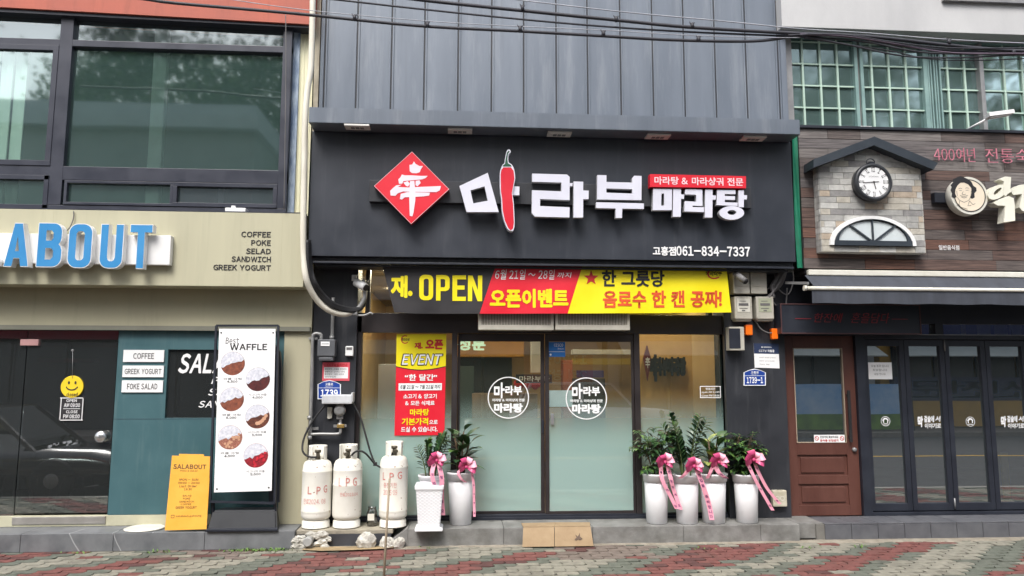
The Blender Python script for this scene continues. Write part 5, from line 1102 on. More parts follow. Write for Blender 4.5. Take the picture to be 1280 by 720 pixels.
# tavern room and what shows through its glass
mb = MB(); mb.box(xR + .2, XR1, 4.4, 4.5, .18, 3.1); mb.box(xR + .2, XR1, .09, 4.4, .15, .18); mb.box(xR + .2, XR1, .09, 4.4, 2.7, 2.8); mb.build('tavern_room', pm('dark_room', S(66, 62, 58), S(50, 47, 45), 1.5), B)
k = MB(); x0, x1, z0, z1 = rect(1154, 405, 1276, 416.5, .3); k.box(x0, x1, .3, .32, z0 - .03, z1, 0)
for a, b in ((1201, 1207), (1221, 1238), (1243, 1259), (1264, 1276)): c0, c1 = at(a, 410, .3)[0], at(b, 410, .3)[0]; k.box(c0, c1, .295, .2995, z0 - .02, z1 - .01, 1)
tag(k.build('poster_strip', [M['blue'], M['offw']]), 'blue and white poster strip behind the transom glass over the folding doors', 'poster')
k = MB(); k.rbox(1254, 566, 1262, 628, .25, .03, 0); tag(k.build('level_staff', pm('yellow_staff', S(176, 160, 60), S(150, 136, 48), 20)), 'yellow marked staff standing inside the fourth folding door', 'staff')
T = thing('black_table', 'low black round table inside the first folding doors', 'table', atv(1130, 625, .5)); c = atv(1133, 612, .55)
k = MB(); k.lathe([(.3, -.03), (.36, -.02), (.36, .0), (.3, .02)], c, 24); k.build('tabletop', M['rubber'], T); k = MB(); k.lathe([(.16, .18 - c.z), (.14, .22 - c.z), (.05, .26 - c.z), (.05, -.03)], c, 16); k.build('pedestal', M['rubber'], T)
# ================================================================== WALL FITTINGS, left pillar
YL = -.12
T = thing('gas_meter', 'dark grey gas meter fed by bent pipes on the left black pillar', 'gas meter', atv(407, 450, YL - .1))
gm = pm('meter_grey', S(92, 94, 98), S(80, 82, 86), 5, .5)
mb = MB(); x0, x1, z0, z1 = rect(396.5, 424, 418.5, 451, YL - .16); mb.box(x0, x1, YL - .16, YL - .02, z0 + .05, z1, 0, .012)
mb.box(x0 + .015, x1 - .015, YL - .15, YL - .03, z0, z0 + .052, 0, .02); mb.build('case', gm, T)
mb = MB(); mb.rbox(401, 427, 412, 432.5, YL - .166, .01, 0, .002); mb.rbox(402, 429.5, 411, 430.2, YL - .1675, .004, 1); mb.build('dial', [M['whitep'], M['ink']], T)
gp = pm('galvanised_pipe', S(160, 160, 158), S(136, 136, 136), 8, .45, metal=.4)
mb = MB(); mb.tube(pxpath([(401.5, 425), (401.5, 419), (398, 417), (393, 417.5), (391, 421), (390.5, 440), (389, 500), (387.5, 547)], YL - .07, 4), .019, 10); mb.tube(pxpath([(415, 424), (415.5, 410), (416, 392), (416.5, 372)], YL - .07, 3), .019, 10)
mb.tube(pxpath([(387.5, 543), (400, 542.5), (420, 542.5), (425, 541), (425.5, 535), (425.5, 512)], YL - .07, 4), .017, 10)
for p in ((387, 522), (387, 547), (425, 531), (414.8, 422)): x, z = at(*p, YL - .07); mb.lathe([(.026, -.02), (.026, .02)], (x, YL - .07, z), 10)
mb.build('pipework', gp, T)
mb = MB(); mb.lathe([(.03, .05), (.06, .04), (.065, 0), (.05, -.04)], atv(425, 513, YL - .08), 18, 0, 'Y'); mb.box(*rect(421, 505, 429, 524, YL - .08)[:2], YL - .1, YL - .05, *rect(421, 505, 429, 524, YL - .08)[2:], 0, .01); mb.build('regulator', gp, T)
mb = MB(); mb.bar(atv(383, 536, YL - .05), atv(398, 535.5, YL - .05), .02, .03); mb.bar(atv(417, 532.5, YL - .05), atv(433, 532, YL - .05), .02, .03); mb.bar(atv(386, 423, YL - .05), atv(397, 423, YL - .05), .02, .025); mb.build('clamp', gp, T)
mb = MB(); mb.rbox(421, 530.5, 430, 535, YL - .1, .06, 0, .006); mb.build('brass_valve', pm('brass', S(170, 140, 80), None, 4, .4, metal=.6), T)
T = MB(); x0, x1, z0, z1 = rect(402, 492, 440, 505, YL - .17); T.box(x0, x1, YL - .17, YL - .005, z0, z1 - .012, 0, .015); T.box(x1 - .012, x1 + .006, YL - .16, YL - .005, z0 + .02, z1 + .01, 0, .004)
tag(T.build('gas_valve_cover', pm('galvanised_sheet', S(206, 208, 210), S(180, 182, 186), 6, .45)), 'galvanised metal cover with hoses below it on the left black pillar', 'cover')
T = MB(); T.rbox(409, 509, 415, 523, YL - .03, .028, 0, .006); T.rbox(410, 518, 412.5, 523.5, YL - .034, .006, 0, .002); tag(T.build('pipe_bracket', M['offw']), 'small pale bracket below the galvanised cover on the left pillar', 'bracket')
T = thing('doorbell', 'small white sensor box on the left black pillar near the window', 'sensor', atv(437, 445, YL)); mb = MB(); mb.rbox(431.5, 432.5, 441.5, 445, YL - .05, .05, 0, .012); mb.build('body', M['white'], T)
mb = MB(); mb.rbox(433, 434, 440, 437.5, YL - .052, .006); mb.build('label', M['greyink'], T)
T = thing('camera_notice', 'pink and white camera notice plate above the left blue house number', 'sign', atv(419, 476, YL))
mb = MB(); mb.rbox(403, 453, 437, 476, YL - .008, .006); mb.build('plate', pm('rose_print', S(226, 90, 104)), T)
mb = MB(); mb.rbox(405, 459, 435, 473, YL - .0095, .001); mb.build('field', M['whitep'], T)
mb = MB(); mb.text('CCTV설치안내', (409, 454.2, 434, 458.2), YL - .0105, bold=.02)
mb.build('heading', M['redink'], T)
mb = MB()
for i, t_ in enumerate(('설치목적 : 시설물 안전관리', '촬영시간 : 24시간 연속', '촬영범위 : 매장 내외부', '관리책임자')): mb.text(t_, (406, 460.3 + i * 3.2, (433, 431, 430, 420)[i], 462.5 + i * 3.2), YL - .0105)
mb.build('lettering', M['ink'], T)
def house_plate(px, py, hw, hh, road, no, lab, Y=YL):
    T = thing('house_number_plate', lab, 'house number', atv(px, py + hh, Y))
    sh = lambda k: [(px - hw + k, py - hh * .55), (px - hw * .5, py - hh * .85 + k * .6), (px, py - hh + k), (px + hw * .5, py - hh * .85 + k * .6), (px + hw - k, py - hh * .55), (px + hw - k, py + hh - k), (px - hw + k, py + hh - k)]
    mb = MB(); mb.poly([sh(0)], Y - .014, .012); mb.build('plate', M['whitep'], T)
    mb = MB(); mb.poly([sh(1.1)], Y - .0155); mb.build('blue_field', M['blue'], T)
    mb = MB(); mb.text(road, (px - 5, py - hh * .72, px + 5, py - hh * .42), Y - .017, bold=.02); mb.text('Goheung-ro', (px - 4.5, py - hh * .36, px + 4.5, py - hh * .24), Y - .017); mb.rplane(px - hw + 1, py - hh * .2, px + hw - 1, py - hh * .16, Y - .0165)
    mb.text(no, (px - hw * .74, py - hh * .02, px + hw * .74, py + hh * .72), Y - .017, bold=.03); mb.build('lettering', M['whitep'], T)
house_plate(411.5, 487, 14.5, 12, '고흥로', '1739', 'blue house number plate 1739 behind the galvanised cover')
house_plate(943.5, 471.5, 13.8, 10.6, '고흥로', '1739-1', 'blue house number plate 1739-1 on the right black pillar')
def cctv(p0, p1, Y0, Y1, wall, lab, white=True, r=.046):
    T = thing('security_camera', lab, 'camera', atv(*wall, Y1))
    a, b = atv(*p0, Y0), atv(*p1, Y1); mb = MB(); d = (b - a).normalized()
    mb.tube([b, a], r, 14); mb.build('body', M['white'] if white else M['greyink'], T)
    mb = MB(); mb.tube([a - d * .002, a - d * .012], r * .8, 14); mb.build('lens', M['rubber'], T)
    mb = MB(); mb.tube([a.lerp(b, .75), atv(*wall, Y1 + .04)], .014, 8); mb.box(atv(*wall, Y1 + .04).x - .03, atv(*wall, Y1 + .04).x + .03, Y1 + .03, Y1 + .05, atv(*wall, Y1 + .04).z - .03, atv(*wall, Y1 + .04).z + .04, 0, .005); mb.build('bracket', M['white'] if white else M['greyink'], T)
cctv((457, 359.5), (445, 353), YL - .18, YL - .1, (443, 348), 'white tube security camera under the left end of the signboard')
cctv((932, 352), (921, 343), YL - .36, YL - .26, (919, 340), 'grey tube security camera on the junction box right of the banner', False, .036)
# ---- right pillar
for px, lab, gap in ((917, 'left beige junction box behind the grey camera on the right pillar', 0), (938.5, 'right beige junction box under the signboard beside the bundled cables', 1)):
    mb = MB(); mb.rbox(px, 334, px + 20, 367, YL - .16, .158, 0, .008); mb.rbox(px + 2, 336, px + 18, 358, YL - .165, .006, 0, .002); T = tag(mb.build('junction_box', M['beigebox']), lab, 'junction box', 'beige boxes on the right pillar')
for px, lab in ((918.5, 'left electricity meter below the junction boxes, white dial'), (945.5, 'right electricity meter below the junction boxes, green tinted dial')):
    T = thing('electricity_meter', lab, 'electricity meter', atv(px + 11, 401, YL - .1), 'electricity meters on the right pillar')
    mb = MB(); mb.rbox(px, 370.5, px + 22, 399, YL - .15, .148, 0, .014); mb.rbox(px + 1, 390.5, px + 21, 401.5, YL - .13, .12, 0, .014); mb.build('case', M['beigebox'], T)
    mb = MB(); mb.rbox(px + 3, 373, px + 19, 390, YL - .153, .004, 0, .003); mb.build('dial', M['offw'] if px < 930 else pm('green_dial', S(170, 174, 150)), T)
    mb = MB(); mb.rbox(px + 5, 379, px + 17, 382, YL - .1555, .003); mb.rbox(px + 6, 376, px + 14, 376.7, YL - .1555, .003); mb.rbox(px + 6, 385, px + 16, 385.8, YL - .1555, .003); mb.rbox(px + 9, 387.4, px + 13, 388.8, YL - .1555, .003); mb.build('markings', M['greyink'], T)
T = thing('card_box', 'black faced beige box beside the window edge on the right pillar', 'box', atv(922, 438, YL)); mb = MB(); mb.rbox(912, 408.5, 930.5, 438, YL - .13, .13, 0, .008); mb.build('casing', M['beigebox'], T); mb = MB(); mb.rbox(911.5, 410.5, 925.5, 435.5, YL - .134, .004, 0, .001); mb.build('front_panel', M['dark'], T)
org = pm('orange_plastic', S(255, 120, 20), S(246, 106, 14), 4, .35)
for bx, lab in (((932.5, 405.8, 941, 418.8), 'orange lamp beside the black faced box on the right pillar'), ((965, 410.5, 972.8, 423.8), 'orange lamp at the right edge of the right pillar')):
    T = thing('orange_lamp', lab, 'lamp', atv(bx[0], bx[3], YL), 'orange lamps on the right pillar'); mb = MB(); mb.rbox(*bx, YL - .09, .07, 0, .012); mb.build('cover', org, T); mb = MB(); mb.rbox(bx[0] - 1, bx[1] + .5, bx[2] - 1, bx[3] - .2, YL - .02, .02, 0, .003); mb.build('back_plate', M['rubber'], T)
T = thing('camera_notice', 'navy headed white camera notice above the right blue house number', 'sign', atv(958, 460, YL))
q = [atv(943.5, 459.5, YL - .006), atv(974.5, 460.5, YL - .006), atv(973, 429.5, YL - .006), atv(942, 429.2, YL - .006)]
mb = MB(); mb.slab(q, .004); mb.build('sheet', M['whitep'], T)
mb = MB(); L = lambda u, v, o=.001: (q[0] * (1 - u) + q[1] * u) * (1 - v) + (q[3] * (1 - u) + q[2] * u) * v - Vector((0, o, 0)); mb.face([L(0, .58), L(1, .58), L(1, 1), L(0, 1)]); mb.build('heading_field', pm('navy_print', S(34, 50, 84)), T)
mb = MB(); mb.text('CCTV 작동중', (.2, .64, .82, .75), 0, quad=q, bold=.02); mb.text('● 보안서비스', (.3, .82, .72, .88), 0, quad=q, bold=.02); mb.build('heading', M['whitep'], T)
mb = MB()
for i, (t_, u1) in enumerate((('설치목적  범죄예방 및 시설안전', .86), ('촬영시간  24시간 연속 촬영', .8), ('책임자  점장', .6))): mb.text(t_, (.2, .4 - i * .14, u1, .45 - i * .14), 0, quad=q)
mb.build('lettering', M['greyink'], T)
T = MB(); r_ = random.Random(9)
for k in range(7):
    o = k * 1.6; T.tube(pxpath([(983 - o * .5, 331), (981 - o, 345), (975 - o * 1.2, 358), (964 + o * .3, 367), (958 + o, 372)], YL - .1 - .02 * (k % 3), 4), .010 if k % 2 else .014, 6)
for a in ([(962, 372), (972, 385), (978, 400), (972, 412)], [(945, 402), (952, 412), (965, 416), (976, 404), (982, 385), (984, 360)], [(968, 340), (972, 360), (985, 368), (992, 350), (990, 335)], [(950, 366), (968, 356), (974, 345)]): T.tube(pxpath(a, YL - .08, 5), .008, 6)
tag(T.build('cable_bundle', M['greyink']), 'tangle of grey and black cables right of the electricity meters', 'cables')
T = thing('outlet_cover', 'square translucent outlet cover low on the right pillar beside the brown door', 'outlet', atv(974, 634, YL)); mb = MB(); mb.rbox(966, 613, 984, 633.5, YL - .07, .07, 0, .014); mb.build('cover', pm('milky_cover', S(206, 200, 182), S(180, 172, 150), 8, .3), T)
mb = MB()
for dx in (-3.2, 3): x, z = at(975 + dx, 623, YL - .073); mb.disc(x, z, YL - .0725, .026, 0, 18, r2=.019)
mb.build('socket_ring', M['offw'], T)
# ---- white conduit and black cables at the left corner
YCn = -.56
T = MB(); T.tube(pxpath([(391.5, -30), (390.5, 20), (389.5, 60), (388, 90), (384, 115), (381.5, 150), (380.5, 200), (379.5, 250), (379, 290), (379.5, 320), (382, 345), (388, 362, -.5), (398, 377, -.42), (412, 388, -.36), (428, 392.5, -.3), (440, 390, -.25)], YCn, 6), .034, 12)
tag(T.build('white_conduit', pm('aged_white_conduit', S(232, 228, 214), S(206, 200, 184), 5, .5, streak=(1, 1, .3))), 'long white conduit running down the gap between cafe and restaurant', 'conduit')
T = MB()
for k in range(3): T.tube(pxpath([(384 + k * 1.2, 300), (385 + k * 1.6, 330), (390 + k * 1.8, 352, -.52), (401 + k * 1.5, 370 - k, -.44), (416 + k, 383 - k * 1.5, -.38), (434, 388.5 - k * 1.6, -.3), (446, 388 - k, -.26), (454, 382, -.22), (457, 366, -.2), (458, 350, -.18)], YCn + .03 * k, 5), .022, 8)
tag(T.build('cable_bundle', M['rubber']), 'black cable bundle curving under the left end of the signboard', 'cables')
T = MB(); T.tube(pxpath([(454.5, 350), (456, 364), (455, 374), (449, 384), (441, 390)], -.24, 5), .026, 8); T.tube(pxpath([(440, 392), (447, 394), (456, 394), (463, 391), (466, 393)], -.24, 4), .012, 6); T.rbox(440, 385, 446.5, 394, -.28, .05, 0, .01)
tag(T.build('grey_conduit', gp), 'short grey conduit with white joint below the left security camera', 'conduit')
# ---- hoses
hz_ = .187
def gpt(px, py, Y): return atv(px, py, Y)
T = MB(); T.tube(smooth_path([gpt(440, 503, -.2), gpt(449, 518, -.22), gpt(456, 540, -.25), gpt(463, 565, -.28), gpt(469, 580, -.32)], 6), .011, 8); T.tube(smooth_path([gpt(438.5, 570, -.36), gpt(446, 564, -.42), gpt(456, 566, -.42), gpt(468, 579.5, -.34)], 6), .011, 8); T.tube(smooth_path([gpt(470, 581, -.33), gpt(478, 585, -.36), gpt(484, 583, -.38), gpt(485, 572, -.38), gpt(491, 567, -.32)], 6), .011, 8)
T.tube(smooth_path([gpt(407, 506, -.2), gpt(393, 523, -.22), gpt(381, 545, -.25), gpt(378, 562, -.3), gpt(384, 570, -.38), gpt(396, 572, -.38)], 6), .011, 8)
c = gpt(469, 580, -.33); T.box(c.x - .02, c.x + .02, c.y - .02, c.y + .02, c.z - .02, c.z + .02, 0, .005)
tag(T.build('gas_hose', M['rubber']), 'black gas hoses looping from the left pillar to the gas cylinders', 'hose')
# ---- gas cylinders
cyp = pm('chipped_white_enamel', S(232, 230, 222), S(222, 219, 208), 6, .5, .1)
def rust(m):
    t = m.node_tree; n, l = t.nodes, t.links; p = n['Principled BSDF']; src = p.inputs['Base Color'].links[0].from_socket
    tc = n.new('ShaderNodeTexCoord'); nz = n.new('ShaderNodeTexNoise'); nz.inputs['Scale'].default_value = 22; nz.inputs['Detail'].default_value = 8; l.new(tc.outputs['Object'], nz.inputs['Vector'])
    cr = n.new('ShaderNodeValToRGB'); cr.color_ramp.elements[0].position = .675; cr.color_ramp.elements[1].position = .72; l.new(nz.outputs['Fac'], cr.inputs[0])
    mx = n.new('ShaderNodeMix'); mx.data_type = 'RGBA'; l.new(cr.outputs[0], mx.inputs['Factor']); l.new(src, mx.inputs['A']); mx.inputs['B'].default_value = S(140, 106, 78); l.new(mx.outputs['Result'], p.inputs['Base Color'])
rust(cyp)
stc = pm('faded_red_stencil', S(200, 104, 98), S(214, 160, 150), 40, .6)
def cylinder(px, r, Hb, texts, lab, rot, seam):
    g = gz(px, 660, hz_); cx, cy = g.x, -.5 + r + .05
    cx = CAM.x + (g.x - CAM.x) * (cy - CAM.y) / (g.y - CAM.y)
    T = thing('gas_cylinder', lab, 'gas cylinder', (cx, cy, hz_), 'white gas cylinders on the plinth')
    c = (cx, cy, hz_)
    mb = MB(); pr = [(r * .55, .075), (r * .8, .082), (r * .94, .097), (r * .99, .12), (r, .14)]
    if seam == 'mid': pr += [(r, .43), (r * 1.012, .435), (r * 1.012, .45), (r, .455)]
    else: pr += [(r, .16), (r * 1.012, .165), (r * 1.012, .178), (r, .183)]
    pr += [(r, Hb - .13), (r * 1.01, Hb - .125), (r * 1.01, Hb - .115), (r * .995, Hb - .11), (r * .96, Hb - .06), (r * .86, Hb - .025), (r * .68, Hb - .006), (r * .3, Hb)]
    mb.lathe(pr, c, 48); mb.build('tank', cyp, T)
    mb = MB(); mb.lathe([(r * .90, 0), (r * .95, 0), (r * .95, .006), (r * .93, .01), (r * .93, .058), (r * .86, .075), (r * .80, .078)], c, 44); mb.lathe([(r * .7, .07), (r * .8, .085)], c, 30)
    mb.build('foot_ring', cyp, T)
    mb = MB(); rc = r * .60; prev = None; n = 40                     # open guard collar round the valve
    for i in range(n + 1):
        a = rot + math.radians(38) + (2 * math.pi - math.radians(76)) * i / n; cut = 0 if 4 < i < n - 4 else .0
        flare = 1.0
        col_ = [mb.bm.verts.new((cx + q * math.cos(a), cy + q * math.sin(a), hz_ + h)) for q, h in ((rc * .97, Hb - .02), (rc, Hb + .14), (rc * 1.04, Hb + .15), (rc * 1.04, Hb + .138), (rc * 1.02, Hb - .02))]
        if prev:
            for j in range(4): mb.bm.faces.new((prev[j], col_[j], col_[j + 1], prev[j + 1]))
        prev = col_
    mb.build('collar', cyp, T, smooth=True)
    mb = MB(); mb.lathe([(.03, Hb - .01), (.03, Hb + .03), (.02, Hb + .035), (.02, Hb + .07), (.034, Hb + .072), (.034, Hb + .1), (.01, Hb + .102)], c, 14); d = Vector((math.cos(rot), math.sin(rot), 0)); mb.tube([Vector(c) + Vector((0, 0, Hb + .05)), Vector(c) + Vector((0, 0, Hb + .05)) + d * .08], .02, 10); mb.build('valve', pm('dull_brass', S(90, 84, 72), None, 5, .5, metal=.4), T)
    mb = MB(); va = math.atan2(CAM.y - cy, CAM.x - cx)
    for t_, s0, s1, h0, h1, b_ in texts:
        def fn(u, v, d, s0=s0, s1=s1, h0=h0, h1=h1):
            a = va + (s0 + (s1 - s0) * u); rr = r * 1.0125 + .001; return Vector((cx + rr * math.cos(a), cy + rr * math.sin(a), hz_ + h0 + (h1 - h0) * v))
        mb.text(t_, (0, 0, 1, 1), 0, bold=b_, fn=fn)
    mb.build('stencil', stc, T); return T
cylinder(394.5, .158, .71, (('L', -.62, -.34, .36, .44, .02), ('P', -.02, .25, .36, .44, .02), ('G', .45, .72, .37, .45, .02), ('만료2024. 08', -.95, .62, .255, .315, 0)), 'white gas cylinder at the left end reading LPG beside the beige wall', -1.35, 'low')
cylinder(433, .156, .72, (('L', -.62, -.4, .44, .53, .0), ('P', -.12, .15, .44, .53, .02), ('G', .35, .65, .44, .53, .02), ('만료2023.04', -.5, .75, .335, .375, 0)), 'white gas cylinder with a seam round its middle, between the two others', -1.8, 'mid')
cylinder(491, .153, .75, (('L', -.85, -.62, .50, .58, .02), ('P', -.3, -.0, .50, .58, .02), ('G', .25, .6, .51, .59, .02), ('충전기한', -.75, .22, .42, .475, 0), ('2025 09', -.75, .25, .345, .4, 0)), 'white gas cylinder at the right end before the window, behind the thin stake', -1.2, 'low')
# ---- lantern jar between the cylinders
g = gz(465, 656, hz_); T = thing('glass_jar', 'small dark glass jar between two gas cylinders on the plinth', 'jar', (g.x, -.26, hz_)); mb = MB(); mb.lathe([(.05, 0), (.058, .01), (.058, .13), (.045, .17), (.04, .18), (.045, .185), (.045, .2)], (g.x, -.26, hz_), 20); mb.build('jar_glass', glass('jar_glass', (.5, .52, .5, 1), .12), T)
mb = MB(); mb.lathe([(.05, .003), (.05, .06), (.03, .07)], (g.x, -.26, hz_), 16); mb.build('contents', pm('dark_contents', S(80, 72, 64), S(50, 46, 42), 20), T); mb = MB(); mb.box(g.x - .04, g.x + .03, -.323, -.319, hz_ + .06, hz_ + .13); mb.build('label', M['offw'], T)
# ---- rubble lumps, drain pipe
rk = pm('crumbled_white_concrete', S(206, 204, 196), S(150, 146, 136), 16, .95, .04, bump=.8, bscale=50)
for px, py, r0, lab, sd in ((458, 682, .085, 'largest rough white concrete lump before the dark plinth tile', 1), (486.5, 682, .062, 'squat rough concrete lump right of the largest lump', 2), (500, 680, .055, 'small rough concrete lump at the edge of the grey slab', 3)):
    g = gz(px, py, 0.01); mb = MB(); bmesh.ops.create_icosphere(mb.bm, subdivisions=3, radius=1); r_ = random.Random(sd)
    hh = [Vector((r_.gauss(0, 1), r_.gauss(0, 1), r_.gauss(0, 1))).normalized() for _ in range(14)]; am = [r_.uniform(-.32, .34) for _ in hh]
    for v in mb.bm.verts:
        d = v.co.normalized(); k = 1 + sum(a * max(0, d.dot(q)) ** 3 for a, q in zip(am, hh)) + r_.uniform(-.10, .10)
        v.co = Vector((g.x, min(g.y, -.52), .0)) + Vector((d.x * r0 * k * 1.15, d.y * r0 * k * .8, max(0, (d.z + .75)) * r0 * k * .95))
    tag(mb.build('concrete_lump', rk), lab, 'rubble', 'rough concrete lumps at the step')
T = thing('drain_pipe', 'short grey drain pipe mouth in rough mortar at the end of the marble step', 'pipe', (-1.62, -.55, 0)); cp = atv(384, 678, -.60)
mb = MB(); n = 22; a = cp; 
prof = [(.034, .0), (.046, 0), (.048, -.01), (.046, -.16)]; mb.lathe(prof + [(.034, -.16)], a, n, 0, 'Y'); mb.build('pipe', pm('pvc_grey', S(176, 176, 172), S(140, 140, 138), 8, .6), T)
mb = MB(); mb.disc(a.x, a.z, a.y + .03, .035, 0, 20); mb.build('pipe_bore', M['rubber'], T)
mb = MB(); r_ = random.Random(4)
for k in range(46):
    x, z = a.x + r_.uniform(-.14, .22), r_.uniform(.0, .15); s_ = r_.uniform(.012, .04); b_ = bmesh.ops.create_icosphere(mb.bm, subdivisions=2, radius=s_, matrix=Matrix.Translation((x, -.485 - r_.uniform(0, .03) * (1.2 - z * 5), z)) @ Matrix.Diagonal((1.5, .6, .9, 1)))
    for v in b_['verts']: v.co += Vector((r_.uniform(-1, 1), r_.uniform(-1, 1), r_.uniform(-1, 1))) * s_ * .22
mb.build('mortar', rk, T)
# ---- stake in front
T = MB(); g = gz(479, 735, 0); top = atv(487, 598, g.y + .02); T.tube([(g.x, g.y, -.02), (g.x + (top.x - g.x) * .5, g.y, top.z * .5), top], [.011, .0105, .009], 8); tag(T.build('wooden_stake', pm('weathered_stake', S(176, 160, 138), S(140, 126, 106), 8, .8, streak=(1, 1, .2))), 'thin wooden stake standing upright in the paving before the right gas cylinder', 'stake')
# ---- cardboard
cb = pm('corrugated_cardboard', S(162, 140, 110), S(144, 121, 92), 5, .85, .06, bump=.15, bscale=40)
T = thing('cardboard_sheet', 'flattened brown cardboard folded over the step edge before the sliding doors', 'cardboard', (.7, -.5, .187))
def G(px, py, z): return gz(px, py, z)
ze = .193; e = -.507
A0, A1, A2 = [Vector((G(px, 652, ze).x, -.30 + dy, ze)) for px, dy in ((650.5, 0), (694, .02), (736, .0))]
E0, E1, E2 = [Vector((at(px, 661, e)[0], e, ze)) for px in (654, 693, 738)]
F0, F1, F2 = [Vector((at(px, py, -.62)[0], -.62, .014)) for px, py in ((653, 681), (693, 681), (742, 681))]
def sheet(q): mb_.slab(q, .005)
mb_ = MB(); 
for q in ((E0, E1, A1, A0), (E1 + Vector((.002, 0, 0)), E2, A2, A1 + Vector((.002, 0, 0)))):
    k = [mb_.bm.verts.new(p) for p in q] ; k2 = [mb_.bm.verts.new(Vector(p) + Vector((0, 0, .005))) for p in q]; mb_.bm.faces.new(k2); mb_.bm.faces.new(k[::-1])
    for i in range(4): mb_.bm.faces.new((k[i], k[(i + 1) % 4], k2[(i + 1) % 4], k2[i]))
mb_.build('top_flap', cb, T)
mb_ = MB(); sheet((F0, F1 - Vector((.003, 0, 0)), E1 - Vector((.003, 0, 0)) + Vector((0, -.006, 0)), E0 + Vector((0, -.006, 0)))); sheet((F1 + Vector((.003, 0, 0)), F2, E2 + Vector((0, -.006, 0)), E1 + Vector((.003, -.006, 0)))); mb_.build('front_flap', cb, T)
mb_ = MB(); c0 = F1.lerp(E1, .42).lerp(F2.lerp(E2, .42), .62) + Vector((0, -.009, 0)); up = (E2 - F2).normalized()
tp = [(-.05, -.02), (-.02, .01), (-.03, .05), (.0, .02), (.035, .07), (.03, .02), (.06, -.01), (.02, -.03), (.0, -.015), (-.03, -.035)]
mb_.face([c0 + Vector((1, 0, 0)) * a * .8 + up * b * .8 for a, b in tp]); mb_.build('torn_hole', pm('torn_dark', S(84, 60, 40)), T)

# ================================================================== POTTED PLANTS
def leaf(bm, p, d, up, L, W, droop=.25, m=0, seg=4, fold=.25):
    d = d.normalized(); sx = d.cross(up); sx = sx.normalized() if sx.length > 1e-3 else Vector((1, 0, 0)); u = sx.cross(d).normalized(); prev = None
    prof = [.12, .75, 1.0, .72, .04] if seg == 4 else [.15, 1, .05]
    for i in range(seg + 1):
        t = i / seg; c = p + d * L * t - Vector((0, 0, 1)) * droop * L * t * t; w_ = W * .5 * prof[i]
        cur = [bm.verts.new(c - sx * w_ + u * w_ * fold), bm.verts.new(c), bm.verts.new(c + sx * w_ + u * w_ * fold)]
        if prev:
            for a in range(2):
                f = bm.faces.new((prev[a], cur[a], cur[a + 1], prev[a + 1])); f.material_index = m; f.smooth = True
        prev = cur
def leafmat(n, a, b, rough=.4):
    m = pm(n, a, b, 9, rough, .1, spec=.5); p = m.node_tree.nodes['Principled BSDF']; p.inputs['Transmission Weight'].default_value = 0; return m
LG = [leafmat('glossy_leaf', S(72, 104, 60), S(46, 74, 42)), leafmat('young_leaf', S(104, 138, 70), S(80, 114, 54)), leafmat('deep_leaf', S(52, 82, 50), S(36, 60, 38))]
LV = leafmat('variegated_leaf', S(188, 190, 110), S(92, 120, 60)); stemm = pm('green_stem', S(92, 108, 62), S(72, 86, 50), 8, .6); bark = pm('brown_stem', S(104, 86, 66), S(80, 66, 50), 9, .8)
Zv = Vector((0, 0, 1))
def zz(T, c, seed, n, h, lean=.35, lo=0):
    r_ = random.Random(seed); mb = MB(); sb = MB()
    for k in range(n):
        a = r_.uniform(0, 6.283); ln = r_.uniform(.3, 1) * lean; H = h * r_.uniform(.62, 1); d0 = Vector((math.cos(a), math.sin(a) * .7, 0)); pts = []
        for i in range(15):
            t = i / 14; pts.append(c + Vector((math.cos(a) * .05, math.sin(a) * .05, 0)) + d0 * ln * H * t ** 1.7 + Zv * H * (t - .08 * t * t))
        sb.tube(pts, [.009 * (1 - .65 * i / 14) for i in range(15)], 6)
        for i in range(4, 15):
            dr = (pts[i] - pts[i - 1]).normalized(); sd_ = dr.cross(Vector((math.sin(a), -math.cos(a), .2))).normalized()
            for s_ in (-1, 1):
                q = sd_ * s_ * .85 + dr * .75 + Vector((r_.uniform(-.2, .2),) * 3); leaf(mb.bm, pts[i], q, Zv, h * .19 * (1.1 - .45 * i / 14) * r_.uniform(.85, 1.15), h * .085, .15, r_.choice((0, 0, 2, 2, 1) if i > 10 else (0, 2, 2)))
        leaf(mb.bm, pts[-1], (pts[-1] - pts[-2]), Zv, h * .1, .03, 0, 1)
    sb.build('stems', stemm, T); mb.build('foliage', LG, T)
def broad(T, c, seed, n, h, vari=False):
    r_ = random.Random(seed); mb = MB(); sb = MB()
    for k in range(4):
        a = k * 1.6 + r_.uniform(0, 1); tip = c + Vector((math.cos(a) * .09, math.sin(a) * .07, h * (.58 + .08 * k)))
        sb.tube([c + Vector((math.cos(a) * .03, math.sin(a) * .03, 0)), c.lerp(tip, .5) + Vector((0, 0, .02)), tip], [.012, .011, .008], 7)
        for i in range(n):
            t = .22 + .78 * i / (n - 1); p = c.lerp(tip, t); b = a + i * 2.4 + r_.uniform(-.3, .3); el = .25 + .75 * t * r_.uniform(.6, 1.1)
            d = Vector((math.cos(b), math.sin(b) * .8, el)); L = h * r_.uniform(.34, .48); m = r_.choice((0, 0, 2, 2, 1)) if not (vari and r_.random() < .22) else 3
            sb.tube([p, p + d.normalized() * .03], .004, 5); leaf(mb.bm, p + d.normalized() * .03, d, Zv, L, L * (.5 if vari else .42), r_.uniform(.15, .5), m)
    sb.build('stems', bark, T); mb.build('foliage', LG + [LV], T)
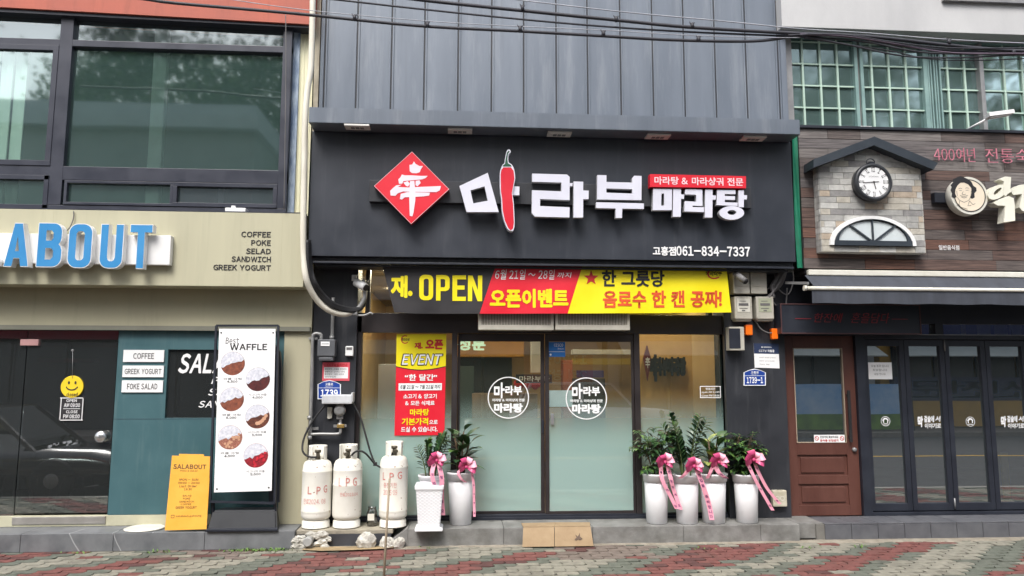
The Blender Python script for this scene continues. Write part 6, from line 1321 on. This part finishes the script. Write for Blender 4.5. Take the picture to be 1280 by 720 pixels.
def small(T, c, seed, n, h, w_, pend=.3):
    r_ = random.Random(seed); mb = MB(); sb = MB()
    for k in range(n):
        a = r_.uniform(0, 6.283); rr = w_ * math.sqrt(r_.random()); H = h * r_.uniform(.45, 1.0); top = c + Vector((math.cos(a) * rr, math.sin(a) * rr * .75, H))
        base_ = c + Vector((math.cos(a) * .02, math.sin(a) * .02, 0)); mid = base_.lerp(top, .55) + Zv * h * .12
        P = smooth_path([base_, mid, top], 5); sb.tube(P, [.007 * (1 - .7 * i / (len(P) - 1)) for i in range(len(P))], 5)
        for j in range(5):
            s0 = P[max(2, len(P) - 1 - j * 2)]; b = r_.uniform(0, 6.283); d = Vector((math.cos(b), math.sin(b) * .8, r_.uniform(-.2, .6))).normalized(); L = r_.uniform(.07, .14); tw = [s0, s0 + d * L * .5 + Zv * .01, s0 + d * L - Zv * pend * .04]
            sb.tube(tw, .0028, 4)
            for i in range(7):
                t = (i + 1) / 7; p = tw[0].lerp(tw[2], t); q = d.cross(Zv).normalized() * (1 if i % 2 else -1) + d * .6 + Zv * r_.uniform(-.5, .3); leaf(mb.bm, p, q, Zv, r_.uniform(.055, .095), r_.uniform(.026, .042), pend, r_.choice((0, 0, 1, 2)), 2)
    sb.build('stems', bark, T); mb.build('foliage', LG, T)
ptm = pm('white_pot_plastic', S(236, 236, 238), S(229, 229, 230), 4, .4, .08); soil = pm('potting_soil', S(70, 56, 44), S(48, 38, 30), 30, .95, bump=.6)
pinkd = pm('deep_pink_ribbon', S(206, 84, 130), S(186, 62, 112), 6, .4, .1); pinkl = pm('pale_pink_ribbon', S(246, 172, 192), S(238, 158, 180), 6, .45, .1); pkink = pm('violet_ink', S(120, 50, 110))
def ribbon(mb, pts, w_, m=0, sideways=Vector((1, 0, 0)), tw=0):
    prev = None; P = smooth_path(pts, 6)
    for i, p in enumerate(P):
        t = i / (len(P) - 1); s_ = (Matrix.Rotation(tw * t, 3, 'Z') @ sideways) * w_ / 2; cur = [mb.bm.verts.new(p - s_), mb.bm.verts.new(p + s_)]
        if prev:
            f = mb.bm.faces.new((prev[0], prev[1], cur[1], cur[0])); f.material_index = m; f.smooth = True
        prev = cur
    return P
def bow(T, c, s_, tails, seed):
    r_ = random.Random(seed); mb = MB()
    for k, a in enumerate((-.35, .35, 3.5, 2.8, 1.2, 1.95)):
        d = Vector((math.cos(a), -.25, math.sin(a))).normalized(); L = s_ * r_.uniform(.8, 1.1); n_ = Vector((-math.sin(a), 0, math.cos(a))); w_ = s_ * .62; fy = Vector((0, -1, 0)) * L * .42
        P = smooth_path([c, c + d * L * .55 + fy, c + d * L * 1.0 + fy * .35, c + d * L * .55 - fy * .35, c], 5); prev = None
        for i_, p in enumerate(P):
            k_ = math.sin(math.pi * i_ / (len(P) - 1)); sw = n_ * w_ / 2 * (.3 + .7 * k_) + Vector((0, .02 * k_, 0))
            cur = [mb.bm.verts.new(p - sw - Vector((0, s_ * .2, 0))), mb.bm.verts.new(p + sw - Vector((0, s_ * .2, 0)))]
            if prev:
                f = mb.bm.faces.new((prev[0], prev[1], cur[1], cur[0])); f.material_index = 1 if k % 3 == 1 else 0; f.smooth = True
            prev = cur
    bmesh.ops.create_icosphere(mb.bm, subdivisions=2, radius=s_ * .2, matrix=Matrix.Translation(c - Vector((0, s_ * .45, 0))))
    tx = MB()
    for pts, w_, body in tails:
        P = ribbon(mb, pts, w_, 1)
        if body:
            for i, ch in enumerate(body):
                if ch == ' ': continue
                t = .18 + .72 * i / max(1, len(body) - 1); f_ = t * (len(P) - 1); j = int(f_); p = P[j].lerp(P[min(j + 1, len(P) - 1)], f_ - j); dn = (P[min(j + 1, len(P) - 1)] - P[max(j - 1, 0)]).normalized(); hw = w_ * .3
                rt = Vector((1, 0, 0)); q = [p - rt * hw + dn * hw * 1.1, p + rt * hw + dn * hw * 1.1, p + rt * hw - dn * hw * 1.1, p - rt * hw - dn * hw * 1.1]; tx.text(ch, (0, 0, 1, 1), 0, quad=q, bold=.02)
    o = mb.build('ribbon_bow', [pinkd, pinkl], T); tx.build('ribbon_lettering', pkink, o)
def pot_at(px, py, r0, r1, H, lab, rim=.09, yoff=0):
    g = gz(px, py, hz_); T = thing('potted_plant', lab, 'potted plant', (g.x, g.y + r0, hz_), 'potted gift plants with pink ribbons')
    c = (g.x, g.y + r0, hz_); mb = MB(); mb.lathe([(r0 * .9, .0), (r0, .006), (r0 + (r1 - r0) * .97, H - rim - .004), (r1 * .975, H - rim - .001), (r1 * 1.075, H - rim + .001), (r1 * 1.10, H - .026), (r1 * 1.15, H - .020), (r1 * 1.16, H - .004), (r1 * 1.12, H), (r1 * 1.04, H - .002), (r1 * .97, H - .02), (r1 * .9, H - .06)], c, 40); P = mb.build('plant_pot', ptm, T)
    mb = MB(); mb.lathe([(r1 * .95, H - .05), (r1 * .5, H - .035), (.004, H - .03)], c, 24); mb.build('soil', soil, P)
    return T, Vector((g.x, g.y + r0, hz_ + H - .04))
def pt(px, py, Y): return atv(px, py, Y)
# square woven planter hiding the first pot
g = gz(537, 663.5, hz_); yb = g.y
T, c = pot_at(537.5, 656, .10, .118, .545, 'upright feathery plant in a round pot set inside a square woven white planter', .05)
T.location = T.location
mb = MB(); cx, cy = c.x, -.345; n = 9; H = .47
def sq(h, s_): return [(cx - s_, cy - s_, hz_ + h), (cx + s_, cy - s_, hz_ + h), (cx + s_, cy + s_, hz_ + h), (cx - s_, cy + s_, hz_ + h)]
rings = [sq(0, .145), sq(.025, .145), sq(.04, .112), sq(H - .05, .138), sq(H - .045, .15), sq(H, .152), sq(H, .138), sq(H - .12, .13)]
vv = [[mb.bm.verts.new(p) for p in q] for q in rings]
for a, b in zip(vv, vv[1:]):
    for k in range(4): mb.bm.faces.new((a[k], a[(k + 1) % 4], b[(k + 1) % 4], b[k]))
mb.bm.faces.new(vv[0][::-1]); mb.bm.faces.new(vv[-1])
bmesh.ops.bevel(mb.bm, geom=mb.bm.edges[:], offset=.006, segments=2, affect='EDGES')
for j in range(22):                                       # woven bumps on the front and right faces
    h = .06 + j * .0165; s_ = .112 + (.138 - .112) * (h - .04) / (H - .09)
    for i in range(11):
        if (i + j) % 2: continue
        x = cx - s_ + .012 + (2 * s_ - .024) * i / 10; mb.box(x - .011, x + .011, cy - s_ - .004, cy - s_ + .002, hz_ + h - .006, hz_ + h + .006, 0, .002); mb.box(cx + s_ - .002, cx + s_ + .004, cy - s_ + (x - cx + s_) - .011, cy - s_ + (x - cx + s_) + .011, hz_ + h - .006, hz_ + h + .006)
PL = mb.build('square_planter', ptm, T); T.location = (cx, cy, hz_)
for ch in T.children:
    if ch.name.startswith('plant_pot'):
        for v in ch.data.vertices: v.co = v.co
c = Vector((cx, cy, hz_ + .50))
zz(T, c, 21, 11, .56, .36)
yb_ = cy - .2
bow(T, pt(546, 575, yb_), .10, [([pt(543, 578, yb_ - .02), pt(540, 592, yb_ - .06), pt(543, 606, yb_ - .05)], .045, '축개업'), ([pt(548, 578, yb_ - .02), pt(552, 597, yb_ - .04), pt(552, 620, yb_ + .01), pt(553.5, 644, yb_ + .0)], .05, '번창 하세요')], 1)
T, c = pot_at(575.5, 657.5, .118, .140, .565, 'dark broad leaved plant in a tall round white pot right of the square planter')
broad(T, c, 31, 9, .58); yb_ = c.y - .15
bow(T, pt(583, 583, yb_), .105, [([pt(580, 584, yb_), pt(573, 590, yb_ - .03), pt(576, 598, yb_ - .03), pt(582, 603, yb_ - .01)], .03, ''), ([pt(589, 586, yb_ - .02), pt(592, 605, yb_ - .02), pt(592.5, 625, yb_), pt(593, 646, yb_)], .028, '대박나세요')], 2)
T, c = pot_at(824.5, 656, .115, .130, .54, 'airy small leaved plant in the white pot nearest the right sliding door')
small(T, c, 41, 20, .62, .20, .4); yb_ = c.y - .15
bow(T, pt(830, 577, yb_), .105, [([pt(826, 582, yb_), pt(828, 600, yb_ - .02), pt(838, 620, yb_), pt(846, 636, yb_)], .045, '축개업'), ([pt(834, 580, yb_ - .02), pt(839, 600, yb_ - .03), pt(843, 615, yb_), pt(851, 637, yb_)], .045, '번창하세요')], 3)
T, c = pot_at(863, 656, .115, .132, .53, 'tall feathery plant with one high stem in the second white pot right of the door')
zz(T, c, 52, 9, .76, .34); zzm = MB(); yb_ = c.y - .16
bow(T, pt(866, 582, yb_), .115, [([pt(862, 584, yb_), pt(857, 592, yb_ - .02), pt(850, 598, yb_)], .05, ''), ([pt(870, 585, yb_ - .02), pt(878, 605, yb_ - .03), pt(886, 630, yb_), pt(890, 650, yb_)], .055, '개업을 축하합니다')], 4); zzm.bm.free()
T, c = pot_at(897, 655.5, .122, .145, .54, 'broad leaved plant with one yellow leaf, between the feathery plant and the bushy plant')
broad(T, c, 61, 8, .54, True); yb_ = c.y - .16
bow(T, pt(897, 577, yb_), .10, [([pt(893, 578, yb_), pt(898, 590, yb_ - .02), pt(908, 598, yb_)], .055, '축 개업'), ([pt(892, 580, yb_), pt(888, 590, yb_ - .02), pt(884, 598, yb_)], .04, '')], 5)
T, c = pot_at(939, 655, .115, .132, .53, 'bushy small leaved plant in the rightmost white pot before the black pillar')
small(T, c, 71, 30, .50, .19, .3); yb_ = c.y - .16
bow(T, pt(940, 574, yb_), .115, [([pt(934, 578, yb_), pt(942, 595, yb_ - .02), pt(951, 612, yb_), pt(966, 638, yb_ + .02)], .04, '축 개업'), ([pt(943, 578, yb_ - .02), pt(950, 594, yb_ - .02), pt(960, 612, yb_), pt(975, 630, yb_ + .02)], .04, '번창')], 6)
for q in ((870, 603), (944, 602)):
    pass
# ================================================================== OVERHEAD CABLES
YK = -1.5
cb_d = pm('cable_black', S(58, 58, 66), S(44, 44, 50), 6, .6); cb_l = pm('cable_silver', S(176, 178, 186), S(150, 152, 160), 6, .5)
def cable(pts, r, m, lab, Y=YK):
    k = MB(); k.tube(pxpath(pts, Y, 6), r, 7); tag(k.build('overhead_cable', m), lab, 'cable', 'overhead cables across the building fronts')
cable([(-60, -14), (150, -4), (220, 4), (370, 17), (520, 32), (650, 39), (754, 45), (842, 50), (941, 51.5), (1000, 45), (1060, 45), (1150, 60), (1280, 68), (1380, 72)], .016, cb_d, 'lowest thick black overhead cable, sagging before the metal cladding')
cable([(300, -14), (424, 0), (532, 12), (650, 24), (754, 33), (862, 40), (1000, 46), (1080, 52), (1160, 66), (1280, 67), (1380, 68)], .010, cb_d, 'thin dark overhead cable between the two thick ones')
cable([(440, -12), (527, 0), (650, 13), (769, 25), (862, 34), (1000, 42), (1090, 46), (1200, 58), (1280, 64), (1380, 66)], .018, cb_d, 'upper thick black overhead cable before the metal cladding', YK - .03)
cable([(560, -10), (640, -1), (780, 15), (900, 26), (1000, 36), (1080, 41), (1180, 49), (1280, 54), (1380, 58)], .006, cb_l, 'topmost thin silver overhead wire')
cable([(230, -10), (370, 11), (530, 26), (650, 33), (760, 38), (860, 44), (960, 47), (1000, 47)], .004, cb_l, 'fine pale wire lashed just above the lowest black cable', YK - .02)
cable([(1000, 46), (1040, 53), (1110, 63), (1165, 74), (1240, 75), (1330, 70)], .006, cb_d, 'thin dark wire with the lowest sag before the green gridded windows')
cable([(1000, 45), (1060, 56), (1130, 70), (1200, 72), (1280, 68), (1380, 66)], .009, cb_d, 'dark wire second lowest before the green gridded windows', YK - .04)
cable([(1000, 43), (1060, 46), (1130, 57), (1190, 66), (1280, 67), (1380, 68)], .009, pm('cable_purple', S(110, 96, 112), S(90, 78, 92), 6, .6), 'purplish overhead cable inside the bundle before the green windows', YK - .06)
cable([(985, 44), (1050, 43), (1120, 53), (1190, 60), (1280, 60), (1380, 60)], .007, cb_d, 'dark wire highest in the bundle before the green gridded windows', YK - .08)
for p in ((443, 22), (534, 31), (653, 10), (650, 36), (754, 42), (770, 24), (865, 32), (873, 49), (1007, 45), (1186, 52), (1267, 66)):
    k = MB(); k.tube(pxpath([(p[0] - 3, p[1] - 5), (p[0], p[1] + 1), (p[0] + 3, p[1] - 4)], YK - .03, 3), .005, 5); k.tube([atv(p[0], p[1] - 3, YK - .04), atv(p[0] + .5, p[1] + 3, YK - .04)], .02, 6)
    tag(k.build('cable_tie', cb_d), 'small wire tie hooked over the overhead cables', 'tie', 'wire ties on the overhead cables')
k = MB(); k.tube(pxpath([(357, 14), (357.5, 60), (357, 130), (356, 200), (355, 262)], -.5, 4), .005, 5); tag(k.build('drop_wire', M['greyink']), 'thin vertical wire hanging before the right edge of the upper cafe window', 'wire')
# ================================================================== ACROSS THE STREET: mirrored in the panes
OY = -17.5
def opp(name, label, x0, x1, h, wall, parap_, sign, sc, awn=None):
    T = thing(name, label, 'building', ((x0 + x1) / 2, OY, 0)); mb = MB()
    mb.box(x0, x1, OY - 7, OY, 3.1, h); mb.box(x0, x0 + .4, OY - 7, OY, 0, 3.098); mb.box(x1 - .4, x1, OY - 7, OY, 0, 3.098); mb.box(x0 + .4, x1 - .4, OY - 7, OY - 1.5, 0, 3.098); mb.build('wall', wall, T)
    mb = MB(); mb.box(x0 - .2, x1 + .2, OY - 7.2, OY + .45, h + .002, h + .5); mb.box(x0 - .1, x1 + .1, OY - 7.1, OY + .25, h + .502, h + .9); mb.build('roof', parap_, T)
    mb = MB(); mb.box(x0 + .3, x1 - .3, OY + .003, OY + .3, 3.0, 3.9, 0, .01); mb.build('signboard', sign, T)
    mb = MB(); n = max(2, int((x1 - x0) / 1.8))
    for i in range(n):
        a = x0 + .5 + (x1 - x0 - 1) * i / n; b = a + (x1 - x0 - 1) / n - .1; mb.box(a, a + .06, OY - .1, OY - .02, 0, 2.9); mb.box(a, b, OY - .1, OY - .02, 2.84, 2.9)
        if h > 6: mb.box(a + .1, b - .1, OY + .003, OY + .06, 4.6, 4.66); mb.box(a + .1, b - .1, OY + .003, OY + .06, 5.8, 5.86)
    mb.build('window_frame', M['dark'], T)
    mb = MB()
    for i in range(n):
        a = x0 + .5 + (x1 - x0 - 1) * i / n; b = a + (x1 - x0 - 1) / n - .1; mb.face([(a + .06, OY - .06, .02), (b, OY - .06, .02), (b, OY - .06, 2.84), (a + .06, OY - .06, 2.84)])
        if h > 6: mb.face([(a + .1, OY + .03, 4.66), (b - .1, OY + .03, 4.66), (b - .1, OY + .03, 5.8), (a + .1, OY + .03, 5.8)])
    mb.build('window_pane', pm('dark_far_glass', S(52, 60, 66), S(40, 46, 52), .6, .2), T)
    if awn:
        mb = MB(); mb.slab([(x0 + .3, OY + 1.4, 2.5), (x1 - .3, OY + 1.4, 2.5), (x1 - .3, OY + .31, 3.0), (x0 + .3, OY + .31, 3.0)], .04); mb.build('awning', awn, T)
    return T
wallA = pm('grey_tile_wall', S(176, 178, 176), S(158, 160, 158), 1); wallB = pm('tan_wall', S(184, 170, 146), S(166, 152, 130), 1)
paleg = pm('pale_parapet', S(206, 212, 214), S(188, 194, 198), 1)
opp('far_building', 'pale two storey building across the street mirrored in the upper cafe window', -19, -7.2, 10.2, wallA, paleg, pm('maroon_sign', S(126, 40, 48)), S(230, 230, 230))
T = opp('far_shop', 'low tan shop across the street mirrored in the sliding doors', -7, 5, 4.4, wallB, paleg, pm('rust_sign', S(170, 80, 54)), S(230, 230, 230), pm('grey_awning', S(150, 152, 150)))
opp('far_stationery', 'dark fronted shop with mustard panels across the street mirrored in the folding doors', 15.2, 22.6, 4.2, pm('mustard_wall', S(190, 150, 64), S(176, 138, 56), 1), paleg, pm('navy_sign', S(36, 44, 84)), S(230, 230, 230), pm('pale_awning', S(176, 186, 182)))
opp('far_house', 'grey house across the street at the far right end of the opposite row', 22.8, 33, 6.4, wallA, paleg, pm('sky_sign', S(74, 140, 196)), S(230, 230, 230))
opp('far_store', 'grey store across the street between the tan shop and the dark fronted shop', 5.2, 15, 4.6, wallA, paleg, pm('teal_sign', S(60, 120, 130)), None, pm('far_canvas', S(190, 196, 190)))
mb = MB(); mb.box(15.5, 22.3, OY + .05, OY + .34, .05, .95, 0); mb.box(15.5, 22.3, OY + .05, OY + .34, .953, 1.8, 1); tag(mb.build('far_display', [pm('mustard_panel', S(196, 154, 70)), pm('navy_panel', S(34, 42, 78))]), 'mustard and navy display boards before the dark fronted shop across the street', 'display board')
mb = MB(); mb.text('문신전문', (0, 0, 1, 1), 0, bold=.03, fn=lambda u, v, d: Vector((22 - 6 * u, OY + .345, 1.05 + .65 * v))); tag(mb.build('far_lettering', pm('pale_blue_print', S(140, 170, 230))), 'pale blue lettering on the navy board across the street', 'lettering')
mb = MB(); mb.box(2.2, 4.6, OY + .32, OY + .36, .6, 2.9); T_ = mb.build('far_poster', pm('coral_print', S(196, 96, 66))); tag(T_, 'coral poster on the tan shop across the street', 'poster')
mb = MB()
for i, t_ in enumerate(('1120원', '2월 당첨', '축하합니다')): mb.text(t_, (0, 0, 1, 1), 0, bold=.03, fn=lambda u, v, d, i=i: Vector((4.4 - 1.6 * u, OY + .365, 2.2 - i * .55 + .4 * v)))
mb.build('poster_lettering', M['whitep'], T_)
# sky-blue billboard mirrored in the brown door
T = thing('far_billboard', 'billboard of blue sky and green meadow across the street', 'billboard', (13.2, -15.85, 0)); mb = MB(); mb.box(11.2, 15.2, -15.9, -15.8, .55, 1.55, 0); mb.box(11.2, 15.2, -15.9, -15.8, .05, .548, 1); mb.build('panel', [pm('sky_print', S(96, 164, 220), S(190, 214, 236), .8), pm('meadow_print', S(120, 160, 60), S(70, 104, 40), 2)], T)
mb = MB(); mb.box(11.1, 11.19, -15.92, -15.78, 0, 1.6); mb.box(15.21, 15.3, -15.92, -15.78, 0, 1.6); mb.build('post', M['dark'], T)
# trees behind the far roofs
def tree(x, y, h, r, seed, label):
    T = thing('broadleaf_tree', label, 'tree', (x, y, -.3)); r_ = random.Random(seed); mb = MB(); base_ = Vector((x, y, -.3))
    mb.tube([base_, base_ + Vector((.1, 0, h * .3)), base_ + Vector((-.1, .1, h * .6))], [.28, .2, .12], 9); L = MB(); cl_ = []
    for k in range(34):
        a = r_.uniform(0, 6.28); q = r * math.sqrt(r_.random()); z = h * r_.uniform(.48, 1) ; c_ = base_ + Vector((q * math.cos(a) * (1.15 - .5 * z / h), q * math.sin(a) * (1.15 - .5 * z / h), z)); cl_.append((c_, r_.uniform(.7, 1.5)))
        if k % 2 == 0: mb.tube([base_ + Vector((0, 0, h * r_.uniform(.3, .55))), c_], [.08, .03], 6)
    for c_, s_ in cl_:
        for i in range(420):
            d = Vector((r_.gauss(0, 1), r_.gauss(0, 1), r_.gauss(0, .8))); d *= s_ * .62; p = c_ + d; n_ = Vector((r_.gauss(0, 1), r_.gauss(0, 1), r_.gauss(0, 1))).normalized(); u = n_.orthogonal().normalized() * r_.uniform(.09, .17); v = n_.cross(u) * .7
            f = L.bm.faces.new([L.bm.verts.new(p + k) for k in (-u, v, u, -v)]); f.material_index = r_.choice((0, 0, 1))
    mb.build('trunk', bark, T); L.build('crown', [pm('far_leaf', S(70, 96, 58), S(48, 72, 42), 3, .6), pm('far_leaf_light', S(100, 124, 70), S(78, 100, 54), 3, .6)], T)
for i, (x, y, h, r, lab) in enumerate(((-14.5, -25, 16.5, 4.2, 'tall broadleaf tree behind the pale two storey building across the street'), (-9.0, -25, 17, 4.4, 'broad tree behind the gap between the pale building and the tan shop'), (-3.5, -25, 18.5, 4.6, 'tallest dark tree behind the left half of the tan shop'), (3.5, -26, 16, 4.4, 'round tree behind the right half of the tan shop'), (10.5, -26, 16, 4.4, 'tree behind the dark fronted shop across the street'), (17.5, -25, 17, 4.6, 'added tree behind the grey house across the street, darkening the mirrored sky'), (25, -25, 17, 4.6, 'added tree at the far end behind the grey house, darkening the mirrored sky'))): tree(x, y, h, r, 100 + i, lab)  # last two trees added to darken the sky mirrored in the right windows
# parked cars beside the photographer, mirrored in the glass
def car(name, label, x, y, paint, L, H, suv, flip=1, z0=-.14):
    T = thing(name, label, 'car', (x, y, z0)); W = .9
    sec = ([(-.5, .38, .80, .0), (-.47, .30, .92, 0), (-.30, .22, .98, 0), (-.18, .2, 1.0, 1), (.02, .2, 1.0, 1), (.22, .2, .99, 1), (.40, .22, .94, 0), (.47, .28, .84, 0), (.5, .36, .7, 0)])
    mb = MB(); prev = None
    for t, lo, hi, cab in sec:
        hb = (.62 if suv else .52) * hi * H * 1.05; wx = W * (1 if abs(t) < .44 else .86)
        ring = [(-wx, lo), (-wx * 1.0, hb * .6 + .1), (-wx * .95, hb), (wx * .95, hb), (wx, hb * .6 + .1), (wx, lo)]
        cur = [mb.bm.verts.new((x + flip * t * L, y + a, z0 + b)) for a, b in ring]
        if prev:
            for k in range(6): f = mb.bm.faces.new((prev[k], prev[(k + 1) % 6], cur[(k + 1) % 6], cur[k])); f.smooth = True
        else: mb.bm.faces.new(cur)
        prev = cur
    mb.bm.faces.new(prev[::-1]); mb.build('body', paint, T)
    hb = (.62 if suv else .52) * H * .98
    cabs = ([(-.44, 0), (-.38, 1), (.08, 1), (.22, 0)] if suv else [(-.40, 0), (-.22, 1), (.06, 1), (.24, 0)]); mb = MB(); gl = MB(); prev = None
    for t, up in cabs:
        q = .74 if up else .9; cur = [(x + flip * t * L, y - W * q, z0 + (H if up else hb)), (x + flip * t * L, y + W * q, z0 + (H if up else hb))]
        if prev: (mb if up and prev[2] else gl).face([prev[0], prev[1], cur[1], cur[0]])
        prev = (cur[0], cur[1], up)
    pts = lambda s_: [(x + flip * t * L, y + s_ * W * (.74 if up else .9), z0 + (H - .03 if up else hb)) for t, up in cabs]
    for s_ in (-1, 1): gl.face(pts(s_))
    for s_ in (-1, 1):
        for t0, t1 in zip(cabs, cabs[1:]):
            p, q = [Vector((x + flip * t * L, y + s_ * W * (.745 if up else .905), z0 + (H if up else hb))) for t, up in (t0, t1)]; mb.bar(p, q, .06, .06)
        mb.bar((x - flip * .08 * L, y + s_ * W * .745, z0 + H), (x - flip * .1 * L, y + s_ * W * .905, z0 + hb), .07, .06)
    mb.build('roof', paint, T); gl.build('window', glass('car_glass_' + name, (.12, .14, .15, 1), .12), T)
    for t in (-.31, .31):
        for s_ in (-1, 1):
            c_ = (x + flip * t * L, y + s_ * (W - .02), z0 + .33); w_ = MB(); w_.lathe([(.2, -.09), (.31, -.1), (.33, -.06), (.33, .06), (.31, .1), (.2, .09)], c_, 24, 0, 'Y'); w_ = w_.build('wheel', M['rubber'], T)
            k = MB(); k.lathe([(.03, .095 * 1), (.2, .085), (.2, -.085), (.03, -.095)], c_, 18, 0, 'Y'); k.build('rim', M['grey'], w_)
    for s_ in (-1, 1):
        k = MB(); k.box(min(x + flip * .47 * L, x + flip * .493 * L), max(x + flip * .47 * L, x + flip * .493 * L), y + s_ * .62 - .14, y + s_ * .62 + .14, z0 + hb * .72, z0 + hb * .92, 0, .02); k.build('headlight', pm('lamp_glass', S(220, 224, 226)), T)
    return T
car('parked_sedan', 'black sedan at the kerb, mirrored in the cafe glass door', -7.7, -4.6, pm('black_car_paint', S(34, 36, 42), S(30, 32, 38), 1, .2, .05, coat=1), 4.7, 1.42, False)
car('parked_suv', 'white car across the street, mirrored in the frosted sliding doors', 3.6, -11.6, pm('white_car_paint', S(236, 238, 240), S(228, 230, 232), 1, .25, .05, coat=1), 4.6, 1.75, True)
bpy.data.batch_remove(TRASH)
